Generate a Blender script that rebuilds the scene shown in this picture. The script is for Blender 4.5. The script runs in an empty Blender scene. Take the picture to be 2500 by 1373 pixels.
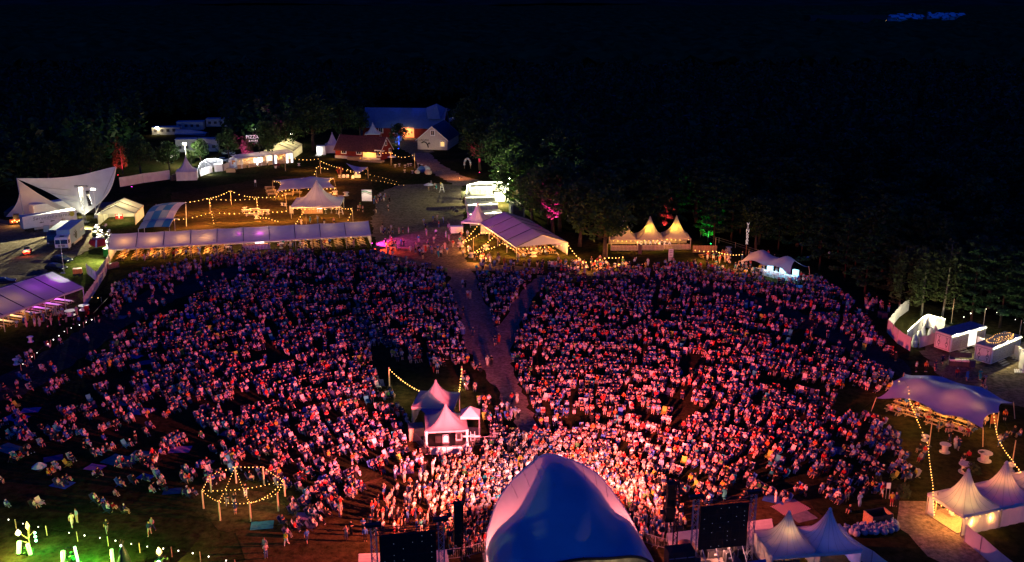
import bpy, bmesh, math, random
import numpy as np
from mathutils import Vector, Matrix
random.seed(7); rng = np.random.default_rng(7)
sc = bpy.context.scene
COL = sc.collection
R = math.radians
# ---------------------------------------------------------------- camera
W0, H0, FPX, HC = 2500.0, 1373.0, 2400.0, 55.0
TILT = math.atan((H0/2 + 10)/FPX)
cam_d = bpy.data.cameras.new('camera'); cam_d.sensor_width = 36; cam_d.lens = 36*FPX/W0
cam_d.clip_start = 1; cam_d.clip_end = 30000
cam = bpy.data.objects.new('camera', cam_d); COL.objects.link(cam)
cam.location = (0, 0, HC); cam.rotation_euler = (math.pi/2 - TILT, 0, 0)
sc.camera = cam
# ---------------------------------------------------------------- sky: deep twilight
wd = bpy.data.worlds.new('World'); sc.world = wd; wd.use_nodes = True
wn = wd.node_tree; bg = wn.nodes['Background']
skyt = wn.nodes.new('ShaderNodeTexSky'); skyt.sky_type = 'NISHITA'; skyt.sun_disc = False
skyt.sun_elevation = R(9); skyt.sun_rotation = R(180); skyt.altitude = 100
tint = wn.nodes.new('ShaderNodeMix'); tint.data_type = 'RGBA'; tint.blend_type = 'MULTIPLY'; tint.inputs[0].default_value = 1
tint.inputs[7].default_value = (0.003, 0.10, 1.0, 1)
wn.links.new(skyt.outputs[0], tint.inputs[6]); wn.links.new(tint.outputs[2], bg.inputs[0])
bg.inputs[1].default_value = 0.08
SUN = bpy.data.lights.new('twilight_sun', 'SUN'); SUN.energy = 0.004; SUN.angle = R(30); SUN.color = (.35, .5, 1)
so = bpy.data.objects.new('twilight_sun', SUN); COL.objects.link(so); so.rotation_euler = (R(60), 0, R(-10))
sc.view_settings.view_transform = 'Standard'; sc.view_settings.look = 'None'
sc.view_settings.exposure = 0; sc.view_settings.gamma = 1; sc.view_settings.use_curve_mapping = False
sc.render.engine = 'CYCLES'
cy = sc.cycles
cy.max_bounces = 5; cy.diffuse_bounces = 2; cy.glossy_bounces = 2; cy.transmission_bounces = 4; cy.transparent_max_bounces = 8
cy.sample_clamp_indirect = 3; cy.use_denoising = True; cy.caustics_reflective = False; cy.caustics_refractive = False
try: cy.denoiser = 'OPENIMAGEDENOISE'; cy.denoising_prefilter = 'ACCURATE'
except Exception: pass
cy.use_light_tree = True
# ---------------------------------------------------------------- picture <-> place
ct, st_ = math.cos(TILT), math.sin(TILT)
def ray(px, py):
    u, v = (px - W0/2)/FPX, (H0/2 - py)/FPX
    return Vector((u, ct + v*st_, -st_ + v*ct))
def P(px, py, z=0.0):
    d = ray(px, py); t = (z - HC)/d.z
    return Vector((d.x*t, d.y*t, z))
def PY(px, py, y):
    d = ray(px, py); t = y/d.y
    return Vector((d.x*t, y, HC + d.z*t))
def proj(p):
    x, y, z = p[0], p[1], p[2] - HC
    zc = y*ct - z*st_; yc = y*st_ + z*ct
    return W0/2 + FPX*x/zc, H0/2 - FPX*yc/zc, FPX/zc
def ZT(p, py):          # height above ground point p that shows on image row py
    v = (H0/2 - py)/FPX
    # (y*st + dz*ct) = v*(y*ct - dz*st)
    dz = (v*p[1]*ct - p[1]*st_)/(ct + v*st_)
    return dz + HC
# ---------------------------------------------------------------- materials
MC = {}
def _new(name):
    m = bpy.data.materials.new(name); m.use_nodes = True
    return m, m.node_tree, m.node_tree.nodes['Principled BSDF']
def M(name, rgb=None, rough=.7, var=.25, scale=2.0, metal=0.0, bump=0.0, spec=.3, det=4):
    if name in MC: return MC[name]
    m, t, b = _new(name)
    b.inputs['Roughness'].default_value = rough; b.inputs['Metallic'].default_value = metal
    b.inputs['Specular IOR Level'].default_value = spec
    tc = t.nodes.new('ShaderNodeTexCoord'); nz = t.nodes.new('ShaderNodeTexNoise')
    nz.inputs['Scale'].default_value = scale; nz.inputs['Detail'].default_value = det
    t.links.new(tc.outputs['Object'], nz.inputs['Vector'])
    rp = t.nodes.new('ShaderNodeValToRGB')
    rp.color_ramp.elements[0].position = .3; rp.color_ramp.elements[1].position = .7
    rp.color_ramp.elements[0].color = (*[c*(1-var) for c in rgb], 1)
    rp.color_ramp.elements[1].color = (*[min(1, c*(1+var*.6)) for c in rgb], 1)
    t.links.new(nz.outputs[0], rp.inputs[0]); t.links.new(rp.outputs[0], b.inputs['Base Color'])
    if bump:
        bp = t.nodes.new('ShaderNodeBump'); bp.inputs['Strength'].default_value = bump
        t.links.new(nz.outputs[0], bp.inputs['Height']); t.links.new(bp.outputs[0], b.inputs['Normal'])
    MC[name] = m; return m
def MF(name, rgb, tr=.35, var=.1, scale=.6, trc=None):
    """coated tent fabric: part of the light goes through"""
    if name in MC: return MC[name]
    m = M(name, rgb, .55, var, scale, 0, .15); t = m.node_tree
    b = t.nodes['Principled BSDF']; out = t.nodes['Material Output']
    tl = t.nodes.new('ShaderNodeBsdfTranslucent'); tl.inputs[0].default_value = (*(trc or rgb), 1)
    mx = t.nodes.new('ShaderNodeMixShader'); mx.inputs[0].default_value = tr
    t.links.new(b.outputs[0], mx.inputs[1]); t.links.new(tl.outputs[0], mx.inputs[2]); t.links.new(mx.outputs[0], out.inputs[0])
    return m
def ME(name, rgb, s, sample='NONE'):
    if name in MC: return MC[name]
    m, t, b = _new(name)
    b.inputs['Base Color'].default_value = (*[min(.8, c) for c in rgb], 1)
    b.inputs['Emission Color'].default_value = (*rgb, 1); b.inputs['Emission Strength'].default_value = s
    m.cycles.emission_sampling = sample
    MC[name] = m; return m
# ---------------------------------------------------------------- mesh builder
class MB:
    def __init__(s): s.v = []; s.f = []; s.m = []; s.cur = 0
    def add(s, vs, fs):
        o = len(s.v); s.v += [tuple(v) for v in vs]
        s.f += [tuple(i + o for i in f) for f in fs]; s.m += [s.cur]*len(fs)
    def quad(s, *p): s.add(p, [tuple(range(len(p)))])
    def box(s, c, sz, rz=0, u=None):
        """box centred in x,y with its base at c.z"""
        if u is None: u = Vector((math.cos(rz), math.sin(rz), 0))
        w = Vector((-u.y, u.x, 0)); c = Vector(c); z = Vector((0, 0, sz[2]))
        a, b = u*sz[0]/2, w*sz[1]/2
        q = [c-a-b, c+a-b, c+a+b, c-a+b]; q += [p+z for p in q]
        s.add(q, [(3,2,1,0),(4,5,6,7),(0,1,5,4),(1,2,6,5),(2,3,7,6),(3,0,4,7)])
    def slab(s, a, b, c, d, t):
        """four corner points thickened downwards along the face normal by t"""
        a, b, c, d = map(Vector, (a, b, c, d)); n = (b-a).cross(d-a).normalized()*t
        q = [a, b, c, d, a-n, b-n, c-n, d-n]
        s.add(q, [(0,1,2,3),(7,6,5,4),(1,0,4,5),(2,1,5,6),(3,2,6,7),(0,3,7,4)])
    def tube(s, p, q, r, r2=None, n=6):
        p, q = Vector(p), Vector(q); d = q - p
        if d.length < 1e-6: return
        d.normalize(); a = d.orthogonal().normalized(); b = d.cross(a); r2 = r if r2 is None else r2
        vs = []
        for c, rr in ((p, r), (q, r2)):
            vs += [c + (a*math.cos(2*math.pi*i/n) + b*math.sin(2*math.pi*i/n))*rr for i in range(n)]
        s.add(vs, [(i, (i+1) % n, n+(i+1) % n, n+i) for i in range(n)] + [tuple(range(n))[::-1], tuple(range(n, 2*n))])
    def path(s, pts, r, n=5):
        for a, b in zip(pts[:-1], pts[1:]): s.tube(a, b, r, n=n)
    def lathe(s, c, prof, n=16, cap=True):
        c = Vector(c); vs = []
        for r, z in prof:
            vs += [c + Vector((r*math.cos(2*math.pi*i/n), r*math.sin(2*math.pi*i/n), z)) for i in range(n)]
        fs = []
        for k in range(len(prof)-1):
            for i in range(n):
                j = (i+1) % n; fs.append((k*n+i, k*n+j, (k+1)*n+j, (k+1)*n+i))
        if cap: fs += [tuple(range(n))[::-1], tuple(range((len(prof)-1)*n, len(prof)*n))]
        s.add(vs, fs)
    def grid(s, fn, nu, nv):
        vs = [fn(i/nu, j/nv) for j in range(nv+1) for i in range(nu+1)]
        s.add(vs, [(j*(nu+1)+i, j*(nu+1)+i+1, (j+1)*(nu+1)+i+1, (j+1)*(nu+1)+i) for j in range(nv) for i in range(nu)])
    def ball(s, c, r, n=8, k=5, sq=(1,1,1)):
        c = Vector(c); vs = [c + Vector((0,0,-r*sq[2]))]
        for j in range(1, k):
            t = math.pi*j/k - math.pi/2
            vs += [c + Vector((r*math.cos(t)*math.cos(2*math.pi*i/n)*sq[0], r*math.cos(t)*math.sin(2*math.pi*i/n)*sq[1], r*math.sin(t)*sq[2])) for i in range(n)]
        vs.append(c + Vector((0,0,r*sq[2]))); L = len(vs)-1; fs = []
        for i in range(n):
            j = (i+1) % n; fs.append((0, 1+j, 1+i)); fs.append((L, L-n+i, L-n+j))
            for q in range(k-2): fs.append((1+q*n+i, 1+q*n+j, 1+(q+1)*n+j, 1+(q+1)*n+i))
        s.add(vs, fs)
    def truss(s, p, q, w, r=.045, step=None):
        p, q = Vector(p), Vector(q); d = q-p; L = d.length; d.normalize()
        a = Vector((0,0,1)) if abs(d.z) < .5 else Vector((0,1,0))
        a = (a - d*a.dot(d)).normalized(); b = d.cross(a); w /= 2
        cs = [a*w+b*w, a*w-b*w, -a*w-b*w, -a*w+b*w]
        for c in cs: s.tube(p+c, q+c, r, n=4)
        n = max(2, int(L/(step or w*2.2)))
        for k in range(n):
            for i in range(4):
                j = (i+1) % 4
                e, f = (cs[i], cs[j]) if k % 2 else (cs[j], cs[i])
                s.tube(p + d*L*k/n + e, p + d*L*(k+1)/n + f, r*.6, n=3)
    def build(s, name, mats, parent=None, smooth=False):
        me = bpy.data.meshes.new(name)
        off = wloc(parent)
        me.from_pydata([(v[0]-off[0], v[1]-off[1], v[2]-off[2]) for v in s.v], [], s.f)
        if not isinstance(mats, (list, tuple)): mats = [mats]
        for m in mats: me.materials.append(m)
        if len(mats) > 1: me.polygons.foreach_set('material_index', s.m)
        if smooth: me.polygons.foreach_set('use_smooth', [True]*len(s.f))
        me.update()
        o = bpy.data.objects.new(name, me); COL.objects.link(o)
        if parent is not None: o.parent = parent
        return o
def wloc(o):
    v = Vector((0,0,0))
    while o is not None: v += Vector(o.location); o = o.parent
    return v
def tag(o, label=None, cat=None, group=None, kind=None):
    if label: o['label'] = label
    if cat: o['category'] = cat
    if group: o['group'] = group
    if kind: o['kind'] = kind
    return o
def thing(name, loc, label, cat, group=None):
    o = bpy.data.objects.new(name, None); o.empty_display_size = .3; COL.objects.link(o); o.location = Vector(loc)
    return tag(o, label, cat, group)
def struct(mb, name, mat, **k): return tag(mb.build(name, mat, **k), kind='structure')
def child(o, name, mesh, parent, loc=(0,0,0), rot=None):
    c = bpy.data.objects.new(name, mesh); COL.objects.link(c); c.parent = parent; c.location = Vector(loc)
    if rot: c.rotation_euler = rot
    return c
def copy_tree(o, parent=None):
    c = o.copy(); COL.objects.link(c); c.parent = parent
    for k in list(o.children): copy_tree(k, c)
    return c
def lamp(kind, loc, energy, color, parent=None, r=.15, to=None, angle=60, blend=.5):
    l = bpy.data.lights.new('lamp_light', kind); l.energy = energy; l.color = color
    if kind == 'AREA': l.size = r
    else: l.shadow_soft_size = 0
    o = bpy.data.objects.new('lamp_light', l); COL.objects.link(o)
    o.location = Vector(loc) - wloc(parent)
    if parent is not None: o.parent = parent
    if kind == 'SPOT': l.spot_size = R(angle); l.spot_blend = blend
    if to is not None: o.rotation_euler = (Vector(to)-Vector(loc)).to_track_quat('-Z', 'Y').to_euler()
    return o
def text(s, loc, size, mat, parent, ux, uz=Vector((0,0,1)), ext=.02, align='CENTER', name='lettering', shear=0, spacing=1):
    c = bpy.data.curves.new(name, 'FONT'); c.body = s; c.size = size; c.extrude = ext; c.align_x = align; c.align_y = 'CENTER'
    c.shear = shear; c.space_character = spacing
    c.materials.append(mat); o = bpy.data.objects.new(name, c); COL.objects.link(o)
    ux = Vector(ux).normalized(); uz = Vector(uz); uz = (uz - ux*uz.dot(ux)).normalized(); n = ux.cross(uz)
    mt = Matrix((ux, uz, n)).transposed().to_4x4(); mt.translation = Vector(loc) - wloc(parent)
    dg = bpy.context.evaluated_depsgraph_get(); me = bpy.data.meshes.new_from_object(o.evaluated_get(dg)); bpy.data.objects.remove(o); bpy.data.curves.remove(c)
    me.name = name; o = bpy.data.objects.new(name, me); COL.objects.link(o); o.parent = parent; o.matrix_local = mt
    return o
def hsv(v): return v
WHITE_PVC = MF('white_tent_fabric', (.74,.74,.74), .13)
WHITE_THICK = M('white_wall_fabric', (.75,.75,.72), .6, .12, .8, 0, .1)
ALU = M('aluminium', (.55,.56,.58), .4, .1, 4, .7)
WOOD = M('raw_timber', (.42,.26,.13), .7, .35, 6)
WOODD = M('brown_board', (.22,.11,.05), .7, .35, 5)
WOODL = M('pale_timber', (.55,.40,.24), .7, .3, 6)
BLACK = M('black_paint', (.012,.012,.014), .5, .3, 3)
DARK = M('dark_grey', (.05,.05,.055), .6, .3, 3)
WHITEP = M('white_paint', (.78,.78,.76), .45, .08, 2)
STEEL = M('galvanised_steel', (.45,.46,.48), .45, .15, 5, .5)
REDP = M('red_paint', (.45,.03,.03), .45, .2, 2)
BULB = ME('warm_bulb', (1, .50, .12), 4.0)
BULBW = ME('cool_bulb', (1, .92, .75), 4)
LEDW = ME('white_led', (1, .93, .74), 7)
CABLE = M('black_cable', (.004,.004,.004), .6, .2, 5)
# ================================================================ SETTING
def ground_mat(name, cols, scale=.25, fine=3.0, bump=.5, rough=.95):
    fine = max(.9, fine*.45)
    m, t, b = _new(name); b.inputs['Roughness'].default_value = rough; b.inputs['Specular IOR Level'].default_value = 0
    tc = t.nodes.new('ShaderNodeTexCoord')
    n1 = t.nodes.new('ShaderNodeTexNoise'); n1.inputs['Scale'].default_value = scale; n1.inputs['Detail'].default_value = 5
    n2 = t.nodes.new('ShaderNodeTexNoise'); n2.inputs['Scale'].default_value = fine; n2.inputs['Detail'].default_value = 6; n2.inputs['Roughness'].default_value = .7
    for n in (n1, n2): t.links.new(tc.outputs['Object'], n.inputs['Vector'])
    r1 = t.nodes.new('ShaderNodeValToRGB'); e = r1.color_ramp.elements
    e[0].position = .35; e[1].position = .65; e[0].color = (*cols[0], 1); e[1].color = (*cols[1], 1)
    r2 = t.nodes.new('ShaderNodeValToRGB'); e = r2.color_ramp.elements
    e[0].position = .3; e[1].position = .75; e[0].color = (.30, .30, .28, 1); e[1].color = (1.75, 1.7, 1.6, 1)
    mx = t.nodes.new('ShaderNodeMix'); mx.data_type = 'RGBA'; mx.blend_type = 'MULTIPLY'; mx.inputs[0].default_value = 1
    t.links.new(n1.outputs[0], r1.inputs[0]); t.links.new(n2.outputs[0], r2.inputs[0])
    t.links.new(r1.outputs[0], mx.inputs[6]); t.links.new(r2.outputs[0], mx.inputs[7]); t.links.new(mx.outputs[2], b.inputs['Base Color'])
    bp = t.nodes.new('ShaderNodeBump'); bp.inputs['Strength'].default_value = bump; bp.inputs['Distance'].default_value = .25
    t.links.new(n2.outputs[0], bp.inputs['Height']); t.links.new(bp.outputs[0], b.inputs['Normal'])
    MC[name] = m; return m
GRASS = ground_mat('meadow_grass', ((.020,.030,.010), (.050,.042,.018)), .12, 2.2)
GRASSL = ground_mat('lush_grass', ((.040,.062,.012), (.075,.085,.022)), .3, 2.5)
DRYG = ground_mat('worn_dry_grass', ((.085,.055,.025), (.050,.045,.018)), .25, 2.5)
GRAVEL = ground_mat('gravel', ((.16,.13,.085), (.22,.185,.13)), .5, 3.5, .5)
PATHM = ground_mat('gravel_path', ((.27,.19,.14), (.37,.27,.20)), .5, 4, .5)
ASPH = ground_mat('asphalt', ((.035,.036,.04), (.055,.055,.058)), .3, 5, .2)
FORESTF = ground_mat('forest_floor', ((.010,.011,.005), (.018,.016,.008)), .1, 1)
FIELD = ground_mat('pale_field', ((.05,.09,.05), (.07,.11,.06)), .01, .1)
g = MB(); g.quad((-9000,-60,-.02),(9000,-60,-.02),(9000,9000,-.02),(-9000,9000,-.02)); struct(g, 'ground', GRASS)
def sheet(name, px, mat, z):
    pts = [P(x, y, z) for x, y in px]; out = []; n = len(pts); rr = random.Random(len(px)*7+int(px[0][0]))
    for i in range(n):
        a, b = pts[i], pts[(i+1) % n]; L = (b-a).length; k = max(1, min(40, int(L/1.6)))
        for j in range(k):
            p = a.lerp(b, j/k); w = min(.55, L*.1)
            out.append(p + Vector((rr.uniform(-w, w), rr.uniform(-w, w), 0)))
    m = MB(); m.quad(*out); return struct(m, name, mat)
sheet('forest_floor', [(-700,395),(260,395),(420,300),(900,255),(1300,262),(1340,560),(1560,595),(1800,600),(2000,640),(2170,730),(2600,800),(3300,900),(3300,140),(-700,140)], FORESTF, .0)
sheet('gravel_plaza', [(925,470),(980,452),(1060,448),(1125,452),(1135,500),(1128,560),(1138,640),(1330,655),(1328,668),(1140,660),(1000,655),(925,640),(915,600),(905,540)], GRAVEL, .008)
sheet('gravel_path', [(1092,655),(1150,655),(1165,690),(1185,740),(1212,800),(1240,760),(1275,715),(1310,672),(1335,672),(1300,740),(1265,800),(1244,850),(1252,900),(1275,960),(1300,1010),(1345,1080),(1300,1090),(1262,1030),(1225,970),(1180,905),(1140,860),(1128,800),(1115,740),(1098,690)], PATHM, .012)
sheet('access_road', [(-500,500),(60,540),(240,560),(240,580),(215,612),(130,655),(90,690),(0,715),(-400,800)], GRAVEL, .012)
sheet('lit_lawn', [(135,655),(220,612),(265,590),(272,640),(262,655),(235,740),(200,735),(140,690)], GRASSL, .016)
sheet('lawn', [(272,660),(420,655),(470,670),(430,700),(300,705),(255,720)], GRASSL, .009)
sheet('barn_road', [(1000,372),(1045,372),(1075,400),(1130,430),(1190,446),(1185,456),(1110,452),(1060,425),(1015,395)], PATHM, .01)
sheet('barn_yard', [(880,316),(1040,322),(1060,372),(1000,376),(960,352),(880,338)], GRAVEL, .012)
sheet('asphalt_path', [(600,645),(640,650),(520,695),(400,745),(290,810),(190,880),(80,950),(-60,1010),(-60,950),(60,890),(140,840),(250,770),(370,705),(480,668)], ASPH, .006)
sheet('asphalt_path', [(1338,655),(1480,670),(1640,678),(1800,708),(1950,760),(2080,815),(2215,890),(2230,935),(2170,905),(2060,850),(1930,790),(1790,735),(1640,700),(1480,688),(1340,672)], ASPH, .006)
sheet('gravel_yard', [(2250,860),(2300,790),(2600,860),(2600,1010),(2420,985),(2300,930)], GRAVEL, .006)
sheet('worn_ring', [(500,1245),(530,1215),(590,1196),(650,1200),(690,1225),(700,1262),(660,1290),(590,1305),(530,1290),(498,1262)], DRYG, .006)
sheet('worn_ground', [(560,1290),(700,1280),(820,1230),(880,1180),(960,1160),(1200,1130),(1250,1350),(1180,1500),(560,1500),(600,1360)], DRYG, .009)
sheet('worn_ground', [(1560,1240),(1700,1190),(1800,1170),(1960,1210),(2020,1260),(1990,1330),(1700,1500),(1560,1500)], DRYG, .009)
sheet('dry_lawn', [(420,470),(700,430),(900,440),(930,480),(905,560),(640,560),(420,560),(410,520)], DRYG, .006)
sheet('gravel_yard', [(2200,1225),(2290,1230),(2390,1320),(2470,1400),(2330,1400),(2230,1330),(2180,1270)], PATHM, .008)
sheet('pale_field', [(1965,60),(1980,46),(1975,34.5),(2345,34.5),(2330,52),(2200,57),(2120,56),(2050,62)], FIELD, .5)
sheet('parking_meadow', [(1075,292),(1145,285),(1145,268),(1060,264)], GRASSL, .01)
# distant ridge, wooded
def ridge():
    m = MB()
    def fn(u, v):
        x = -8000 + 16000*u; y = 4300 + 3500*v
        return Vector((x, y, 20 + 180*math.sin(min(1, v*1.4)*math.pi/2) + 25*math.sin(x*.0011+2)+12*math.sin(x*.0041) - 22*(1-v)))
    m.grid(fn, 60, 8); struct(m, 'hills', M('wooded_hill', (.02,.06,.035), 1, .5, .01, spec=0), smooth=True)
ridge()
# far-off wood seen as one mass: uneven canopy sheet with crowns
def canopy():
    nx, ny = 170, 150; xs = np.linspace(-1, 1, nx); vs = []; fs = []
    rr = rng.random((ny, nx)); r2 = rng.random((ny, nx))
    for j in range(ny):
        y = 640*(4300/640)**(j/(ny-1))
        for i in range(nx):
            x = xs[i]*y*.95; px, py, _ = proj((x, y, 8))
            field = 1955 < px < 2350 and 30 < py < 66 - 10*r2[j, i]
            h = -3 if field else 9 + 9*rr[j, i] + 3*math.sin(x*.01)*math.cos(y*.008)
            vs.append((x + (r2[j, i]-.5)*y*.008, y + (rr[j, i]-.5)*y*.008, h))
    fs = [(j*nx+i, j*nx+i+1, (j+1)*nx+i+1, (j+1)*nx+i) for j in range(ny-1) for i in range(nx-1)]
    m = MB(); m.add(vs, fs)
    o = m.build('distant_forest', M('distant_leaves', (.018,.075,.024), 1, .6, .06, spec=0)); tag(o, kind='stuff')
canopy()
# ================================================================ GENERAL BUILDERS
def perp(u): return Vector((-u.y, u.x, 0))
def dirn(a, b): d = Vector(b) - Vector(a); d.z = 0; return d.normalized()
Z = Vector((0, 0, 1))
def gable_tent(label, a, b, W, he, hr, bays, roof=None, ends=(), backwall=True, frontwall=False, group=None, wall=None, L=None):
    A = P(*a); B = P(*b); u = dirn(A, B); v = perp(u); L = L or (B-A).length; roof = roof or WHITE_PVC; wall = wall or WHITE_PVC
    t = thing('marquee_tent', A, label, 'tent', group); bl = L/bays
    F = lambda s, w, z=0: A + u*s + v*w + Z*z
    for k in range(bays+1):
        s = k*bl
        for w in (0, W):
            m = MB(); m.tube(F(s, w), F(s, w, he), .07, n=6); m.build('post', ALU, t)
        m = MB(); m.tube(F(s, 0, he-.04), F(s, W/2, hr-.05), .06, n=4); m.tube(F(s, W, he-.04), F(s, W/2, hr-.05), .06, n=4); m.build('rafter', ALU, t)
    for k in range(bays):
        for side in (0, 1):
            m = MB(); s0, s1 = k*bl+.05, (k+1)*bl-.05
            w0, w1 = (-.15, W/2-.02) if side == 0 else (W+.15, W/2+.02)
            sag = .10 + .07*random.random()
            def fn(p, q):
                e = math.sin(math.pi*p)*sag
                return F(s0+(s1-s0)*p, w0+(w1-w0)*q, he-.06+(hr-he+.06)*q + .05 - e)
            m.grid(fn, 6, 4); m.build('roof_panel', roof, t, smooth=True)
    for k in range(bays+1):
        m = MB(); s = k*bl; m.tube(F(s,-.1,he+.08),F(s,W/2,hr+.1),.07,n=4); m.tube(F(s,W+.1,he+.08),F(s,W/2,hr+.1),.07,n=4); m.build('seam_strip', M('dark_seam', (.10,.10,.12), .6), t)
    for w in (0, W):
        m = MB(); e = -.16 if w == 0 else .16
        m.slab(F(0, w+e, he+.02), F(L, w+e, he+.02), F(L, w+e, he-.3), F(0, w+e, he-.3), .02); m.build('valance', roof, t)
    for e in ends:
        s = -.03 if e == 0 else L+.03
        m = MB(); m.quad(F(s, 0, he), F(s, W, he), F(s, W/2, hr)); m.build('gable', wall, t)
    if backwall:
        for k in range(bays):
            m = MB(); m.grid(lambda p, q: F(k*bl+.06+(bl-.12)*p, W+.05+.06*math.sin(p*19), q*he), 10, 1); m.build('wall_panel', wall, t)
    if frontwall:
        for k in range(bays):
            m = MB(); m.grid(lambda p, q: F(k*bl+.06+(bl-.12)*p, -.05-.06*math.sin(p*19), q*he), 10, 1); m.build('wall_panel', wall, t)
    return t, F, L
def end_wall(t, F, s, W, he, name='wall_panel', mat=None, w0=0):
    m = MB(); m.grid(lambda p, q: F(s+.06*math.sin(p*23), w0+(W-w0)*p, he*q), 12, 1); return m.build(name, mat or WHITE_PVC, t)
def pagoda(label, c, s, rz, he, hp, group=None, mat=None, walls=(), pw=2.1, valance=.35, ribs=True, cap=.14, z0=0):
    """square high-peak tent: concave roof from square eave to a small round top"""
    c = Vector(c); t = thing('pagoda_tent', c, label, 'tent', group); mat = mat or WHITE_PVC
    u = Vector((math.cos(rz), math.sin(rz), 0)); v = perp(u); h = s/2
    F = lambda x, y, z=0: c + u*x + v*y + Z*(z+z0)
    n = 32
    def edge(i, r):
        a = 2*math.pi*i/n; ca, sa = math.cos(a), math.sin(a)
        k = 1/max(abs(ca), abs(sa)); k = k*r + (1-r)*1.0
        return ca*k, sa*k
    m = MB(); NR = 9; vs = []
    for j in range(NR+1):
        q = j/NR; r = 1 - q*(1-cap/h)
        z = he + (hp-he)*(q**pw*.86 + .14*q)
        for i in range(n):
            x, y = edge(i, r); rip = .06*math.cos(i*math.pi/2)*math.sin(q*math.pi)
            vs.append(F(x*h*r, y*h*r, z + rip))
    fs = [(j*n+i, j*n+(i+1) % n, (j+1)*n+(i+1) % n, (j+1)*n+i) for j in range(NR) for i in range(n)]
    m.add(vs, fs); ro = m.build('roof', mat, t, smooth=True)
    if ribs:
        m = MB()
        for i in range(0, n, 2):
            for j in range(NR):
                m.tube(vs[j*n+i]+Z*.02, vs[(j+1)*n+i]+Z*.02, .022, n=3)
        m.build('seam', M('grey_seam', (.42,.41,.42), .6), ro)
    m = MB(); m.lathe(F(0, 0, hp-.03), [(cap+.03, 0), (cap+.03, .15), (.03, .32)], 10); m.build('peak_cap', mat, t)
    cs = [(-h,-h),(h,-h),(h,h),(-h,h)]
    for x, y in cs:
        m = MB(); m.tube(F(x*.98, y*.98, -z0), F(x*.98, y*.98, he), .06); m.build('post', ALU, t)
    for i in range(4):
        a, b = cs[i], cs[(i+1) % 4]
        m = MB(); m.slab(F(*a, he+.02), F(*b, he+.02), F(*b, he-valance), F(*a, he-valance), .03); m.build('valance', mat, t)
        if i in walls:
            m = MB(); m.grid(lambda p, q: F(a[0]*.97+(b[0]-a[0])*.97*p, a[1]*.97+(b[1]-a[1])*.97*p, q*(he-.1)) + (u if i % 2 else v)*.05*math.sin(p*25), 14, 1)
            m.build('wall_panel', mat, t)
    return t, F
def stretch_tent(label, corners, ctrl, mat, group=None, n=22, edgec=None, pole_mat=None, sharp=2.4):
    """corners: four (point,z) ; ctrl: list of (u,v,z) highs and lows; poles under each control point"""
    cp = [Vector(p) + Z*z for p, z in corners]; c0 = sum((Vector(p) for p, z in corners), Vector())/4
    t = thing('stretch_tent', c0, label, 'tent', group)
    pts = [(0,0,corners[0][1],1),(1,0,corners[1][1],1),(1,1,corners[2][1],1),(0,1,corners[3][1],1)] + [(u, v, z, 1) for u, v, z in ctrl]
    base = min(z for _, _, z, _ in pts); mean = sum(p[2] for p in pts)/len(pts)
    AS = 1.0
    def ground(u, v):
        # pull edges between supports inwards
        iu = 0
        eu = [q[0] for q in pts if q[1] == v] if v in (0, 1) else None
        a = cp[0].lerp(cp[1], u); b = cp[3].lerp(cp[2], u); g = a.lerp(b, v); g.z = 0
        return g
    def supports(edge):
        if edge == 'v0': return sorted(p[0] for p in pts if p[1] == 0)
        if edge == 'v1': return sorted(p[0] for p in pts if p[1] == 1)
        if edge == 'u0': return sorted(p[1] for p in pts if p[0] == 0)
        return sorted(p[1] for p in pts if p[0] == 1)
    SP = {e: supports(e) for e in ('v0','v1','u0','u1')}
    def scallop(e, x):
        l = SP[e]
        for a, b in zip(l[:-1], l[1:]):
            if a <= x <= b: return (b-a)*math.sin(math.pi*(x-a)/(b-a))
        return 0
    def fn(u, v):
        uu = u + .10*scallop('u0', v)*(1-u)**2 - .10*scallop('u1', v)*u**2
        vv = v + .13*scallop('v0', u)*(1-v)**2 - .13*scallop('v1', u)*v**2
        g = ground(uu, vv); sw = .35; sz = .35*(mean*.93)
        lx = (cp[1]-cp[0]).length; ly = (cp[3]-cp[0]).length
        for a, b, z, w in pts:
            d2 = (((uu-a)*lx)**2 + ((vv-b)*ly)**2)**.5 / max(lx, ly) * 6 + .03
            k = w/d2**sharp; sw += k; sz += k*z
        g.z = sz/sw; return g
    m = MB(); m.grid(fn, n*2, n); m.build('canopy', mat, t, smooth=True)
    for a, b, z, w in pts:
        e = ground(a, b); m = MB()
        out = Vector((0,0,0))
        if a in (0, 1) and b in (0, 1): out = (e - c0); out.z = 0; out = out.normalized()*.5
        top = fn(min(.999, max(.001, a)), min(.999, max(.001, b)))
        m.tube(e+out, Vector((e.x, e.y, z+.15)), .06, .05); m.build('pole', pole_mat or WOODL, t)
        if out.length > 0 or a in (0, 1) or b in (0, 1):
            dd = (e-c0); dd.z = 0; dd.normalize()
            m = MB(); m.tube(Vector((e.x, e.y, z+.1)), e+dd*2.0, .018, n=3); m.build('guy_rope', CABLE, t)
    return t, fn
def bulb_mesh(r, mat, name='bulb'):
    m = MB(); m.ball((0,0,0), r, 8, 6, (1,1,1.15)); o = m.build(name, mat, smooth=True); me = o.data; bpy.data.objects.remove(o); return me
BM = bulb_mesh(.10, BULB); BMS = bulb_mesh(.065, BULB); BMW = bulb_mesh(.07, BULBW); BMT = bulb_mesh(.05, BULB)
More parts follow.
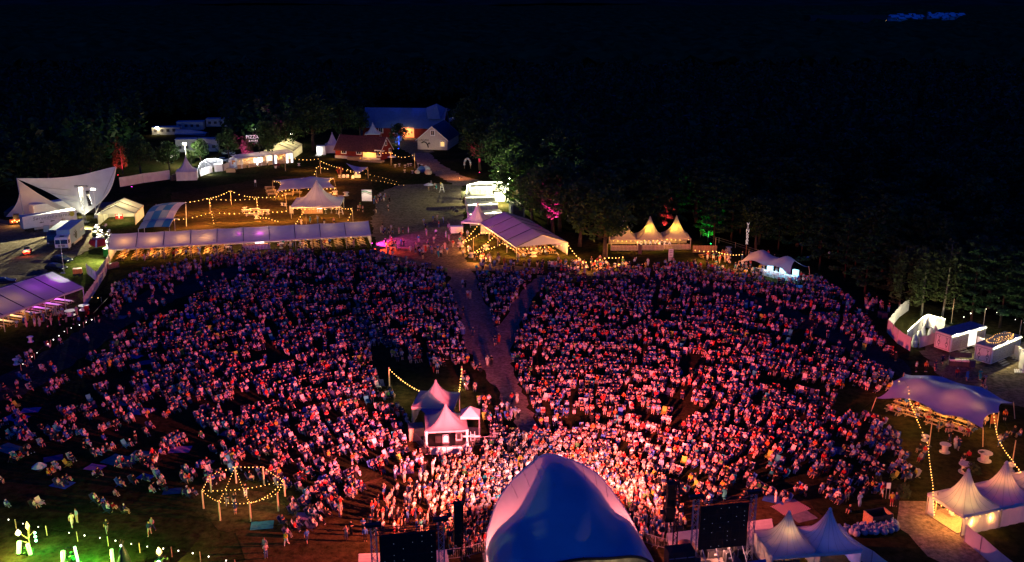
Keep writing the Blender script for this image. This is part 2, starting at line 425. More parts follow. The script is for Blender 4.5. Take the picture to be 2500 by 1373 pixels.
def bulb_string(label, pts, step=1.0, sag=.5, mesh=None, light=0, every=3, col=(1,.36,.07), group='festoon strings of warm bulbs', parent=None, drop=.12):
    """festoon: pts are world points; cable sags between them; one bulb object each `step` metres"""
    t = parent or thing('festoon_string', pts[0], label, 'string lights', group); mesh = mesh or BM
    mid = (Vector(pts[0])+Vector(pts[-1]))/2; step = max(step, 4.1/(proj(mid)[2]*.41))
    m = MB(); cnt = 0
    for a, b in zip(pts[:-1], pts[1:]):
        a, b = Vector(a), Vector(b); L = (b-a).length; pa_, pb_ = proj(a), proj(b); n = max(2, min(int(round(L/step)), int(math.hypot(pa_[0]-pb_[0], pa_[1]-pb_[1])*.41/2.7)))
        f = lambda q: a.lerp(b, q) - Z*(sag*4*q*(1-q)*min(1, L/10))
        m.path([f(i/n) for i in range(n+1)], .014, 3)
        for i in range(n):
            p = f((i+.5)/n) - Z*drop
            (random.random() < .03) or setattr(child(t, 'bulb', mesh, t, p - wloc(t)), 'scale', (random.uniform(.7,1.15),)*3)
            if light and cnt % every == every//2: lamp('POINT', p - Z*.7, light*1.15, col, t, .12)
            cnt += 1
    m.build('cable', CABLE, t); return t
def pole(label, g, h, r=.07, mat=None, name='light_pole', cat='pole', group='poles holding the light strings', lean=None):
    t = thing(name, g, label, cat, group); m = MB(); m.tube(g, Vector(g)+Z*h, r, r*.85, 8); m.build('shaft', mat or WOODL, t)
    m = MB(); m.box(Vector(g), (.5,.5,.08)); m.build('foot', DARK, t); return t
def table_bench(label, c, rz, L=2.2, group='beer tables', mat=None, cover=None):
    c = Vector(c); t = thing('bench_table', c, label, 'table', group); u = Vector((math.cos(rz), math.sin(rz), 0)); v = perp(u); mat = mat or WOOD
    m = MB(); m.box(c+Z*.72, (L,.7,.05), u=u); m.build('tabletop', cover or mat, t)
    for s in (-1, 1):
        m = MB(); m.box(c+v*s*.7+Z*.43, (L,.28,.05), u=u); m.build('bench', mat, t)
        m = MB(); m.box(c+u*s*L*.38, (.06,1.5,.06), u=u); m.box(c+u*s*L*.38+v*.25, (.06,.06,.72), u=u); m.box(c+u*s*L*.38-v*.25, (.06,.06,.72), u=u)
        for q in (-1, 1): m.box(c+u*s*L*.38+v*q*.7, (.06,.06,.43), u=u)
        m.build('leg_frame', mat, t)
    return t
def spool_table(label, c, r=1.0, h=.8, group='round tables', mat=None, name='spool_table'):
    c = Vector(c); t = thing(name, c, label, 'table', group); mat = mat or M('whitewashed_wood', (.62,.58,.52), .7, .2, 5)
    m = MB(); m.lathe(c+Z*(h-.07), [(r,0),(r,.07)], 20); m.build('tabletop', mat, t)
    m = MB(); m.lathe(c, [(r*.55,.07),(r*.55,h-.07)], 14, False); m.build('drum', mat, t)
    m = MB(); m.lathe(c, [(r*.95,0),(r*.95,.07)], 20); m.build('base', mat, t); return t
def high_table(label, c, r=.4, h=1.1, group='standing tables', mat=None):
    c = Vector(c); t = thing('standing_table', c, label, 'table', group); mat = mat or WHITEP
    m = MB(); m.lathe(c+Z*(h-.04), [(r,0),(r,.04)], 16); m.build('tabletop', mat, t)
    m = MB(); m.tube(c, c+Z*(h-.04), .04); m.build('stem', ALU, t)
    m = MB(); m.lathe(c, [(r*.7,0),(r*.7,.03)], 12); m.build('base', ALU, t); return t
def wall_run(label, pts, h, name='fabric_fence', mat=None, cat='fence', panel=2.5, ripple=.06, group=None, posts=True, top=None):
    pts = [Vector(p) for p in pts]; t = thing(name, pts[0], label, cat, group); mat = mat or WHITE_THICK
    for a, b in zip(pts[:-1], pts[1:]):
        L = (b-a).length; n = max(1, round(L/panel)); d = (b-a)/L; w = perp(d)
        for k in range(n):
            s0, s1 = L*k/n+.03, L*(k+1)/n-.03; hh = h*(1-.03*random.random())
            m = MB(); nu = 8
            f0 = lambda p, z, o: a + d*(s0+(s1-s0)*p) + w*(o+ripple*math.sin(p*11+k)*z/h) + Z*(z if z == 0 else hh - .08*math.sin(math.pi*p))
            m.grid(lambda p, q: f0(p, q*h if q else 0, 0), nu, 1); m.grid(lambda p, q: f0(1-p, q*h if q else 0, .03), nu, 1); m.build('panel', mat, t)
            if posts: m = MB(); m.tube(a+d*(L*k/n)-w*.05, a+d*(L*k/n)-w*.05+Z*h, .035, n=5); m.build('post', ALU, t)
        if posts: m = MB(); m.tube(b-w*.05, b-w*.05+Z*h, .035, n=5); m.build('post', ALU, t)
    return t
def led_run(t, pts, z, n=3, power=120, col=(1,.9,.62), mat=None, name='light_strip', r=.06):
    pts = [Vector(p)+Z*z for p in pts]; m = MB(); m.path(pts, r, 5); m.build(name, mat or LEDW, t)
    for a, b in zip(pts[:-1], pts[1:]):
        for k in range(n): lamp('POINT', a.lerp(b, (k+.5)/n)+Z*.12, power, col, t, .25)
def wheel_mesh():
    m = MB(); n = 16
    m.lathe((0,0,0), [(.30,-.13),(.48,-.13),(.5,-.08),(.5,.08),(.48,.13),(.30,.13)], n); o = m.build('tyre', BLACK); me = o.data; bpy.data.objects.remove(o); return me
WHEEL = wheel_mesh()
def wheels(t, spots, u, r):
    a = math.atan2(u.y, u.x)
    for p in spots:
        w = child(t, 'wheel', WHEEL, t, Vector(p) - wloc(t), (math.pi/2, 0, a)); w.scale = (r/.5, r/.5, r/.5*1.1)
def box_truck(label, front, rear, L, boxm, cabm, roofm=None, h=3.8, w=2.5, trailer=False, group=None):
    Fp, Rp = P(*front), P(*rear); u = dirn(Rp, Fp); v = perp(u); o = Fp - u*L
    t = thing('semi_trailer' if trailer else 'box_truck', o, label, 'trailer' if trailer else 'truck', group)
    F = lambda x, y, z: o + u*x + v*y + Z*z
    x1 = L if trailer else L-2.1
    m = MB(); m.box(F(x1/2, 0, 1.05), (x1, w, h-1.05), u=u); m.build('cargo_box', boxm, t)
    m = MB(); m.box(F(x1/2, 0, h), (x1-.04, w-.04, .03), u=u); m.build('box_roof', roofm or WHITEP, t)
    m = MB()
    for sx in (0, 1):
        for q in range(5): m.box(F(-.03, -w/2+.3+q*.45, 1.1), (.05,.05,h-1.2), u=u)
    m.build('door_bars', STEEL, t)
    m = MB(); m.box(F(x1/2, 0, .75), (x1-.4, 1.0, .28), u=u); m.build('chassis', BLACK, t)
    m = MB()
    for s in (-1, 1): m.slab(F(2.4, s*(w/2-.05), 1.0), F(x1-2, s*(w/2-.05), 1.0), F(x1-2, s*(w/2-.05), .45), F(2.4, s*(w/2-.05), .45), .03)
    m.build('side_guard', ALU, t)
    ws = [F(x, s*(w/2-.2), .5) for x in ((1.2,2.5,3.8) if trailer else (1.8,3.1)) for s in (-1,1)]
    if not trailer:
        ws += [F(L-1.3, s*(w/2-.2), .5) for s in (-1, 1)]
        m = MB(); hw = w/2-.02; z0, zt = .55, 3.1; xs = [(L-2.08,z0),(L-.05,z0),(L,1.6),(L-.2,2.6),(L-.45,zt),(L-2.08,zt+.25)]
        a = [F(x,-hw,z) for x, z in xs]; b = [F(x,hw,z) for x, z in xs]; n = len(xs)
        m.add(a+b, [tuple(range(n)), tuple(range(2*n-1, n-1, -1))] + [(i, n+i, n+(i+1)%n, (i+1)%n) for i in range(n)]); cab = m.build('cab', cabm, t)
        m = MB(); G = M('dark_glass', (.02,.025,.03), .08, .1, 1, 0, 0, .5)
        m.slab(F(L+.02,-hw+.12,1.65), F(L+.02,hw-.12,1.65), F(L-.19,hw-.12,2.58), F(L-.19,-hw+.12,2.58), .02); m.build('windscreen', G, cab)
        for s in (-1, 1):
            m = MB(); m.slab(F(L-1.3,s*(hw+.015),1.75), F(L-.3,s*(hw+.015),1.75), F(L-.42,s*(hw+.015),2.5), F(L-1.3,s*(hw+.015),2.5), .02*s); m.build('side_window', G, cab)
            m = MB(); m.box(F(L+.03, s*.95, .85), (.08,.4,.22), u=u); m.build('headlight', WHITEP, cab)
            m = MB(); m.box(F(L-.15, s*(hw+.2), 1.9), (.12,.2,.7), u=u); m.build('mirror', BLACK, cab)
        m = MB()
        for q in range(4): m.box(F(L+.04, 0, 1.0+q*.14), (.05,1.5,.07), u=u)
        m.build('grille', BLACK, cab)
        m = MB(); m.box(F(L+.02, 0, .4), (.2,w,.4), u=u); m.build('bumper', DARK, cab)
        m = MB(); m.box(F(L-1.0, 0, zt+.12), (.7,.9,.06), u=u); m.build('roof_hatch', BLACK, cab)
    else:
        for s in (-1, 1): m = MB(); m.tube(F(L-2.5, s*.8, 0), F(L-2.5, s*.8, 1.1), .08); m.build('landing_leg', STEEL, t)
    wheels(t, ws, u, .5); return t, F, u, v
CAR_PROF = [(-2.2,.35),(-2.25,.75),(-2.0,.95),(-1.0,1.0),(2.0,1.0),(2.25,.85),(2.3,.45),(2.2,.3),(-2.1,.28)]
def car(label, c, rz, paint, group='parked cars', kind='car', lights=None):
    c = Vector(c) if not isinstance(c, tuple) else P(*c)
    t = thing('parked_car', c, label, 'car', group); u = Vector((math.cos(rz), math.sin(rz), 0)); v = perp(u)
    F = lambda x, y, z: c + u*x + v*y + Z*z
    prof = [(2.2,.3),(2.28,.55),(2.15,.78),(1.1,.95),(-1.95,1.0),(-2.2,.9),(-2.25,.5),(-2.15,.3)]
    def ext(m, pr, w0, w1, z1=.95):
        n = len(pr); a = [F(x, -(w0 if z < z1 else w1), z) for x, z in pr]; b = [F(x, (w0 if z < z1 else w1), z) for x, z in pr]
        m.add(a+b, [tuple(range(n))[::-1], tuple(range(n, 2*n))] + [(i, (i+1) % n, n+(i+1) % n, n+i) for i in range(n)])
    m = MB(); ext(m, prof, .92, .84, .9); body = m.build('body', paint, t)
    G = M('dark_glass', (.02,.025,.03), .08, .1, 1, 0, 0, .5)
    m = MB(); ext(m, [(1.15,.94),(.45,1.38),(-1.3,1.42),(-2.05,.98)], .82, .66, 1.0); m.build('window_band', G, body)
    m = MB(); ext(m, [(.42,1.38),(-1.28,1.42),(-1.3,1.46),(.35,1.43)], .66, .64, 1.0); m.build('roof', paint, body)
    for s in (-1, 1):
        m = MB(); m.box(F(2.2, s*.62, .6), (.12,.35,.15), u=u); m.build('headlight', lights or WHITEP, body)
        m = MB(); m.box(F(-2.21, s*.62, .68), (.1,.35,.15), u=u); m.build('tail_light', REDP, body)
    wheels(t, [F(x, s*.82, .33) for x in (1.35,-1.35) for s in (-1,1)], u, .33); return t
# ================================================================ LEFT: small stage, trucks, marquees
WARM = (1, .42, .09); FLOODC = (1, .93, .62)
def shell_stage():
    A0 = P(57, 548); B0 = P(262, 530); A = A0.copy(); A.z = ZT(A0, 437); 
    B = PY(283, 408, B0.y+3); C = P(206, 524, .4); D = P(14, 530, .3)
    t = thing('shell_stage', P(150, 520), 'large white saddle-shaped shell stage canopy at the far left, twilight blue on top', 'stage canopy')
    fab = MF('shell_membrane', (.66,.68,.72), .18)
    topc = lambda u: A.lerp(B, u) - Z*(1.7*math.sin(math.pi*u)**1.2*(1.15-.5*u)) + Vector((0, 3.5*math.sin(math.pi*u), 0))
    def sail(u, v):
        q = topc(u); e = C + Vector((-2.2*(1-u), 1.5*(1-u), .3*(1-u)))
        p = q.lerp(e, v); b = math.sin(math.pi*v)
        p += Vector((1.9*u*b, 2.0*b*(1-u), -1.2*b*math.sin(math.pi*u) - .7*b*u)); return p
    m = MB(); m.grid(sail, 26, 18); ms = m.build('main_sail', fab, t, smooth=True)
    m = MB(); m.path([sail(1, i/18) for i in range(19)], .13, 6); m.path([topc(i/20) for i in range(21)], .10, 6); m.build('edge_tube', WHITEP, t)
    def skirt(u, v):
        a = A.lerp(C + Vector((-2.2,1.5,.3)), u) - Z*(1.0*math.sin(math.pi*u)); e = D.lerp(P(150, 528, .2), u)
        p = a.lerp(e, v); p += Vector((1.2*math.sin(math.pi*v)*(1-u), 1.0*math.sin(math.pi*v), -.4*math.sin(math.pi*v))); return p
    m = MB(); m.grid(skirt, 18, 14); m.build('side_skirt', fab, t, smooth=True)
    m = MB(); m.tube(A+Z*.2, A0 + Vector((1,-1,0)), .14); m.build('mast', STEEL, t); m = MB(); m.tube(B, B0+Vector((-4,2,0)), .16); m.build('mast', STEEL, t)
    m = MB()
    for k in (.25,.42,.6): m.tube(sail(.05, k)+Vector((0,-.5,0)), sail(.4, k*.9)+Vector((0,-.4,-.3)), .08)
    m.build('lighting_bar', STEEL, t)
    m = MB(); m.box(P(150, 516), (26, 8, 1.2), R(12)); m.build('stage_deck', DARK, t)
    lamp('POINT', P(198, 519, 1.2), 500, FLOODC, t, .5)
    lamp('POINT', P(120, 530, 2.0), 240, FLOODC, t, .5)
    lamp('POINT', P(58, 520, 3), 500, WARM, t, .3)
shell_stage()
def speaker_tower():
    b = P(207, 545); h = ZT(b, 455); t = thing('truss_tower', b, 'steel truss tower in front of the shell stage canopy', 'truss tower')
    m = MB(); m.truss(b, b+Z*h, .6, .05); m.build('truss', ALU, t)
    m = MB(); m.box(b, (1.8,1.8,.25)); m.build('base', BLACK, t)
    m = MB(); m.truss(b+Vector((-1.5,0,h)), b+Vector((2.0,0,h)), .35, .04); m.build('top_beam', DARK, t)
    s = thing('line_array', b+Vector((1.6,0,h-1)), 'dark line array of loudspeakers hanging from the tower by the shell stage', 'loudspeaker')
    for k in range(7):
        m = MB(); m.box(b+Vector((1.6+.05*k*k*.15, .1, h-1.1-.55*(k+1))), (.75,.6,.5), R(5)); m.build('cabinet', DARK, s)
speaker_tower()
def flood_mast(label, g, toprow, power, n=2, group='floodlight masts', col=FLOODC, aim=None, tilt=10):
    g = P(*g); h = ZT(g, toprow); t = thing('floodlight_mast', g, label, 'floodlight', group)
    m = MB(); m.tube(g, g+Z*h, .09, .06, 8); m.build('mast', WHITEP, t)
    m = MB(); m.box(g, (.9,.9,.35)); m.build('base', STEEL, t)
    for s in (-1, 1):
        m = MB(); m.box(g+Vector((s*.32, -.05, h-.1)), (.5,.3,.42)); hd = m.build('lamp_head', STEEL, t)
        m = MB(); m.slab(g+Vector((s*.32-.24,-.22,h+.28)), g+Vector((s*.32+.24,-.22,h+.28)), g+Vector((s*.32+.24,-.22,h-.06)), g+Vector((s*.32-.24,-.22,h-.06)), .02)
        m.build('lens', ME('flood_lens', (1,.95,.75), 40), hd)
    if aim: lamp('SPOT', g+Vector((0,-.6,h)), power, col, t, .2, P(*aim), 64, .35)
    else: lamp('POINT', g+Vector((0,-.7,h-.1)), power, col, t, .2)
    return t
flood_mast('white floodlight mast shining beside the shell stage', (236,532), 463, 240000, aim=(60,630))
# trucks and trailers
VAN_BLUE = M('pale_blue_paint', (.22,.42,.56), .4, .1, .5)
DK_BLUE = M('dark_blue_paint', (.02,.04,.10), .35, .2, .5)
tr, F, u, v = box_truck('long white semi trailer with grey lettering and fish drawings, beside the shell stage', (186,549), (84,564), 12.6, WHITEP, WHITEP, trailer=True, h=4.0)
GREYT = M('grey_print', (.16,.17,.16), .6, .1, 2)
text('Sørundahallarna', F(6.6, -1.27, 3.15), 1.15, GREYT, tr, u, shear=.25, ext=.01, spacing=1.15)
m = MB(); m.box(F(6.6, -1.262, 2.55), (5.5,.02,.05), u=u); m.build('rule', GREYT, tr)
for q, sx in enumerate((4.2, 6.7, 9.2)):
    m = MB(); c = F(sx, -1.265, 2.05)
    m.add([c-u*.55, c-u*.1+Z*.24, c+u*.25+Z*.1, c+u*.55+Z*.2, c+u*.5-Z*.08, c+u*.2-Z*.05, c-u*.1-Z*.16], [tuple(range(7))]); m.build('fish_drawing', GREYT if q < 2 else M('pinkish_print', (.3,.18,.16)), tr)
m = MB(); n = 18; m.add([F(11.5+.62*math.cos(2*math.pi*i/n), -1.266, 3.15+.62*math.sin(2*math.pi*i/n)) for i in range(n)], [tuple(range(n))]); m.build('round_logo', M('yellow_green_print', (.5,.48,.06)), tr)
box_truck('plain white semi trailer parked behind the lettered trailer', (186,520), (92,536), 11.5, WHITEP, WHITEP, trailer=True, h=4.0)
tk, F, u, v = box_truck('pale blue delivery truck with white cab, parked on the grass edge of the access road', (152,614), (212,566), 13.0, VAN_BLUE, WHITEP, VAN_BLUE, h=4.4, w=2.9)
sv = -1
for s_ in (1,):
    m = MB(); m.tube(F(6.8,1.46*s_,2.3), F(6.8,1.48*s_,2.3), .8, n=14); m.build('printed_emblem', M('dark_green_print', (.06,.12,.12)), tk)
    for q in range(7):
        m = MB(); c = F(6.8+.9*math.cos(q*.9), 1.49*s_, 2.4+.75*math.sin(q*.9)); m.quad(c, c+u*.5+Z*.15, c+u*.6+Z*.5, c+u*.1+Z*.3); m.build('printed_leaf', M('dark_green_print', (.06,.12,.12)), tk)
    for q, (x0, x1) in enumerate(((.6,3.6),(.9,3.2),(8.1,8.9),(8.1,8.7))):
        m = MB(); z = 2.7-.3*(q % 2); m.quad(F(x0,1.49*s_,z), F(x1,1.49*s_,z), F(x1,1.49*s_,z+.14), F(x0,1.49*s_,z+.14)); m.build('printed_stripe', WHITEP if q < 2 else DK_BLUE, tk)
box_truck('dark blue box truck half hidden beside the pale blue truck', (130,604), (186,558), 12.0, DK_BLUE, DK_BLUE, M('dusty_blue_roof', (.2,.25,.32)), h=3.5)
m = thing('stacked_crates', P(115,566), 'stack of grey storage cages under the lettered trailer', 'crate')
for k in range(4):
    q = MB(); q.box(P(112+7*(k % 2), 566, .0)+Z*(.75*(k//2)), (.8,.8,.72), .2); q.build('cage', STEEL, m)
# burning red glow of the mini vehicle with lights on the road
def quad():
    c = P(68, 622); t = thing('utility_cart', c, 'small red utility cart with glowing rear lights driving on the gravel road', 'cart'); u = Vector((-.3, .95, 0)).normalized(); v = perp(u)
    F = lambda x, y, z: c+u*x+v*y+Z*z
    m = MB(); m.box(F(0,0,.45), (2.6,1.4,.6), u=u); b = m.build('body', REDP, t)
    m = MB(); m.box(F(-1.0,0,1.05), (1.0,1.3,.35), u=u); m.build('cargo_bed', WHITEP, t)
    m = MB(); m.box(F(.1,0,1.05), (.5,1.2,.7), u=u); m.build('seat', BLACK, t)
    for s in (-1, 1):
        m = MB(); m.box(F(-1.33,s*.5,.85), (.06,.35,.2), u=u); m.build('tail_light', ME('red_tail_light', (1,.12,.03), 12), b)
    wheels(t, [F(x, s*.65, .35) for x in (.9,-.9) for s in (-1,1)], u, .35)
    lamp('POINT', F(-1.7,0,1.0), 90, (1,.15,.05), t, .2); lamp('SPOT', F(1.4,0,.9), 900, (.95,1,.8), t, .1, F(10,0,0), 60)
quad()
def loader():
    c = P(42, 548); t = thing('forklift', c, 'small loader with orange lamps parked left of the lettered trailer', 'vehicle')
    m = MB(); m.box(c+Z*.5, (3.0,1.5,.9), .3); m.build('body', M('rust_red', (.25,.06,.03)), t)
    m = MB(); m.box(c+Z*1.4, (1.2,1.3,1.2), .3); m.build('cab', BLACK, t)
    wheels(t, [c+Vector((x,y,.5)) for x in (-1,1) for y in (-.7,.7)], Vector((1,0,0)), .5)
    for k in range(4):
        q = MB(); q.ball(c+Vector((-.6+.6*k,-1,.9+.3*(k%2))), .14); q.build('lamp', ME('orange_lamp', (1,.45,.1), 9), t)
    lamp('POINT', c+Vector((0,-2,1.3)), 260, (1,.45,.12), t)
loader()
for i, (p, z, l) in enumerate((((152,640),-.35,'dark hatchback parked behind another dark car on the grass edge'), ((138,660),-.3,'dark estate car in front of the dark hatchback'), ((10,695),.35,'black car cut by the left picture edge beside the purple tent'))):
    car(l, p, z, [M('navy_car_paint', (.012,.016,.03), .2, .1), M('black_car_paint', (.01,.011,.014), .2, .1)][i % 2])
pl = pole('thin grey lamp post standing in front of the dark parked cars', P(157,668), 7.6, .07, STEEL, 'lamp_post', 'lamp post', 'lamp posts')
m = MB(); m.box(P(157,668,7.5)+Vector((-.25,0,0)), (.6,.35,.2)); m.build('lamp_head', STEEL, pl)  # head added to this post to hold a light for the truck
lamp('SPOT', P(157,668,7.45)+Vector((-.3,0,-.05)), 6000, (1,.95,.8), pl, 0, P(140,606), 40)  # added spot that brightens the truck front
def red_tip():
    c = P(236, 602); t = thing('red_tarp_skip', c, 'open red and white tarpaulin skip lying on the lit grass', 'skip'); u = Vector((.95,.2,0)).normalized(); v = perp(u)
    F = lambda x, y, z: c+u*x+v*y+Z*z; RT = M('red_tarp', (.55,.03,.025), .5, .15)
    m = MB(); m.slab(F(.2,-.9,.1), F(2.1,-.6,.4), F(1.9,.3,1.7), F(.1,.1,1.5), .1); m.build('flap', RT, t)
    m = MB(); m.slab(F(-1.6,-.3,.9), F(-.1,-1,.1), F(.1,.1,1.5), F(-1.4,.9,1.6), .1); m.build('side', RT, t)
    m = MB(); m.slab(F(-.2,-1.02,.05), F(.25,-.95,.05), F(.25,.05,1.55), F(-.05,.08,1.55), .08); m.build('white_band', WHITEP, t)
    m = MB(); m.slab(F(-1.4,.9,1.6), F(.1,.1,1.5), F(1.9,.3,1.7), F(.3,1.2,1.8), .06); m.build('lid', M('pink_tarp', (.6,.25,.2)), t)
red_tip()
def bin_(label, p, col, s=(.6,.75,1.05), rz=0, z=0):
    c = P(*p) if len(p) == 2 else Vector(p); t = thing('wheelie_bin', c, label, 'bin', 'waste bins')
    m = MB(); m.box(c+Z*.06, s, rz); m.build('body', col, t); m = MB(); m.box(c+Z*(.06+s[2]), (s[0]+.06,s[1]+.06,.08), rz); m.build('lid', col, t)
    return t
bin_('bright green wheelie bin beside the left end of the long tent', (262,626), M('green_plastic', (.03,.32,.04), .4), (1.1,1.2,1.7))
def chairs_stack(label, p, n=7):
    c = P(*p); t = thing('chair_stack', c, label, 'chair stack')
    for k in range(n):
        m = MB(); m.box(c+Z*(.45+.22*k), (.5,.5,.05)); m.box(c+Vector((0,.25,.5+.22*k)), (.5,.05,.3)); m.build('seat', WHITEP, t)
    m = MB()
    for x in (-.22,.22):
        for y in (-.22,.22): m.tube(c+Vector((x,y,0)), c+Vector((x,y,.5+.2*n)), .025, n=4)
    m.build('leg', WHITEP, t)
chairs_stack('stack of white plastic chairs next to the green bin', (264,606))
def clutter():
    t = thing('stored_furniture', P(245,575), 'heap of stored white chairs and crates between truck and marquee', 'furniture heap')
    for k in range(34):
        m = MB(); p = P(random.uniform(226,274), random.uniform(553,596)); kk = random.random()
        if kk < .55:
            a = random.random()*3; m.box(p+Z*.4, (.5,.5,.05), a); m.box(p+Z*.4+Vector((.2,.2,0)), (.5,.05,.5), a)
            for x in (-.2,.2): m.tube(p+Vector((x,.1,0)), p+Vector((x,0,.45)), .03, n=4)
            m.build('chair', WHITEP, t)
        elif kk < .8: m.box(p, (.7,.5,.5), random.random()*3); m.build('crate', random.choice([WOOD, STEEL, DARK]), t)
        else: m.ball(p+Z*.5, .6, 8, 5); m.build('plant', M('pot_plant', (.05,.09,.02), .8, .5, 6), t)
clutter()
def orange_cart():
    c = P(191, 674); t = thing('orange_compressor', c, 'orange machine trailer standing on the lit grass', 'machine')
    m = MB(); m.box(c+Z*.6, (1.7,1.1,1.0), .3); m.build('body', M('orange_paint', (.6,.14,.03), .45), t); wheels(t, [c+Vector((x,y,.35)) for x in (-.5,.5) for y in (-.5,.5)], Vector((1,0,0)), .35)
orange_cart()
wall_run('white tarpaulin corner screen on the grass beside the purple tent', [P(212,668), P(238,690), P(262,655)], 2.2, 'tarpaulin_screen', panel=5, posts=False)
wall_run('white construction fence with cloth running down beside the left marquee', [P(206,752), P(232,715), P(258,672), P(266,645)], 2.1, panel=3.5)
m = thing('timber_planter', P(275,655), 'long timber planter box at the corner of the long tent', 'planter'); q = MB(); q.box(P(275,655), (2.6,.9,1.1), .9); q.build('box', WOOD, m)
# lit frame marquee with red banner
CREAM = MF('cream_fabric', (.80,.76,.60), .35)
t, F, L = gable_tent('cream frame marquee lit from inside with a red banner, between trucks and blue roof', (331,549), (351,529), 8.8, 2.9, 4.9, 2, roof=CREAM, ends=(0,), wall=CREAM, frontwall=True, L=10)
end_wall(t, F, L, 8.8, 2.9, mat=CREAM); uu = dirn(F(0,8,0), F(0,0,0)); hh = uu
m = MB(); m.box(F(6, 5.2, .3), (1.9,.1,2.0), u=uu); m.build('red_banner', REDP, t)
m = MB(); m.box(F(5.93, 5.2, .5), (.25,.02,1.6), u=uu); m.box(F(5.93, 5.2, 1.2), (1.6,.02,.25), u=uu); m.build('banner_cross', WHITEP, t)
for s in (.3,.7): lamp('POINT', F(L*s, 4.4, 2.4), 900, (1,.88,.45), t, .3)
# front gable triangle facing us
# blue checked wave roof (two arched spans)
def wave_roof():
    A = P(340, 585); B = P(352, 552); C_ = P(408, 552)
    t = thing('wave_roof_tent', A, 'blue and white checked wave-roofed tent beside the cream marquee', 'tent')
    bl = MF('mid_blue_fabric', (.03,.20,.52), .25); lb = MF('pale_blue_fabric', (.25,.42,.58), .25); wt = WHITE_PVC
    x0 = P(340,583); x1 = P(411,583); u = Vector((1,.06,0)).normalized(); v = perp(u); Lx = 7.2
    F = lambda a, b, z: x0 + u*a + v*b + Z*z
    def span(b0, b1, z0, z1, n, rows, front):
        for j in range(rows):
            for i in range(n):
                m = MB(); a0, a1 = Lx*i/n+.01, Lx*(i+1)/n-.01
                def fn(p, q, a0=a0, a1=a1, j=j):
                    s = (j+q)/rows; a = a0+(a1-a0)*p
                    z = z0+(z1-z0)*s + .9*math.sin(math.pi*s) + .35*math.sin(a/Lx*math.pi) + .4*(a/Lx)**2
                    return F(a + 1.3*s, b0+(b1-b0)*s, z)
                m.grid(fn, 3, 5); m.build('roof_panel', wt if (i == n-1 and not front) else (bl if (i+j) % 2 else lb), t, smooth=True)
    span(0, 3.6, 2.3, 3.3, 4, 1, True); span(3.8, 12.5, 3.4, 5.6, 4, 3, False)
    for a in (0, Lx):
        for b in (0, 3.7, 12.3):
            m = MB(); m.tube(F(a+.05*b, b, 0), F(a+.08*b, b, 2.4+.27*b), .07); m.build('post', WHITEP, t)
    m = MB(); m.path([F(a*Lx/8+1.3, 3.7, 3.45+.35*math.sin(a/8*math.pi)+.4*(a/8)**2) for a in range(9)], .12, 6); m.path([F(Lx+1.3*s/8, 3.6*s/8, 2.7+1.0*s/8+.9*math.sin(math.pi*s/8)) for s in range(9)], .1, 6); m.build('edge_roll', WHITEP, t)
lamp('SPOT', P(157,668,5.4)+Vector((0,0,.1)), 9000, (1,.95,.6), None, .2, P(150,660), 150) if False else None
wave_roof()
# long tent
LT, LF, LL = gable_tent('very long white marquee, ten bays, facing the crowd at the back of the field', (268,640), (907,604), 10, 3.0, 5.0, 10, ends=(0,1))
end_wall(LT, LF, LL, 10, 3); end_wall(LT, LF, 0, 10, 3)
lu = dirn(P(268,640), P(907,604)); la = math.atan2(lu.y, lu.x)
ordn = ['first','second','third','fourth','fifth','sixth','seventh','eighth','ninth']
proto = None
for row in range(8):
    for q in range(3):
        table_bench(f'brown beer table, {["front","middle","rear"][q]} one of the {ordn[row]} row from the left inside the long marquee', LF(2.2+row*3.0, 1.6+2.7*q), la+R(80), 2.3, 'brown beer tables in the long marquee', WOOD)
for row in range(6):
    for q in range(3):
        table_bench(f'brown beer table, {["front","middle","rear"][q]} one of the {ordn[row]} row from the right inside the long marquee', LF(LL-2-row*2.6, 1.6+2.7*q), la+R(100), 2.3, 'brown beer tables in the long marquee', WOOD)
m = MB(); m.box(LF(-.25,.6,3.9), (.5,.4,.4)); m.build('floodlight', STEEL, LT); m = MB(); m.tube(LF(0,.6,2.9), LF(-.2,.6,3.9), .05); m.build('added_light_arm', STEEL, LT)  # fixture added at the marquee corner to brighten the lawn
lamp('SPOT', LF(-.75,.4,4.2), 9000, (1,.93,.55), LT, 0, P(185,652), 140)  # light of the added corner fixture
def bar_island():
    t = thing('island_bar', LF(30.5, 5), 'island bar with white striped front in the middle of the long marquee', 'bar counter')
    for k in range(18):
        m = MB(); m.box(LF(28+.32*k, 3.6), (.17,.06,1.1), u=lu); m.build('slat', WHITEP, t)
    m = MB(); m.box(LF(30.7, 3.9, 1.1), (6,.7,.08), u=lu); m.build('counter', WOODD, t)
    for k in range(2):
        m = MB(); m.box(LF(30.8+k*1.0, 6, 0), (.9,.7,2.0), u=lu); m.build('fridge', ME('lit_fridge', (.9,.95,1), 2), t)
    m = MB(); m.box(LF(30.7, 5, 0), (5.6,.1,1.1), u=lu); m.build('rear_panel', DARK, t)
bar_island()
for k, (s, w) in enumerate(((24.6,3.5),(36,4),(38,6.5))): high_table(f'round standing table {["left of the island bar","right of the island bar","behind the right standing table"][k]} in the long marquee', LF(s, w), .75, 1.1, 'round tables in the long marquee')
for k, s in enumerate((3,9,15,20)): lamp('POINT', LF(s, 2.8, 2.4), 900, WARM, LT, .2)
for k, s in enumerate((27,33,41,47,53)): lamp('POINT', LF(s, 4.5, 2.5), 300 if k != 1 else 500, (1,.55,.22), LT, .2)
lamp('POINT', LF(31.6, 3, 3.4), 260, (.9,.1,.8), LT, .2); lamp('POINT', LF(27.0, 3, 3.6), 90, (.9,.1,.7), LT, .2)
for k, s in enumerate((5.9, 12.2, 18.2, 20)):
    pass
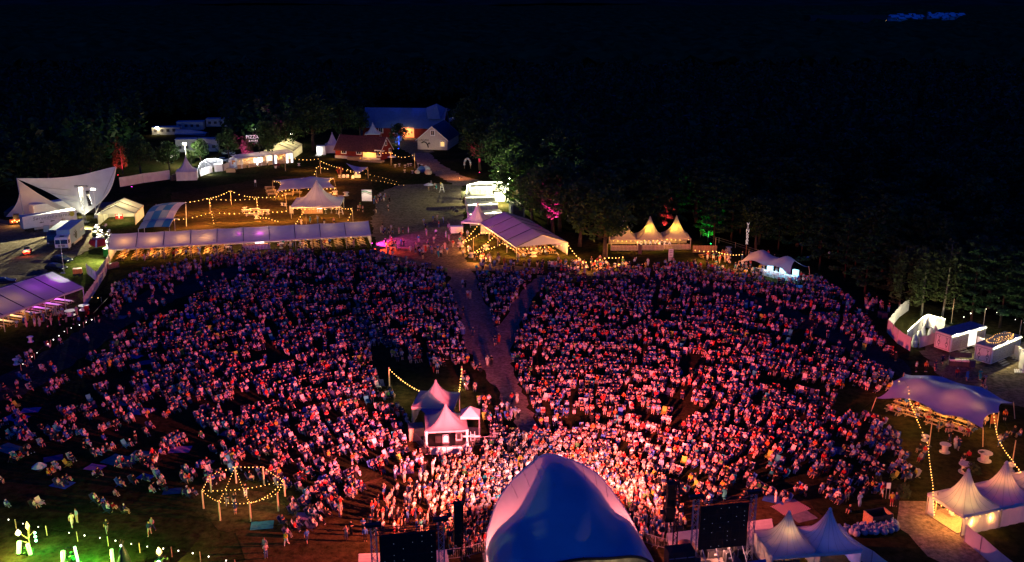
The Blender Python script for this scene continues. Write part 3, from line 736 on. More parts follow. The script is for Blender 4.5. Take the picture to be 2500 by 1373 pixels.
bulb_string('short string of bulbs along the left rows under the long marquee', [LF(10,1.0,2.6), LF(13,3,2.7), LF(18,1,2.5), LF(20,3,2.7)], 1.4, .3, BM)
bulb_string('row of bulbs under the right half of the long marquee eave', [LF(38,1,2.6), LF(46,2.5,2.7), LF(55,1,2.6)], 2.4, .3, BM)
# magenta and red stage lights on the ground right of the long tent
def par(label, p, col, power, to, angle=70, group='coloured uplights', z=.3, name='spotlight', cat='spotlight'):
    c = P(*p) if len(p) == 2 else Vector(p); t = thing(name, c, label, cat, group)
    m = MB(); m.lathe(c+Z*.05, [(.16,0),(.2,.05),(.2,.3)], 10); m.build('housing', BLACK, t)
    m = MB(); m.lathe(c+Z*.34, [(.17,0),(.17,.02)], 10); m.build('lens', ME('lens_%.1f_%.1f_%.1f' % col, col, 12), t)
    lamp('SPOT', c+Z*(z+.2), power, col, t, .1, to, angle); return t
par('magenta floodlight at the right end of the long marquee', (908,598,), (1,.05,.75), 14000, P(955,590,.5), 95, z=2.2)
par('red floodlight at the right front corner of the long marquee', (916,612), (1,.06,.02), 8000, P(975,612), 90, z=2.0)
# left marquee with purple light
t, F, L = gable_tent('white marquee at the left picture edge glowing purple inside', (-100,852), (207,739), 14, 3.0, 5.2, 6, ends=(1,), backwall=True, roof=MF('light_marquee_fabric', (.60,.60,.66), .14))
u = dirn(P(-100,852), P(207,739)); a = math.atan2(u.y, u.x)
CLOTH = M('white_table_cloth', (.75,.74,.7), .8, .1, 3)
k = 0
for s in range(9):
    if 1: table_bench(f'white-covered long table, {ordn[s]} from the right end inside the purple marquee', F(L-2.0-s*2.6, 4.0), a+R(90), 5.5, 'covered tables in the purple marquee', WOOD, CLOTH)
lamp('POINT', F(L-2.5, 5, 2.4), 620, (.7,.06,1), t, .25); lamp('POINT', F(L-7, 5, 2.4), 420, (.65,.1,.95), t, .25)
for s in (12, 16, 21, 26): lamp('POINT', F(L-s, 4, 2.2), 330, (1,.5,.14), t, .25)
for lab, p in (('round white table with red drinks cooler by the purple marquee', (206,757)), ('round white table nearest the purple marquee front posts', (172,770)), ('small white table at the left edge of the crowd', (75,835)), ('white standing table beside the bulbs at the left edge', (40,890))): spool_table(lab, P(*p), .95 if p[0] > 100 else .5, .9, 'round tables by the purple marquee', WHITEP)
bin_('tall red drinks cooler beside the round table at the purple marquee', (213,768), M('red_plastic', (.5,.02,.02), .4), (.6,.6,1.5))
m = thing('debris_net', P(232,775), 'grey camouflage netting screen between purple marquee and lawn', 'netting'); q = MB(); q.grid(lambda a, b: P(228+45*a, 765-48*a, .05+1.2*b) + Vector((0, .3*math.sin(a*14+b*5), 0)), 20, 5); q.build('net', M('grey_net', (.12,.12,.11), .8, .5, 8), m)
def lowbulbs(label, pxs, z=.9, pst=True, mesh=None, light=0, group='low festoon lights along the paths'):
    pts = [P(x, y, 0)+Z*z for x, y in pxs]; t = bulb_string(label, pts, 1.9, .15, mesh or BMW, light, 3, (1,.85,.55), group); 
    for p in pts:
        m = MB(); m.tube(Vector((p.x,p.y,0)), p+Z*.15, .05, .045); m.build('stake', WOODL, t)
    return t
lowbulbs('line of low warm lights on stakes beside the path left of the crowd', [(52,905),(85,878),(125,845),(165,815),(205,800),(232,788)])
lowbulbs('short row of low lights below the netting screen', [(218,735),(248,738)], mesh=BMS)
lowbulbs('string of low lights on wooden stakes along the bottom left fence line', [(-25,1268),(40,1292),(115,1308),(190,1322),(265,1334),(342,1350),(420,1360),(490,1372),(575,1392),(660,1408)], z=1.0)
# ================================================================ BACK FIELD AND FARM
def S(*pts): return [P(x, y, 0) + Z*z for x, y, z in pts]
AMB = (1,.50,.14)
def lpole(px, py, h, where): return pole(f'slim timber pole carrying festoon bulbs {where}', P(px,py), h, .07, WOODL, 'festoon_pole', 'pole', 'poles holding the light strings')
# courtyard strings around the beer garden
for px, py, h, w in ((565,500,4.0,'at the back peak of the beer garden'),(514,522,4.2,'at the left corner of the beer garden'),(629,520,4.3,'right of the beer garden back peak'),(700,512,4.2,'beside the left post of the big pagoda'),(862,545,4.0,'right of the big pagoda'),(749,560,4.5,'in front of the big pagoda')):
    lpole(px, py, h, w)
bulb_string('bulb string rising from the blue wave roof to the beer garden corner', S((430,525,3.2),(514,522,4.2),(565,500,4.0)), 1.15, .3, light=700)
bulb_string('bulb string from the back peak down to the big pagoda', S((565,500,4.0),(629,520,4.3),(706,510,4.2)), 1.1, .5, light=700)
bulb_string('straight bulb string across the back of the beer garden', S((514,522,4.0),(629,520,3.9)), 1.25, .3, light=600)
bulb_string('dense bulb string hanging down at the left beer garden corner', S((514,522,4.2),(525,578,3.0)), .75, .2, light=700)
bulb_string('dense bulb string hanging down right of the beer garden', S((629,520,4.3),(634,556,2.6),(655,560,3),(684,572,3.2)), .85, .3, light=700)
bulb_string('lower bulb string across the front of the beer garden', S((412,568,3.2),(520,548,3.2),(640,543,3.0),(706,542,3.0)), 1.2, .5, light=700)
bulb_string('bulb string from big pagoda corner to the long marquee ridge', S((750,530,3.0),(722,580,3.2)), 1.0, .2, light=600)
bulb_string('bulb string looping right of the big pagoda', S((828,535,3.2),(862,545,3.8),(846,575,3.0)), .9, .35, light=600)
# big pagoda
t, F = pagoda('large white high-peak pagoda tent with bulbs round its eave, in the beer garden', P(771,528)+Vector((0,3.5,0)), 12.5, R(4), 3.0, 8.6)
bulb_string('bulbs round the eave of the big pagoda', [F(-6,-6,2.7),F(0,-6.1,2.5),F(6,-6,2.7),F(6.1,0,2.6)], 1.0, .15, light=260, every=3)
lamp('POINT', F(0,0,2.6), 500, (1,.55,.2), t, .2)
def counter(label, c, L, rz, mat=WOODL, h=1.1, name='bar_counter'):
    c = Vector(c); t = thing(name, c, label, 'bar counter'); u = Vector((math.cos(rz), math.sin(rz), 0)); n = max(2, int(L/.45))
    for k in range(n):
        m = MB(); m.box(c+u*((k+.5)/n-.5)*L, (L/n-.04,.08,h), u=u); m.build('board', mat, t)
    m = MB(); m.box(c+Z*h+perp(u)*.3, (L+.1,.75,.06), u=u); m.build('top', mat, t); return t
counter('timber bar counter under the big pagoda', F(-1.5,-.5), 5.5, R(4)); 
m = MB(); m.box(F(.2,1.5,0), (1.2,.6,2.0)); q = thing('drinks_fridge', F(.2,1.5), 'lit drinks fridge behind the pagoda bar', 'fridge'); m.build('body', ME('lit_fridge', None, 0), q)
for k in range(3): high_table(f'{["left","middle","right"][k]} standing table at the right side of the pagoda bar', F(2.0+1.4*k,-.5+.6*(k%2)), .4, 1.1, 'standing tables by the pagoda bar')
# blue stretch tent behind it
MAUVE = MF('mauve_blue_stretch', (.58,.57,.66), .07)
cs = [(P(676,487),2.2),(P(822,480),2.4),(P(816,455),2.6),(P(668,462),2.6)]
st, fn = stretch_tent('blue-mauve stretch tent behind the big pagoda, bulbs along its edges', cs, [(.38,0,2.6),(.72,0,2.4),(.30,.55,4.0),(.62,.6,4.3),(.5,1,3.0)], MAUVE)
bulb_string('bulbs along the front edge of the blue-mauve stretch tent', [fn(k/8, 0)-Z*.1 for k in range(9)], .95, .1, BM, 420, 3)
bulb_string('bulbs down the left edge of the blue-mauve stretch tent', [fn(0, 1-k/4)-Z*.1 for k in range(5)], .8, .1, BM, 420, 3)
bulb_string('bulbs down the right edge of the blue-mauve stretch tent', [fn(1, 1-k/4)-Z*.1 for k in range(5)], .8, .1, BM, 420, 3)
for i,(x,y,l) in enumerate(((659,462,'rearmost bench table left of the blue-mauve stretch tent'),(662,470,'middle bench table left of the blue-mauve stretch tent'),(666,478,'front bench table left of the blue-mauve stretch tent'),(705,478,'bench table under the left front of the blue-mauve stretch tent'),(725,474,'second bench table under the left front of the blue-mauve stretch tent'))):
    table_bench(l, P(x,y), R(5), 3, 'bench tables round the stretch tent', WOODL)
for i,(x,y,l) in enumerate(((804,480,'square white table nearest the right pole of the stretch tent'),(812,490,'white table in front of the right stretch tent edge'),(832,487,'tall round white table right of the big pagoda peak'),(845,478,'largest round white table right of the stretch tent'),(818,475,'small white table under the right edge of the stretch tent'))):
    spool_table(l, P(x,y), .9 if i > 1 else .7, .95, 'white tables by the stretch tent')
def deckchair_mesh(col):
    m = MB()
    m.slab((-.28,-.35,.30),(.28,-.35,.30),(.28,.25,.36),(-.28,.25,.36),.04); m.slab((-.28,.25,.36),(.28,.25,.36),(.28,.55,1.0),(-.28,.55,1.0),.04)
    for x in (-.3,.3):
        m.tube((x,-.4,.02),(x,.35,.5),.025,n=4); m.tube((x,.5,.0),(x,-.2,.45),.025,n=4); m.tube((x,.25,.36),(x,.57,1.03),.025,n=4); m.tube((x,-.3,.52),(x,.4,.55),.022,n=4)
    return m
# beer garden picnic tables, menu board, barrels
for i,(x,y,l,r_) in enumerate(((602,519,'left picnic table in the beer garden',.1),(612,528,'front left picnic table in the beer garden',.1),(622,516,'rear picnic table in the beer garden beside the right pole',.1),(632,527,'long picnic table at the right of the beer garden',.1),(646,519,'picnic table right of the beer garden pole',.0))):
    table_bench(l, P(x,y), r_, 2.6, 'picnic tables in the beer garden', M('whitewashed_wood', (.62,.58,.52), .7, .2, 5))
for i,(x,y,l) in enumerate(((598,514,'left small spool table behind the picnic tables'),(654,523,'right small spool table beside the picnic tables'),(626,534,'front small spool table before the picnic tables'))): spool_table(l, P(x,y), .6, .8, 'spool tables in the beer garden')
def aframe(label, p, h=2.2, w=1.3, mat=WHITEP):
    c = P(*p); t = thing('a_frame_stand', c, label, 'stand')
    for s in (-1,1):
        m = MB(); m.tube(c+Vector((s*w/2,-.3,0)), c+Vector((s*.1,0,h)), .06); m.tube(c+Vector((s*w/2,.3,0)), c+Vector((s*.1,0,h)), .06); m.build('leg', mat, t)
    m = MB()
    for k in (.3,.6): m.tube(c+Vector((-w/2*(1-k)-.05,-.3*(1-k),h*k)), c+Vector((w/2*(1-k)+.05,-.3*(1-k),h*k)), .05)
    m.build('rung', mat, t); return t
aframe('white A-frame stand at the right front post of the big pagoda', (832,524)); aframe('tall white A-frame ladder at the edge of the gravel plaza', (1079,470), 2.6)
def board(label, p, w, h, mat, name='sign_board', z=.3, rz=0, ut=None):
    c = P(*p); t = thing(name, c, label, 'sign'); u = Vector((math.cos(rz), math.sin(rz), 0))
    m = MB(); m.box(c+Z*z, (w,.06,h), u=u); m.build('panel', mat, t); m = MB()
    for s in (-1,1): m.tube(c+u*s*w*.42, c+u*s*w*.42+Z*(z+.1), .03, n=4)
    m.build('leg', STEEL, t); return t, c, u
board('white menu board at the left front post of the big pagoda', (712,524), 1.0, 2.0, M('chalk_board', (.5,.48,.42)))
for i,(x,y) in enumerate(((689,502),(697,503))): spool_table(f'{["left","right"][i]} small white crate table behind the left pagoda post', P(x,y), .45, .7, 'crate tables behind pagoda')
board('small white sign on a post on the dark lawn', (624,456), .5, .8, WHITEP, z=1.2)
# back lounge: sail, chairs, bulbs
sail = thing('shade_sail', P(872,428), 'blue-mauve triangular shade sail with bulbs over the lounge corner', 'shade sail')
q = [P(846,418)+Z*2.6, P(899,428)+Z*2.6, P(874,440)+Z*1.8]
m = MB(); m.grid(lambda a, b: (q[0].lerp(q[1], a)).lerp(q[2], b) - Z*.5*math.sin(math.pi*a)*(1-b), 10, 8); m.build('sail_cloth', MAUVE, sail)
for x,y,h,w in ((774,452,4.5,'left of the lounge corner'),(783,424,4.2,'behind the lounge corner'),(833,436,3.6,'at the left of the shade sail'),(899,436,3.6,'at the right of the shade sail'),(955,404,4.8,'in front of the red barn gable'),(1013,412,5.0,'at the right end of the barn bulbs'),(697,418,4.5,'in front of the right bar stall')): lpole(x,y,h,w)
bulb_string('bulbs from the bar stalls to the tall pole behind the lounge', S((718,418,4.2),(783,418,4.2)), 1.3, .5, light=500)
bulb_string('bulbs from the tall pole down to the shade sail', S((783,424,4.2),(833,436,3.4),(862,438,2.2)), 1.2, .3, light=500)
bulb_string('bulbs looping left of the lounge corner', S((768,452,3.0),(776,446,5.2),(812,436,3.0)), .95, .3, light=500)
bulb_string('bulbs along the shade sail edges', S((846,430,2.4),(874,438,2.0),(899,434,3.2)), .8, .2, light=500)
bulb_string('bulb string in front of the red barn gable', S((924,402,4.0),(955,404,4.6),(985,415,4.2),(1013,412,4.8)), 1.2, .4, light=600)
bulb_string('long row of small path lights right of the lounge', S((902,447,1.0),(935,452,1.2),(968,460,1.2),(992,462,1.2)), 2.0, .05, BMS)
bulb_string('second row of small path lights behind the lounge', S((888,430,1.0),(930,440,1.0),(972,452,1.0)), 2.2, .05, BMS)
for i,(x,y) in enumerate(((839,434),(848,434),(862,436),(870,434),(877,434),(869,428))):
    c = P(x,y); t = thing('lounge_chair', c, f'white wicker lounge chair, {ordn[i]} from the left under the shade sail', 'chair', 'white lounge chairs under the shade sail')
    m = MB(); m.box(c, (.8,.8,.4)); m.build('seat', WHITEP, t); m = MB(); m.box(c+Vector((0,.4,.3)), (.8,.12,.6)); m.build('backrest', WHITEP, t)
    for s in (-1,1): m = MB(); m.box(c+Vector((s*.4,0,.3)), (.12,.8,.35)); m.build('armrest', WHITEP, t)
spool_table('small white spool table left of the lounge chairs', P(829,434), .5, .8, 'lounge tables'); spool_table('small white stool table in front of the bar stalls', P(730,405), .5, .8, 'lounge tables')
m = thing('red_lit_shrub', P(830,424), 'round red-lit shrub beside the lounge chairs', 'shrub'); q = MB()
for k in range(120): 
    d = Vector(rng.normal(size=3)).normalized()*random.uniform(.6,1.1); p = P(830,424)+Z*1.1+d; a = Vector(rng.normal(size=3)).normalized()*.2; b = a.orthogonal().normalized()*.2; q.quad(p-a-b,p+a-b,p+a+b,p-a+b)
q.build('foliage', M('red_light_painted_leaves', (.18,.03,.02), .8, .4, 3), m)  # red light on the shrub is put into the leaf colour
# tables and bean bags on the lawn by the barn
k = 0
for x,y in ((965,408),(975,406),(989,409),(997,406),(1003,405),(1021,406),(1030,407),(988,421),(1007,423)):
    high_table(f'white cafe table on the dark lawn, {ordn[k]} of the group by the barn path', P(x,y), .45, .75, 'white cafe tables on the dark lawn'); k += 1
for i,(x,y,r_,c,l) in enumerate(((1019,424,.9,(.6,.5,.42),'pale small bean bag left of the blue one'),(1029,420,1.5,(.08,.2,.4),'blue bean bag on the dark lawn'),(1040,419,1.5,(.62,.62,.58),'large white bean bag on the dark lawn'),(1046,426,1.25,(.62,.4,.3),'peach coloured bean bag on the dark lawn'))):
    m = thing('bean_bag', P(x,y), l, 'bean bag'); q = MB(); q.ball(P(x,y)+Z*r_*.5, r_, 12, 8, (1,1,.7)); q.build('cushion', M('beanbag%d' % i, c, .8), m, smooth=True)
    q = MB(); q.ball(P(x,y)+Z*r_*1.15, r_*.3, 8, 5, (1,1,.6)); q.build('top_knot', MC['beanbag%d' % i], m)
def umbrella(label, p, r, h, mat):
    c = P(*p); t = thing('parasol', c, label, 'parasol', 'parasols'); m = MB(); m.tube(c, c+Z*h, .04); m.build('pole', WOODL, t)
    m = MB(); m.lathe(c+Z*(h-.55), [(r,0),(r*.5,.36),(.03,.6)], 8, False); m.build('canopy', mat, t); m = MB(); m.lathe(c, [(.35,0),(.3,.1)], 10); m.build('base', DARK, t); return t
umbrella('white parasol over a small stand on the gravel plaza', (1047,468), 1.55, 2.5, MF('parasol_cloth', (.7,.72,.78), .2)); umbrella('cream parasol in front of the red barn gable', (957,397), 1.6, 2.4, MF('parasol_cloth', None))
umbrella('dark parasol in front of the photo wall', (897,488), 1.3, 2.3, DARK)
t, c, u = board('white photo wall with green and grey wave stripes', (896,492), 2.8, 3.2, WHITEP, 'photo_wall', .1)
for k,(z,col) in enumerate(((2.5,'green_stripe'),(2.1,'grey_stripe'))):
    m = MB(); n = 12; f = lambda a, o: c+u*(-1.4+2.8*a)+Vector((0,-.045,z+o+.25*math.sin(a*5)))
    m.add([f(i/n,0) for i in range(n+1)]+[f(i/n,.3) for i in range(n+1)], [(i,i+1,n+2+i,n+1+i) for i in range(n)]); m.build('wave_stripe', M(col, (.05,.25,.10) if k == 0 else (.3,.32,.3)), t)
lamp('SPOT', c+Vector((0,-2.5,2.8)), 260, (1,.9,.7), t, .1, c+Z*1.5, 90)
# bars with lit counters
def bar_stall(label, a, b, nb, dark=False):
    A, B = P(*a), P(*b); u = dirn(A,B); v = perp(u); L = (B-A).length; t = thing('bar_stall', A, label, 'bar stall', 'bar stalls at the back of the field')
    F = lambda s, w, z=0: A+u*s+v*w+Z*z
    m = MB(); m.grid(lambda p,q: F(-.2+(L+.4)*p, -.6+5*q, 3.4+.7*math.sin(math.pi*.5*q)-.06*math.sin(p*math.pi*nb)**2), nb*6, 5); m.build('roof', MF('violet_roof', (.5,.5,.62), .15), t, smooth=True)
    for k in range(nb+1):
        for w in (0,4.4):
            m = MB(); m.tube(F(L*k/nb,w), F(L*k/nb,w,3.4), .07); m.build('post', WHITEP, t)
    n = int(L/.42)
    for k in range(n):
        if k % 9 == 8: continue
        m = MB(); m.box(F((k+.5)*L/n, .1), (L/n-.05,.07,1.15), u=u); m.build('board', WOODL, t)
    m = MB(); m.box(F(L/2,.4,1.15), (L,.7,.06), u=u); m.build('counter_top', WOODL, t)
    m = MB(); m.grid(lambda p,q: F(L*p,4.4,3.3*q), 4, 1); m.build('back_wall', M('warm_back_wall', (.5,.36,.22), .8), t)
    for k in range(2*nb): m = MB(); m.box(F((k+.5)*L/(2*nb),4.2,1.6), (L/(2*nb)-.5,.3,.06), u=u); m.build('shelf', WOODD, t)
    for k in range(2*nb):
        m = MB(); m.box(F((k+.5)*L/(2*nb), 4.1, 2.35), (1.3,.05,.5), u=u); m.build('menu_sign', random.choice([WOODD, DARK, M('orange_board', (.5,.2,.05))]), t)
    for k in range(nb): lamp('POINT', F(L*(k+.5)/nb,2.0,2.9), 620, (1,.58,.24), t, .2)
    for s in (0,L):
        m = MB(); m.quad(F(s,0),F(s,4.4),F(s,4.4,3.3),F(s,0,3.3)); m.build('side_wall', WHITE_THICK, t)
    return t, F, L
t, F, L = bar_stall('left bar stall with a row of glowing bulbs over the counter', (580,413), (666,402), 3)
bulb_string('bulbs under the roof of the left bar stall', [F(.5,.3,2.7),F(L*.33,.3,2.5),F(L*.7,.3,2.6)], .8, .2, BM, 0)
for k,s in enumerate((.66,.78)): 
    q = thing('drinks_fridge', F(L*s,3), f'{["left","right"][k]} bright white fridge in the left bar stall', 'fridge'); m = MB(); m.box(F(L*s,3), (1.3,.7,2.2), u=u); m.build('body', ME('bright_fridge', (.95,.97,1), 3), q)
lamp('POINT', F(L*.7,1.5,1.8), 420, (.95,.97,1), t, .2)
t, F, L = bar_stall('right bar stall with white curtains and a slatted counter', (672,402), (715,397), 2)
for k,s in enumerate((.03,.68,.95)):
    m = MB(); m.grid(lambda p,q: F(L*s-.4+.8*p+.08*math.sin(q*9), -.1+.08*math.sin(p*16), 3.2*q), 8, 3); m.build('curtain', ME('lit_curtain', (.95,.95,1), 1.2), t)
bulb_string('bulbs under the roof of the right bar stall', [F(.6,.6,2.4),F(L-.6,.6,2.4)], 1.2, .15, BM, 0)
t, F = pagoda('white box tent with an orange notice at the left end of the bar stalls', P(573,412)+Vector((0,2,0)), 4.4, R(12), 2.9, 4.2, walls=(0,1,2,3), ribs=False, pw=1.2)
m = MB(); m.box(F(-.6,-2.3,1.5), (1.0,.05,1.3), R(12)); m.build('orange_notice', M('orange_board', None), t)
m = thing('timber_planter', P(564,421), 'timber planter box in front of the white box tent', 'planter'); q = MB(); q.box(P(564,421), (2.8,1.0,1.3), .1); q.build('box', WOOD, m)
for i,(x,y) in enumerate(((673,411),(680,410))):
    m = thing('flower_pot', P(x,y), f'{["white pot with red flowers","dark flower tub"][i]} in front of the bar stalls', 'flower pot'); q = MB(); q.lathe(P(x,y),[(.3,0),(.5,.8)],10); q.build('pot', WHITEP if i == 0 else DARK, m); q = MB(); q.ball(P(x,y)+Z*1.1,.7,8,5,(1,1,.6)); q.build('flowers', M('dark_red_flowers', (.15,.02,.03), .8, .6, 6), m)
# LED pen, pagoda and fence at the left back
ring = [P(486,428), P(488,418)+Vector((0,1,0)), P(505,407), P(528,405), P(543,408), P(544,418), P(524,420)]
t = wall_run('white ring-shaped screen lit by bright light strips along its top', ring, 2.4, 'lit_screen', panel=2.5, cat='screen'); led_run(t, ring, 2.45, 1, 330, (.95,.97,1), ME('cold_led', (.9,.95,1), 6))
lamp('POINT', P(512,414,1.8), 900, (.95,.97,1), t, .3)
m = thing('urinal_cabin', P(505,412), 'grey cabins inside the lit ring screen', 'cabin'); 
for k in range(4): q = MB(); q.box(P(498+9*k,411-k), (1.0,1.0,1.9), .3); q.build('cabin_box', WHITEP, m)
wall_run('white fence panels in front of the lit ring screen', [P(489,431), P(519,421)], 2.3, panel=3)
wall_run('white cloth fence between the ring screen and the white box tent', [P(546,418), P(565,411), P(578,414)], 2.3, panel=3)
wall_run('long white fence at the back of the dark lawn with a magenta light spot', [P(293,457), P(350,447), P(416,438)], 2.9, panel=6, posts=False)
par('small magenta light on the grass aimed at the long white fence', (322,459), (1,.05,.9), 160, P(324,450,1.2), 60)
pagoda('grey-mauve pagoda tent with closed walls behind the long fence', P(453,440)+Vector((0,2,0)), 6.2, R(14), 2.7, 6.8, walls=(0,1,3))
t = thing('stored_boxes', P(432,442), 'dark stored boxes and poles left of the grey-mauve pagoda', 'boxes')
for k in range(7): q = MB(); q.box(P(420+3.2*k,441-.4*k), (.9,.8,random.uniform(.8,2.2)), random.random()); q.build('box', random.choice([DARK, WHITE_THICK, BLACK]), t)
flood_mast('floodlight mast shining through the shrubs behind the ring screen', (456,405), 352, 9000); flood_mast('small bright lamp by the dark site cabins', (386,330), 312, 700, col=(1,.75,.4)); flood_mast('far lamp shining between the tall trees', (713,356), 327, 900)
flood_mast('faint lamp high between trees above the pizza sign', (625,350), 316, 300)
# PIZZA & MORE sign
ps = thing('pizza_sign', P(605,412), 'large white letters PIZZA & MORE on a dark frame above the bar stalls', 'sign')
LET = ME('lit_letters', (1,.75,.8), .6); c0 = P(613,405); 
m = MB(); m.tube(c0+Vector((-2.8,2,0)), c0+Vector((-2.8,2,9)), .08); m.tube(c0+Vector((2.6,2,0)), c0+Vector((2.6,2,9)), .08); m.tube(c0+Vector((-2.8,2,8.75)), c0+Vector((2.6,2,8.75)), .06); m.tube(c0+Vector((-2.8,2,7.6)), c0+Vector((2.6,2,7.6)), .06); m.build('frame', BLACK, ps)
text('PIZZA', c0+Vector((.6,1.8,9.4)), 1.55, LET, ps, (1,.04,0), Z); text('& MORE', c0+Vector((.9,1.8,8.1)), .85, LET, ps, (1,.04,0), Z)
# marquee behind bars + kiosk
t, F, L = gable_tent('yellow-lit marquee behind the right bar stall under the trees', (716,388), (738,372), 10, 3.0, 5.2, 3, roof=CREAM, ends=(0,), wall=CREAM, frontwall=True, L=15); end_wall(t, F, L, 10, 3, mat=CREAM)
for s in (.2,.5,.8): lamp('POINT', F(L*s,5,2.4), 1500, (1,.85,.42), t, .3)
k = thing('white_kiosk', P(783,379), 'small white kiosk with a lit glass door left of the red barn', 'kiosk'); c = P(783,379)+Vector((0,1.5,0))
m = MB(); m.box(c, (3.2,2.6,3.2), .1); m.build('cabin', WHITEP, k); m = MB(); m.box(c+Vector((-.4,-1.33,.15)), (1.9,.06,2.6), .1); m.build('door', ME('lit_door', (.95,.95,.8), 1.3), k); m = MB(); m.box(c+Vector((-.6,-2.6,.02)), (2.2,2.2,.1), .1); m.build('ramp', WHITEP, k)
lamp('POINT', c+Vector((-.4,-2,2)), 160, (.95,.97,.8), k)
pagoda('small cream pagoda tent between kiosk and red barn', P(810,374)+Vector((0,2.5,0)), 5.5, R(10), 2.8, 7.0, walls=(0,)); lamp('POINT', P(812,374,2.2), 420, WARM)
# barns
REDW = M('falu_red_boards', (.17,.016,.012), .8, .25, 3); TILE = M('dark_red_tiles', (.10,.035,.03), .8, .4, 2); BLUEROOF = M('grey_metal_roof', (.10,.20,.34), .5, .15, 1)
def barn(label, a, b, W, he, hr, wallm, roofm, wins, plinth=None, gw=None, name='barn', over=.5, cols=16):
    A, B = P(*a), P(*b); u = dirn(A,B); v = perp(u); L = (B-A).length; t = thing(name, A, label, 'building'); F = lambda s,w,z=0: A+u*s+v*w+Z*z
    n = int(L/.9)
    for w in (0,W):
        m = MB(); m.slab(F(0,w),F(L,w),F(L,w,he),F(0,w,he),.2 if w == 0 else -.2); m.build('wall', wallm, t)
    for s in (0,L):
        m = MB(); q = [F(s,0),F(s,W),F(s,W,he),F(s,W/2,hr-.1),F(s,0,he)]; m.quad(*q); m.build('gable_wall', wallm, t)
    m = MB()
    for k in range(n): m.box(F((k+.5)*L/n,-.03,.8), (.12,.05,he-.9), u=u)
    m.build('batten', wallm, t)
    for side in (0,1):
        w0 = -over if side == 0 else W+over; k2 = (hr-he)/(W/2); z0 = he-over*k2
        for k in range(cols):
            m = MB(); s0, s1 = -over+(L+2*over)*k/cols, -over+(L+2*over)*(k+1)/cols-.03
            q = [F(s0,w0,z0+.1),F(s1,w0,z0+.1),F(s1,W/2,hr+.1),F(s0,W/2,hr+.1)]
            if side: q = q[::-1]
            m.slab(*q, .12); m.build('roof_sheet', roofm, t)
    for s in (-over-.02, L+over+.02):
        m = MB()
        for w0,w1 in ((-over,W/2),(W+over,W/2)): m.slab(F(s,w0,he-over*(hr-he)/(W/2)+.12),F(s,w1,hr+.12),F(s,w1,hr-.15),F(s,w0,he-over*(hr-he)/(W/2)-.15),.06)
        m.build('barge_board', WHITEP, t)
    if plinth: m = MB(); m.box(F(L/2,-.12), (L+.3,.3,plinth), u=u); m.build('plinth', M('pale_plinth', (.5,.48,.44)), t)
    GL = M('dark_pane', (.02,.02,.025), .15, .1, 1)
    for kind,s,z,ww,hh in wins:
        f, nrm, du = (F(s,-.06,z), v, u) if kind == 'f' else (F(L+.06,s,z), u, v) if kind == 'r' else (F(-.06,s,z), u, v)
        m = MB(); m.box(f, (ww+.5,.1,hh+.5), u=du); fr = m.build('window', WHITEP, t)
        off = -v*.06 if kind == 'f' else u*.06 if kind == 'r' else -u*.06
        for sx in (-1,1): m = MB(); m.box(f+off+Z*.25+du*sx*ww*.26, (ww*.44,.06,hh), u=du); m.build('pane', GL, fr)
    return t, F, u, v, L
t, F, u, v, L = barn('dark red timber barn with a tiled roof and white window frames', (819,386), (928,393), 9, 3.2, 7.6, REDW, TILE, [('f',3.5,1.7,1.6,.9),('f',9.5,1.7,1.6,.9),('f',17,1.5,2.0,1.7),('r',4.5,4.6,1.1,1.3),('r',7.4,1.5,1.1,1.4)], plinth=1.0)
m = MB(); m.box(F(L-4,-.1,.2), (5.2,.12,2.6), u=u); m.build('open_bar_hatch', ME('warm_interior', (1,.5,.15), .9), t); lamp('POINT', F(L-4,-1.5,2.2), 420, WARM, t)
m = MB(); m.box(F(L-9,-2,0), (5,1.2,1.2), u=u); m.build('timber_terrace', WOOD, t); m = MB(); m.box(F(L-2,-2.5,0), (9,2.6,.5), u=u); m.build('stone_terrace', M('stone', (.25,.2,.16), .9, .4, 1.5), t)
m = MB(); m.box(F(L+.2,2.2,2.9), (.08,1.5,.35), u=u); m.build('gable_sign', WHITEP, t)
lamp('SPOT', F(L+9,3,.6), 700, (1,.35,.2), t, .2, F(L,4.5,4), 80)
t, F, u, v, L = barn('big red barn with a wide blue-grey metal roof and white windows', (886,335), (1080,338), 15, 4.2, 11.0, REDW, BLUEROOF, [('f',7.5,1.7,1.5,1.9),('f',13,1.7,1.5,1.9),('f',19,1.7,1.5,1.9)], cols=22)
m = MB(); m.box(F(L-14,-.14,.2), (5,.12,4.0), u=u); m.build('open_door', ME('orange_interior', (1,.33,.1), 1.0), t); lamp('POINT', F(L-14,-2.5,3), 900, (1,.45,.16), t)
m = MB()
for k in range(4): m.box(F(L-16+k*1.2,-.22,1.2+.6*(k%2)), (.5,.05,.8), u=u)
m.build('door_poster', REDP, t)
A2 = F(L-9,2,0); m = MB(); hw = 5; m.add([F(L-6,2,7.4),F(L-1,2,7.4),F(L-3.0,5,13.2),F(L-3.0,9,11.2),F(L-8,7.4,11.1),F(L+.4,7.4,11.1)], [(0,1,2),(0,2,4),(1,5,2),(2,5,3),(2,3,4)]); m.build('roof_gablet', BLUEROOF, t)
lamp('POINT', P(903,342,3), 900, FLOODC, t, .3); lamp('POINT', P(950,342,2), 300, FLOODC, t, .3)
pagoda('small white pagoda in front of the big red barn', P(912,340)+Vector((0,-1,0)), 6, R(3), 2.6, 6.6)
t, F, u, v, L = barn('cream gabled timber house with dark LADAN lettering and emblem', (1093,367), (1120,349), 11.5, 3.8, 8.6, M('cream_boards', (.50,.44,.36), .75, .12, 2), M('slate_roof', (.03,.04,.06), .6), [('l',5.6,5.2,1.2,1.6),('l',1.9,1.2,1.6,1.8)], name='gabled_house', cols=8)
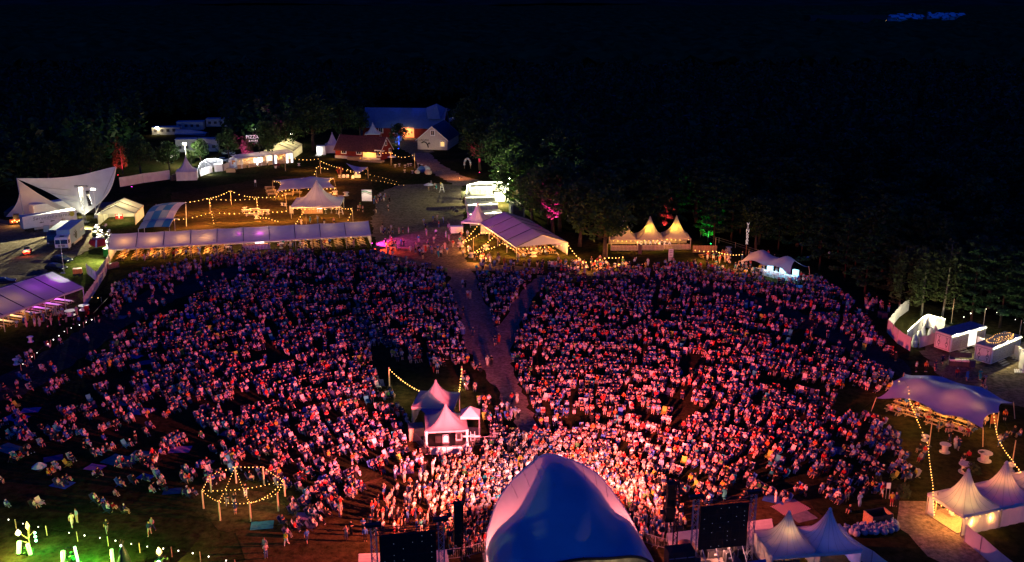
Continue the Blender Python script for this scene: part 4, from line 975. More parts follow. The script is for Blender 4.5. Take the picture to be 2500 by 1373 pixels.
DK = M('black_lettering', (.02,.02,.022), .7); uu = -v
text('LADAN', F(-.12,9.0,3.5), 1.1, DK, t, uu, Z)
m = MB(); m.path([F(-.15,9.9,2.5),F(-.15,9.0,2.9),F(-.15,8.2,2.7),F(-.15,7.6,1.9),F(-.15,7.3,.8)], .22, 6); m.path([F(-.15,7.6,1.9),F(-.15,7.0,2.6),F(-.15,6.6,2.2)], .2, 6); m.build('emblem', DK, t)
m = MB(); m.box(F(-.2,1.9,1.45), (1.4,.08,1.6), u=v); m.build('lit_pane', ME('amber_window', (1,.6,.2), .9), t)
lamp('SPOT', F(-10,7,1), 1000, (1,.75,.5), t, .2, F(0,6,4), 70)
# site cabins at the left back
CABW = M('cabin_white', (.45,.48,.46), .6); CABR = M('cabin_roof', (.42,.45,.48), .6)
def cabin(label, a, L, h, W=5, rz=R(8), roof=CABR):
    c = P(*a); u = Vector((math.cos(rz), math.sin(rz), 0)); v = perp(u); t = thing('site_cabin', c, label, 'cabin', 'site cabins behind the trees')
    m = MB(); m.box(c+u*L/2+v*W/2, (L,W,h), u=u); m.build('wall', CABW, t); m = MB(); m.box(c+u*L/2+v*W/2+Z*h, (L+.3,W+.3,.2), u=u); m.build('roof', roof, t)
    for k in range(int(L/2.5)): m = MB(); m.box(c+u*(1.5+2.4*k)-v*.04+Z*1.2, (1.2,.08,1.1), u=u); m.build('window', DARK, t)
    return t
cabin('low site cabin beside a small lamp among dark trees', (372,330), 11, 2.8); cabin('wide site cabin with windows behind the curved blue roof', (432,318), 11, 3.2); cabin('site cabin half hidden by trees above the bar stalls', (504,310), 9, 3.2); cabin('long pale container lit by a floodlight behind shrubs', (430,372), 15, 4.5, 4)
t = thing('curved_roof_vehicle', P(470,342), 'dark vehicle with a curved blue roof among the site cabins', 'vehicle'); c = P(470,342)
m = MB(); m.grid(lambda p,q: c+Vector((-6+12*p, 6*q-3, 2.6+1.6*math.sin(math.pi*q)*(1-.5*p**3)))+Z*(-.5*p**2), 10, 8); m.build('roof', CABR, t, smooth=True); m = MB(); m.box(c, (11.6,5.6,2.6)); m.build('body', DARK, t)
for i,(x,y,rz,l) in enumerate(((1008,275,.1,'pale estate car furthest left behind the big barn roof'),(1018,272,.1,'second car from the left behind the big barn roof'),(1076,272,1.4,'car with headlight reflections left of the meadow'),(1092,272,1.4,'car with a glowing window on the parking meadow'),(1115,275,1.3,'silver hatchback on the parking meadow'),(1131,276,1.2,'dark car with red tail lights on the parking meadow'),(1095,298,.3,'blue-tinted car beside the barn gable'),(1108,296,.2,'white car between barn gable and trees'),(1264,272,.05,'silver estate car alone in the dark forest clearing'),(1284,282,1.2,'car end glinting beside the lone silver estate car'),(546,395,.1,'white van behind the cloth fence by the bars'),(558,378,.1,'pale car under the trees behind the bars'))):
    car(l, (x,y), rz, M('silver_car_paint', (.35,.38,.42), .35, .1) if i not in (5,) else MC['black_car_paint'], 'cars parked at the farm')
lamp('POINT', P(1092,280,3), 260, (1,.9,.75))
# balloon arch and flags near the forest edge
a0, a1 = P(1134,412), P(1149,412); t = thing('balloon_arch', a0, 'pale balloon arch at the dark forest edge', 'balloon arch')
for k in range(11):
    th = math.pi*k/10; p = a0.lerp(a1,.5-.5*math.cos(th))+Z*(1.4+1.9*math.sin(th)); q = MB(); q.ball(p, .34, 8, 6); q.build('balloon', [WHITEP, M('rose_balloon', (.6,.4,.36)), M('pale_blue_balloon', (.4,.5,.55))][k%3], t, smooth=True)
m = MB(); m.tube(a0,a0+Z*1.5,.05); m.tube(a1,a1+Z*1.5,.05); m.build('stand', WOODL, t)
par('warm lamp lighting an orange patch on the lawn', (1122,438), (1,.35,.12), 1500, P(1120,436), 120, z=4.2)
# ------------------------------------------------------------------ sanitary area in the middle
def toilet_trailer(label, a, b, h=2.9, W=2.6, led=True):
    A, B = P(*a), P(*b); u = dirn(A,B); v = perp(u); L = (B-A).length; t = thing('toilet_trailer', A, label, 'trailer', 'toilet trailers in the floodlit yard'); F = lambda s,w,z=0: A+u*s+v*w+Z*z
    m = MB(); m.box(F(L/2,W/2,.4), (L,W,h-.4), u=u); m.build('body', WHITEP, t); m = MB(); m.box(F(L/2,W/2,h), (L+.1,W+.1,.1), u=u); m.build('roof', M('grey_trailer_roof', (.3,.29,.33), .6), t)
    n = int(L/1.3)
    for k in range(n):
        m = MB(); m.box(F((k+.5)*L/n,-.03,.5), (L/n-.12,.06,2.0), u=u); d = m.build('door', M('pale_green_door', (.5,.52,.42)), t); m = MB(); m.box(F((k+.5)*L/n+.2,-.07,1.3), (.12,.04,.16), u=u); m.build('handle', BLACK, d)
    m = MB(); m.box(F(L/2,-.5,0), (L,.8,.35), u=u); m.build('step', STEEL, t)
    if led: led_run(t, [F(0,-.15), F(L,-.15)], h-.15, 2, 420, (1,.95,.5), ME('yellow_led', (1,.95,.6), 5))
    wheels(t, [F(L*.5+s,-.02,.35) for s in (-.5,.5)], u, .35); return t
toilet_trailer('rearmost toilet trailer inside the brightly lit screen', (1149,482), (1203,480)); toilet_trailer('second toilet trailer from the back, cable on its roof', (1137,507), (1209,505)); toilet_trailer('third toilet trailer from the back in the floodlit yard', (1142,526), (1216,523)); toilet_trailer('front toilet trailer behind the small pagoda', (1147,550), (1225,545))
scr = [P(1139,496), P(1141,474), P(1170,467), P(1205,466), P(1236,468), P(1233,492), P(1207,494)]
t = wall_run('brilliantly lit white screen enclosing the rear toilet trailer', scr, 2.6, 'lit_screen', panel=4, cat='screen'); led_run(t, scr, 2.65, 2, 700, (1,.95,.62), ME('strip_white', (1,.97,.75), 9))
lamp('POINT', P(1218,486,2.0), 2200, (1,.97,.7), t, .3)
flood_mast('very bright floodlight mast at the edge of the dark forest', (1240,495), 438, 24000, col=(1,.93,.42))
t = thing('grey_container', P(1250,532), 'grey-green container at the forest edge beside the toilet yard', 'container'); c = P(1262,530)+Vector((0,2.5,0)); m = MB(); m.box(c, (3.6,6,3.4), .1); m.build('box', M('grey_green_paint', (.28,.32,.26)), t)
m = MB(); m.box(c+Vector((.3,-3.05,.2)), (2.6,.06,2.9), .1); m.build('door', DARK, t)
t = thing('power_box', P(1134,488), 'olive cabinet standing left of the lit screen', 'cabinet'); m = MB(); m.box(P(1134,488), (1.7,1.2,2.4)); m.build('cabinet_box', M('olive', (.15,.15,.07)), t)
# ================================================================ RIGHT HALF
pagoda('small mauve pagoda attached to the gabled marquee at the plaza', P(1166,570)+Vector((0,2.2,0)), 6.2, R(-18), 2.8, 6.9)
lamp('POINT', P(1166,568,2.2)+Vector((0,2,0)), 420, WARM)
GT, GF, GL_ = gable_tent('gabled white marquee with mauve roof and seated guests, right of the gravel plaza', (1174,572), (1261,634), 12, 2.8, 5.0, 4, ends=(1,), backwall=True, roof=MF('mauve_marquee', (.46,.43,.54), .05))
end_wall(GT, GF, 0, 12, 2.8); gu = dirn(P(1174,572), P(1261,634)); ga = math.atan2(gu.y, gu.x)
for s in (4,10,16,22): lamp('POINT', GF(s,5,2.2), 260, WARM, GT, .2)
for r_ in range(3):
    for s in range(6): table_bench(f'beer table {["nearest the open side","in the middle","at the back wall"][r_]}, {ordn[s]} from the far end of the gabled marquee', GF(3+s*3.8, 2.5+r_*3.4), ga, 2.3, 'beer tables in the gabled marquee', WOODL)
for px,py,h,w in ((1128,592,3.2,'left of the gabled marquee'),(1156,616,3.2,'in front of the gabled marquee'),(1482,628,3.0,'between the gabled marquee and the three pagodas')): lpole(px,py,h,w)
bulb_string('bulbs from the left plaza pole to the gabled marquee', [P(1128,592,3.2), GF(0,-.3,2.9)], .8, .3, light=520)
bulb_string('bulbs looping along the open side of the gabled marquee', [P(1128,592,2.6), GF(6,-1.5,2.2), GF(11,-.4,2.7)], .95, .3, light=520)
bulb_string('bulbs from the front plaza pole along the gabled marquee', [P(1156,616,3.2), GF(12,-.4,2.6)], .9, .3, light=520)
bulb_string('lower bulbs from the front plaza pole to the near marquee corner', [P(1156,616,3.0), GF(18,-.5,2.2), GF(25,-.3,2.3)], 1.05, .35, light=520)
bulb_string('bulbs across the near gable of the gabled marquee', [GF(25.1,0,2.5), GF(25.2,6,2.3), GF(25.1,12,2.5)], 1.0, .2, light=520)
bulb_string('bulbs from the gabled marquee along the forest edge', [GF(25.1,12,2.5), P(1425,640,2.4), P(1482,628,2.9), P(1525,626,2.4)], 1.05, .35, light=520)
for i,(x,y,l) in enumerate(((1187,608,'round white table in front of the open side of the gabled marquee'),(1125,602,'round table beside the left plaza pole'),(1303,626,'pale round table just inside the near gable'),(1180,640,'round table with guests in front of the gabled marquee'),(1152,628,'dark-framed round table left of the guests'))): spool_table(l, P(x,y), .8, .85, 'round tables at the gabled marquee')
counter('white clothed counter at the right corner of the gabled marquee', P(1352,652), 2.4, .1, WHITEP, 1.0)
t = thing('white_pickup_cart', P(1115,572), 'white box cart standing on the gravel plaza', 'cart'); m = MB(); m.box(P(1115,572)+Z*.4, (3.0,1.6,1.6), .1); m.build('box', WHITEP, t); wheels(t, [P(1115,572)+Vector((x,-.7,.35)) for x in (-.9,.9)], Vector((1,.1,0)), .35)
t = thing('covered_stall', P(1107,520), 'dark covered cargo bikes at the right edge of the plaza', 'bicycles')
for k in range(3):
    c = P(1102+5*k, 515+4*k)
    for sx in (-.6,.6): m = MB(); n = 14; m.path([c+Vector((sx+.38*math.cos(2*math.pi*i/n), .1*sx, .4+.38*math.sin(2*math.pi*i/n))) for i in range(n+1)], .03, 4); m.build('wheel', BLACK, t)
    m = MB(); m.box(c+Vector((.3,0,.5)), (.9,.6,.7)); m.build('cargo_box', DARK, t); m = MB(); m.tube(c+Vector((-.6,0,.4)), c+Vector((-.3,0,1.0)), .03); m.tube(c+Vector((-.3,0,.9)), c+Vector((.2,0,.7)), .03); m.build('frame', STEEL, t)
# three pagodas with slatted counter
PZ = [P(1524,612), P(1589,611), P(1654,609)]
for i,c in enumerate(PZ):
    t, F = pagoda(f'{["left","middle","right"][i]} one of three cream high-peak pagodas lit yellow at the forest edge', c+Vector((0,3.0,0)), 6.0, R(-1), 2.5, 6.9, 'three pagodas at the forest edge', MF('cream_pagoda', (.52,.44,.38), .25), walls=(2,), pw=1.8)
    lamp('POINT', F(-.45,-.45,4.3), 900, (1,.60,.04), t, .15); lamp('POINT', F(0,-.5,2.1), 240, WARM, t, .2)
    q = thing('slatted_counter', F(0,-3.2), f'pale slatted counter along the front of the {["left","middle","right"][i]} cream pagoda', 'bar counter')
    for k in range(20): m = MB(); m.box(F(-2.85+.3*k,-3.2), (.2,.05,1.25+.03*(k%3)), R(-1)); m.build('slat', M('pale_slats', (.62,.52,.36), .7, .2, 4), q)
    m = MB(); m.box(F(0,-3.12,.3), (5.9,.05,.1), R(-1)); m.box(F(0,-3.12,.95), (5.9,.05,.1), R(-1)); m.build('rail', WOODL, q)
    bulb_string(f'bulbs under the front eave of the {["left","middle","right"][i]} cream pagoda', [F(-2.9,-3.1,2.45), F(0,-3.1,2.3), F(2.9,-3.1,2.45)], 1.1, .1, BM, 260)
sg = thing('bar_letters', PZ[1], 'big white letters CERVEZA standing on the slatted counter of the three pagodas', 'sign')
LW = ME('white_letters', (1,.9,.8), .4)
for k,ch in enumerate('CERVEZA'): text(ch, P(1564+11.6*k, 612)+Vector((0,-.1,1.75)), 1.0, LW, sg, (1,0,0), Z, .06, name='letter')
t, c, u = board('white banner board with a menu in front of the three pagodas', (1637,640), 1.0, 2.6, WHITEP, z=.25)
for k in range(6): m = MB(); m.box(c+Vector((0,-.05,.6+.36*k)), (.65,.03,.16)); m.build('printed_line', M('grey_print', None), t)
board('narrow dark banner board between left and middle pagodas', (1562,622), .8, 2.2, M('brown_board2', (.12,.08,.06)), z=.1)
t = thing('timber_screen', P(1720,618), 'brown timber screen wall right of the three pagodas', 'screen'); 
for k in range(9): m = MB(); m.box(P(1694+6.6*k, 617), (.55,.1,1.6)); m.build('board', WOOD, t)
table_bench('timber bench table in front of the timber screen', P(1722,628), .4, 2.6, 'timber tables by the screen', WOOD); table_bench('second timber bench table at the right end of the timber screen', P(1745,628), 1.0, 2.2, 'timber tables by the screen', WOOD)
spool_table('tall round table with guests right of the timber screen', P(1778,630), .7, 1.1, 'round tables by the screen'); spool_table('pale round table behind the guests near the sign post', P(1779,614), .7, 1.0, 'round tables by the screen')
lpole(1746,612,3.0,'at the right end of the timber screen')
bulb_string('bulbs rising from the three pagodas to the tall sign post', [P(1692,609,2.4), P(1746,612,2.9), P(1816,620,5.0)], 1.0, .45, light=520)
sp = thing('wine_bar_sign', P(1821,624), 'tall post with vertical white letters VINKBAR', 'sign'); c = P(1821,624)
m = MB(); m.tube(c, c+Z*7.2, .09); m.build('post', WOODD, sp); m = MB(); m.slab(c+Vector((-.3,-.1,7.4)), c+Vector((.3,-.1,7.4)), c+Vector((.3,-.1,2.4)), c+Vector((-.3,-.1,2.4)), .06); m.build('backing', BLACK, sp)
for k,ch in enumerate('VINKBAR'): text(ch, c+Vector((0,-.14,7.05-.7*k)), .95, ME('sign_letters', (1,.85,.75), .5), sp, (1,0,0), Z, .04, name='letter')
wall_run('thin rope fence at the forest edge behind the sign post', [P(1740,590), P(1790,604), P(1850,624)], 1.0, 'rope_fence', CABLE, panel=6, ripple=0) if False else None
t = thing('rope_fence', P(1740,598), 'post and rope fence along the forest edge behind the sign post', 'fence')
pr = None
for x,y in ((1710,580),(1755,594),(1795,606),(1850,624)):
    c = P(x,y); m = MB(); m.tube(c, c+Z*1.3, .06); m.build('post', WOODL, t)
    if pr is not None: m = MB(); m.tube(pr+Z*1.2, c+Z*1.2, .02, n=4); m.tube(pr+Z*.7, c+Z*.7, .02, n=4); m.build('rope', STEEL, t)
    pr = c
# right stretch tent with cyan lit bar
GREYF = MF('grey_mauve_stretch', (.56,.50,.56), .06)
cs = [(P(1803,662),2.1),(P(1927,698),2.2),(P(1972,680),2.4),(P(1827,640),2.4)]
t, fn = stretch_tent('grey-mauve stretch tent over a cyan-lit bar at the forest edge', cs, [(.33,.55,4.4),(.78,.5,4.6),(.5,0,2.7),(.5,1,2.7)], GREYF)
q = thing('cyan_bar', P(1895,680), 'bar counter glowing cyan-white under the grey-mauve stretch tent', 'bar counter'); A, B = P(1858,672), P(1940,690); bu = dirn(A,B); n = 22
for k in range(n): m = MB(); m.box(A.lerp(B,(k+.5)/n)+Z*.02, (.26,.08,1.2), u=bu); m.build('slat', M('cool_white_slats', (.6,.68,.72), .6), q)
m = MB(); m.box(A.lerp(B,.5)+perp(bu)*.35+Z*1.2, ((B-A).length,.6,.06), u=bu); m.build('top', WHITEP, q)
for k in range(3): m = MB(); m.box(A.lerp(B,.12+.38*k)+perp(bu)*1.8, (1.1,.6,2.1), u=bu); m.build('fridge', ME('cyan_fridge', (.45,.85,1), 1.5), q)
for s in (.1,.4,.7,.97): lamp('POINT', A.lerp(B,s)+Z*1.9-perp(bu)*.5, 120, (.4,.8,1), q, .2)
par('blue uplight behind the grey-mauve stretch tent', (1935,642), (.03,.08,1), 900, P(1936,625,3), 80)
for i,(x,y,l) in enumerate(((1853,668,'small standing table beside the cyan bar left end'),)): high_table(l, P(x,y))
# fence, LED pen, trailers
t = wall_run('white cloth fence bending round the right-hand toilet yard', [P(2218,758), P(2195,775), P(2166,812), P(2190,838), P(2222,858)], 2.4, panel=3.2)
pen = [P(2222,858), P(2212,842), P(2250,806), P(2262,800), P(2304,812)]
t = wall_run('white screened pen with bright strips along its top, beside the toilet trailers', pen[1:], 2.3, 'lit_screen', panel=3, cat='screen'); led_run(t, pen[1:], 2.35, 2, 520, (1,.85,.5), ME('warm_strip', (1,.92,.66), 8), r=.05)
wall_run('low white front wall of the lit pen', [P(2243,850), P(2283,838)], 1.9, panel=3)
lamp('POINT', P(2206,824,1.2), 160, (1,.85,.45))
for i,(x,y) in enumerate(((2232,846),(2242,836),(2252,826),(2270,828),(2280,824))):
    c = P(x,y); t = thing('urinal_stand', c, f'white urinal stand, {ordn[i]} from the left in the lit pen', 'urinal', 'urinal stands in the lit pen'); m = MB(); m.lathe(c, [(.55,0),(.5,.6),(.42,1.4),(.25,1.9),(.05,2.1)], 10); m.build('shell', M('urinal_grey', (.55,.56,.58), .4), t); m = MB(); m.box(c+Vector((0,-.5,.7)), (.35,.2,.4)); m.build('basin', WHITEP, t)
DKL = M('dark_green_print', None)
def yay_trailer(label, fl, fr, rr, h, lights):
    A, B, C = P(*fl), P(*fr), P(*rr); u = dirn(A,B); W = (B-A).length; v = perp(u); L = (C-B).length; t = thing('toilet_trailer', A, label, 'trailer', 'toilet trailers at the right picture edge'); F = lambda s,w,z=0: A+u*s+v*w+Z*z
    m = MB(); m.box(F(W/2,L/2,.55), (W,L,h-.55), u=u); m.build('body', WHITEP, t); m = MB(); m.box(F(W/2,L/2,h), (W+.06,L+.06,.08), u=u); m.build('roof', M('blue_grey_roof', (.25,.28,.34), .5), t)
    m = MB()
    for a,b in (((.15,.75),(W-.15,.75)),((.15,h-.35),(W-.15,h-.35)),((.2,.75),(.2,h-.35)),((W-.2,.75),(W-.2,h-.35))): m.tube(F(a[0],-.02,a[1]),F(b[0],-.02,b[1]),.03,n=4)
    m.build('front_frame', DKL, t)
    for s in (.27,.76):
        for k,ch in enumerate('YAY'): text(ch, F(W*s,-.03,h-.85-.62*k), .78, DKL, t, u, Z, .01, name='letter')
    n = 4
    for k in range(n):
        m = MB(); w0 = .3+(L-.6)*k/n; m.slab(F(W+.02,w0+.05,.7),F(W+.02,w0+(L-.6)/n-.05,.7),F(W+.02,w0+(L-.6)/n-.05,h-.35),F(W+.02,w0+.05,h-.35),-.05); m.build('door' if k != 2 or not lights else 'open_door', M('leaf_pattern_panel', (.55,.53,.40), .6, .5, 7) if k != 2 or lights else ME('bright_doorway', (1,.95,.8), 1.4), t)
    led_run(t, [F(W+.15,.1), F(W+.15,L-.1)], h-.12, 3, 450, (1,.84,.42), MC['warm_strip'], r=.05)
    for g0 in (.25,.66):
        for k in range(3):
            for j in range(4): m = MB(); m.box(F(W+.3+.36*k, L*g0+.5*j-.2, .5-.2*k+.05), (.3,.44,.05), u=u); m.build('stair_tread', M('pale_tread', (.55,.5,.36)), t)
    m = MB(); m.box(F(W/2,L/2,.3), (W*.8,L*.8,.25), u=u); m.build('chassis', BLACK, t); wheels(t, [F(s,L/2+q,.3) for s in (.1,W-.1) for q in (-.5,.5)], v, .3)
    if lights:
        pts = [F(W*(.5+.42*math.cos(a)*(1+.2*math.sin(5*a))), L*(.55+.4*math.sin(a)), h+.22) for a in np.linspace(0,6.28,22)]; bulb_string('tangled string of fairy lights heaped on the right toilet trailer roof', pts, .28, .02, BMT, 50, 9, (1,.7,.3), 'fairy lights', drop=-.02)
        pts = [F(W*random.uniform(.1,.9), L*random.uniform(.3,.98), h+.22) for a in range(10)]; bulb_string('second tangle of fairy lights on the right toilet trailer roof', pts, .3, .02, BMT, 0, 9, group='fairy lights', drop=-.02)
    return t
yay_trailer('white toilet trailer with dark YAY lettering and dark blue roof, left of the pair', (2279,855), (2317,868), (2364,834), 3.3, False)
yay_trailer('white toilet trailer with YAY lettering and fairy lights heaped on its roof', (2376,886), (2417,898), (2466,862), 3.2, True)
wall_run('cloth fence between the two lettered toilet trailers', [P(2366,842), P(2408,862)], 2.2, panel=3); wall_run('yellow-lit cloth fence right of the fairy light trailer', [P(2463,868), P(2485,880), P(2520,892)], 2.3, panel=3)
t = thing('white_cabin', P(2496,905), 'white cabin with slatted ramp cut by the right picture edge', 'cabin'); m = MB(); m.box(P(2512,905), (2.4,2.4,2.8), -.2); m.build('cabin_box', WHITEP, t)
for k in range(7): m = MB(); m.box(P(2478+5*k,907)+Z*.05, (.22,1.6,.06), -.4); m.build('ramp_slat', WHITEP, t)
t = thing('wash_station', P(2348,893), 'hand wash station with white basins and mirror rail before the lettered trailers', 'wash station'); c = P(2345,893); u = Vector((.95,-.18,0)).normalized()
for k in range(4): m = MB(); m.box(c+u*(-1.3+.85*k)+Z*.75, (.75,.6,.25), u=u); m.build('basin', WHITEP, t)
m = MB(); m.box(c+perp(u)*.5+Z*1.2, (3.2,.08,.8), u=u); m.build('mirror_board', DARK, t); m = MB(); m.box(c, (3.4,.7,.72), u=u); m.build('cabinet_box', M('dark_cab', (.06,.06,.06)), t)
for s in (-1,1): m = MB(); m.tube(c+u*s*1.8, c+u*s*1.8+Z*1.5, .05); m.build('post', STEEL, t)
bin_('dark barrel bin left of the wash station', (2322,890), M('navy_plastic', (.02,.03,.08)), (.7,.7,1.0)); bin_('dark barrel bin right of the wash station', (2372,897), M('navy_plastic', None), (.7,.7,1.0))
bin_('dark blue oil drum bin beside the white fence at right', (2150,776), M('navy_plastic', None), (.9,.9,1.0)); bin_('second dark blue drum bin beside the white fence at right', (2158,778), M('navy_plastic', None), (.9,.9,1.0))
t = bulb_string('widely spaced cool bulbs before the dark forest at the right edge', S((2340,815,3),(2388,800,4.0),(2440,815,3.8),(2505,838,3.6)), 1.9, .2, BMW, 60, 2, (1,.9,.7), drop=.3)
for x,y,h,w in ((2322,790,4.5,'behind the left lettered toilet trailer'),(2398,815,4.2,'behind the cloth fence at right'),(2486,838,4.0,'near the right picture edge')): pole(f'thin pole at the forest edge {w}', P(x,y), h, .06, WOODL, 'forest_edge_pole')
# big right stretch tent
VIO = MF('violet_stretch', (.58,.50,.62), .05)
cs = [(P(2136,1005),2.0),(P(2394,1087),2.3),(P(2468,1022),2.3),(P(2203,948),2.3)]
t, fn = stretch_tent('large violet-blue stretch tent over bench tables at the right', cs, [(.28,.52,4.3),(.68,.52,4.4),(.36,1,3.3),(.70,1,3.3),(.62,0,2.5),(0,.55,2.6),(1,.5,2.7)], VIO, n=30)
for s,w in ((.3,.35),(.6,.4),(.85,.4)): p = fn(s,w); lamp('POINT', Vector((p.x,p.y,2.3)), 420, WARM, t, .2)
tu = dirn(P(2136,1005), P(2394,1087)); ta = math.atan2(tu.y, tu.x)
k = 0
fnR = fn
for v_ in (.12,.34,.56):
    for s in (.13,.32,.55,.78): p = fn(s, v_); p.z = 0; table_bench(f'timber bench table, {["front","middle","back"][int(v_*4.6)]} row, {ordn[int(s*4.6)]} from the left under the violet-blue stretch tent', p, ta, 2.4, 'bench tables under the violet-blue tent', WOODL); k += 1
p = [P(2170,985,2.9)+Z*.1, P(2212,1010,2.5), P(2245,1035,2.6), P(2267,1075,3.0)]
over = [fn(.02,.6)+Z*.15, fn(.12,.45)+Z*.2, fn(.2,.25)+Z*.2, fn(.28,.03)+Z*.15]
bulb_string('bulb string crossing the left part of the violet-blue tent and falling to the ground pole', over + [P(2266,1082,3.2)], .75, .2, BMS, 110)
lpole(2268,1090,3.4,'in front of the violet-blue stretch tent'); lpole(2472,1128,2.9,'right of the violet-blue stretch tent'); lpole(2282,1262,3.0,'at the left corner of the bottom right pagoda')
bulb_string('long bulb string from the violet-blue tent down to the bottom right pagoda', [P(2266,1082,3.3), P(2278,1180,3.2), P(2282,1258,2.6)], .6, .25, BMS, 70)
bulb_string('bulb string right of the violet-blue tent', [fn(.98,.45)+Z*.15, P(2437,1068,2.4), P(2472,1122,3.0), P(2530,1190,3.2)], .6, .3, BMS, 90)
for i,(x,y,r_,l) in enumerate(((2306,1104,.68,'white cable drum table in front of the violet-blue tent, furthest back'),(2403,1125,.85,'white cable drum table with a dark tray on top'),(2356,1153,.82,'white cable drum table half covered by a shrub'))): spool_table(l, P(x,y), r_, 1.1, 'cable drum tables')
spool_table('low white round table under the long bulb string', P(2258,1076), .5, .7, 'low round tables'); spool_table('white round table round the right bulb pole', P(2463,1150), .65, .9, 'low round tables')
m = thing('tray', P(2399,1110,1.15), 'dark tray lying on the cable drum table', 'tray'); q = MB(); q.box(P(2399,1125)+Vector((-.2,.1,1.11)), (.6,.4,.06), .4); q.build('tray_plate', DARK, m)
def bush(label, p, r, mat=None, n=260, name='shrub', sq=1.2):
    c = P(*p); t = thing(name, c, label, 'shrub'); m = MB()
    for k in range(n):
        d = Vector(rng.normal(size=3)).normalized()*r*random.uniform(.55,1.05); d.z = abs(d.z)*sq if d.z > -.3*r else d.z*.3; q = c+Z*r*.5+d; a = Vector(rng.normal(size=3)).normalized()*r*.16; b = a.orthogonal().normalized()*r*.13; m.quad(q-a-b,q+a-b,q+a+b,q-a+b)
    m.build('foliage', mat or M('shrub_leaves', (.035,.055,.018), .8, .4, 3), t); m = MB(); m.tube(c, c+Z*r*.8, .06); m.build('stem', WOODD, t); return t
bush('leafy shrub beside the nearest cable drum table', (2372,1160), .95); bush('small dark conifer near the two walking people at bottom right', (2205,1215), .8, sq=1.6); bush('slender young tree beside the signpost at bottom right', (2142,1190), .6, sq=2.2)
board('small white sign on a thin post at bottom right', (2166,1218), .45, .7, WHITEP, z=1.3)
board('orange framed sign by the right front pole of the violet-blue tent', (2423,1045), .8, 1.3, M('orange_board', None), z=.6)
# bottom right pagodas
a = R(20); u = Vector((math.cos(a), math.sin(a), 0)); v = perp(u); Fc = P(2345,1311); s_ = 5.2
t, F = pagoda('white pagoda glowing golden inside at the bottom right, bulbs round its eave', Fc+u*s_/2+v*s_/2, s_, a, 2.5, 6.0, walls=(0,), mat=MF('warm_pagoda', (.72,.68,.66), .16), pw=2.4)
lamp('POINT', F(-.8,-.6,2.0), 480, (1,.58,.12), t, .2); lamp('POINT', F(0,-.1,3.7), 260, (1,.42,.10), t, .2)
bulb_string('bulbs round the eave of the golden pagoda at bottom right', [F(-2.5,2.5,2.35),F(-2.7,0,2.2),F(-2.6,-2.6,2.3),F(0,-2.75,2.2),F(2.6,-2.6,2.3)], .8, .1, BMS, 90)
m = MB(); m.grid(lambda p,q: F(-2.5,2.4-1.0*p*(1-.3*q),2.2*q), 5, 3); m.build('tied_curtain', WHITE_PVC, t)
m = MB(); m.box(F(-.3,.3,.03), (4.6,4.6,.08), a); m.build('floor', WOODL, t)
for i in range(2):
    q = thing('bar_stool', F(-.6+.9*i,.8), f'{["left","right"][i]} white chair inside the golden pagoda', 'chair'); m = MB(); m.box(F(-.6+.9*i,.8,.4), (.45,.45,.06)); m.box(F(-.6+.9*i,1.02,.4), (.45,.05,.5)); m.build('seat', WHITEP, q)
t, F = pagoda('second white pagoda with an orange peak at the right picture edge', Fc+u*(s_*1.5+.1)+v*s_/2, s_, a, 2.5, 6.0, walls=(0,), mat=MF('warm_pagoda', None), pw=2.4); lamp('POINT', F(0,0,3.8), 300, (1,.36,.08), t, .2); lamp('POINT', F(-1,-1,1.8), 60, (1,.1,.05), t)
t, F = pagoda('third white pagoda mostly cut by the right picture edge', Fc+u*(s_*2.5+.4)+v*(s_/2+.4), s_, a, 2.5, 5.6, mat=MF('warm_pagoda', None), pw=2.4)
wall_run('blue-lit white site fence panels in front of the golden pagoda', [P(2354,1322), P(2392,1352), P(2470,1420)], 2.0, 'site_fence', panel=3.4, ripple=0)
wall_run('violet-lit site fence panels right of the backstage pagodas', [P(2076,1352), P(2126,1385), P(2200,1440)], 1.9, 'site_fence', panel=3.4, ripple=0)
t = thing('skip_container', P(2140,1275), 'dark open-topped container with timber end beside the rubbish bags', 'container'); c = P(2142,1277); uu = Vector((.96,.28,0)); m = MB()
for s in (-1,1): m.box(c+perp(uu)*s*.8, (2.5,.08,1.3), u=uu)
m.box(c, (2.5,1.6,.1), u=uu); m.build('side', M('black_skip', (.02,.02,.03)), t); m = MB()
for s in (-1,1): m.box(c+uu*s*1.25, (.1,1.6,1.3), u=uu)
m.build('end_board', WOOD, t)
BAGM = [M('pale_bag', (.42,.45,.50), .35, .3, 3, bump=.4), M('blue_grey_bag', (.16,.25,.36), .35, .3, 3, bump=.4), M('white_bag', (.6,.6,.58), .35, .3, 3, bump=.4)]
bp_ = [(2062,1303),(2070,1296),(2080,1305),(2088,1294),(2092,1308),(2098,1298),(2104,1288),(2108,1304),(2116,1294),(2122,1304),(2126,1288),(2132,1298),(2138,1306),(2142,1290),(2148,1300),(2154,1288),(2158,1304),(2164,1296),(2170,1286),(2174,1300),(2180,1292),(2184,1284),(2188,1296),(2176,1280)]
for i,(x,y) in enumerate(bp_):
    c = P(x,y); k = i % 3 if x > 2150 else i % 2; m = MB(); m.ball((0,0,.34), .48, 9, 6, (1,.9,.78)); m.tube((0,0,.65),(.05,0,.95),.07,.14,6); 
    o = m.build('rubbish_bag', BAGM[k], smooth=True); o.location = c; o.rotation_euler = (random.uniform(-.4,.4), random.uniform(-.4,.4), random.random()*6); tag(o, 'full '+['pale grey','blue-grey','white'][k]+' rubbish bag in the heap beside the backstage pagodas', 'rubbish bag', 'heap of rubbish bags')
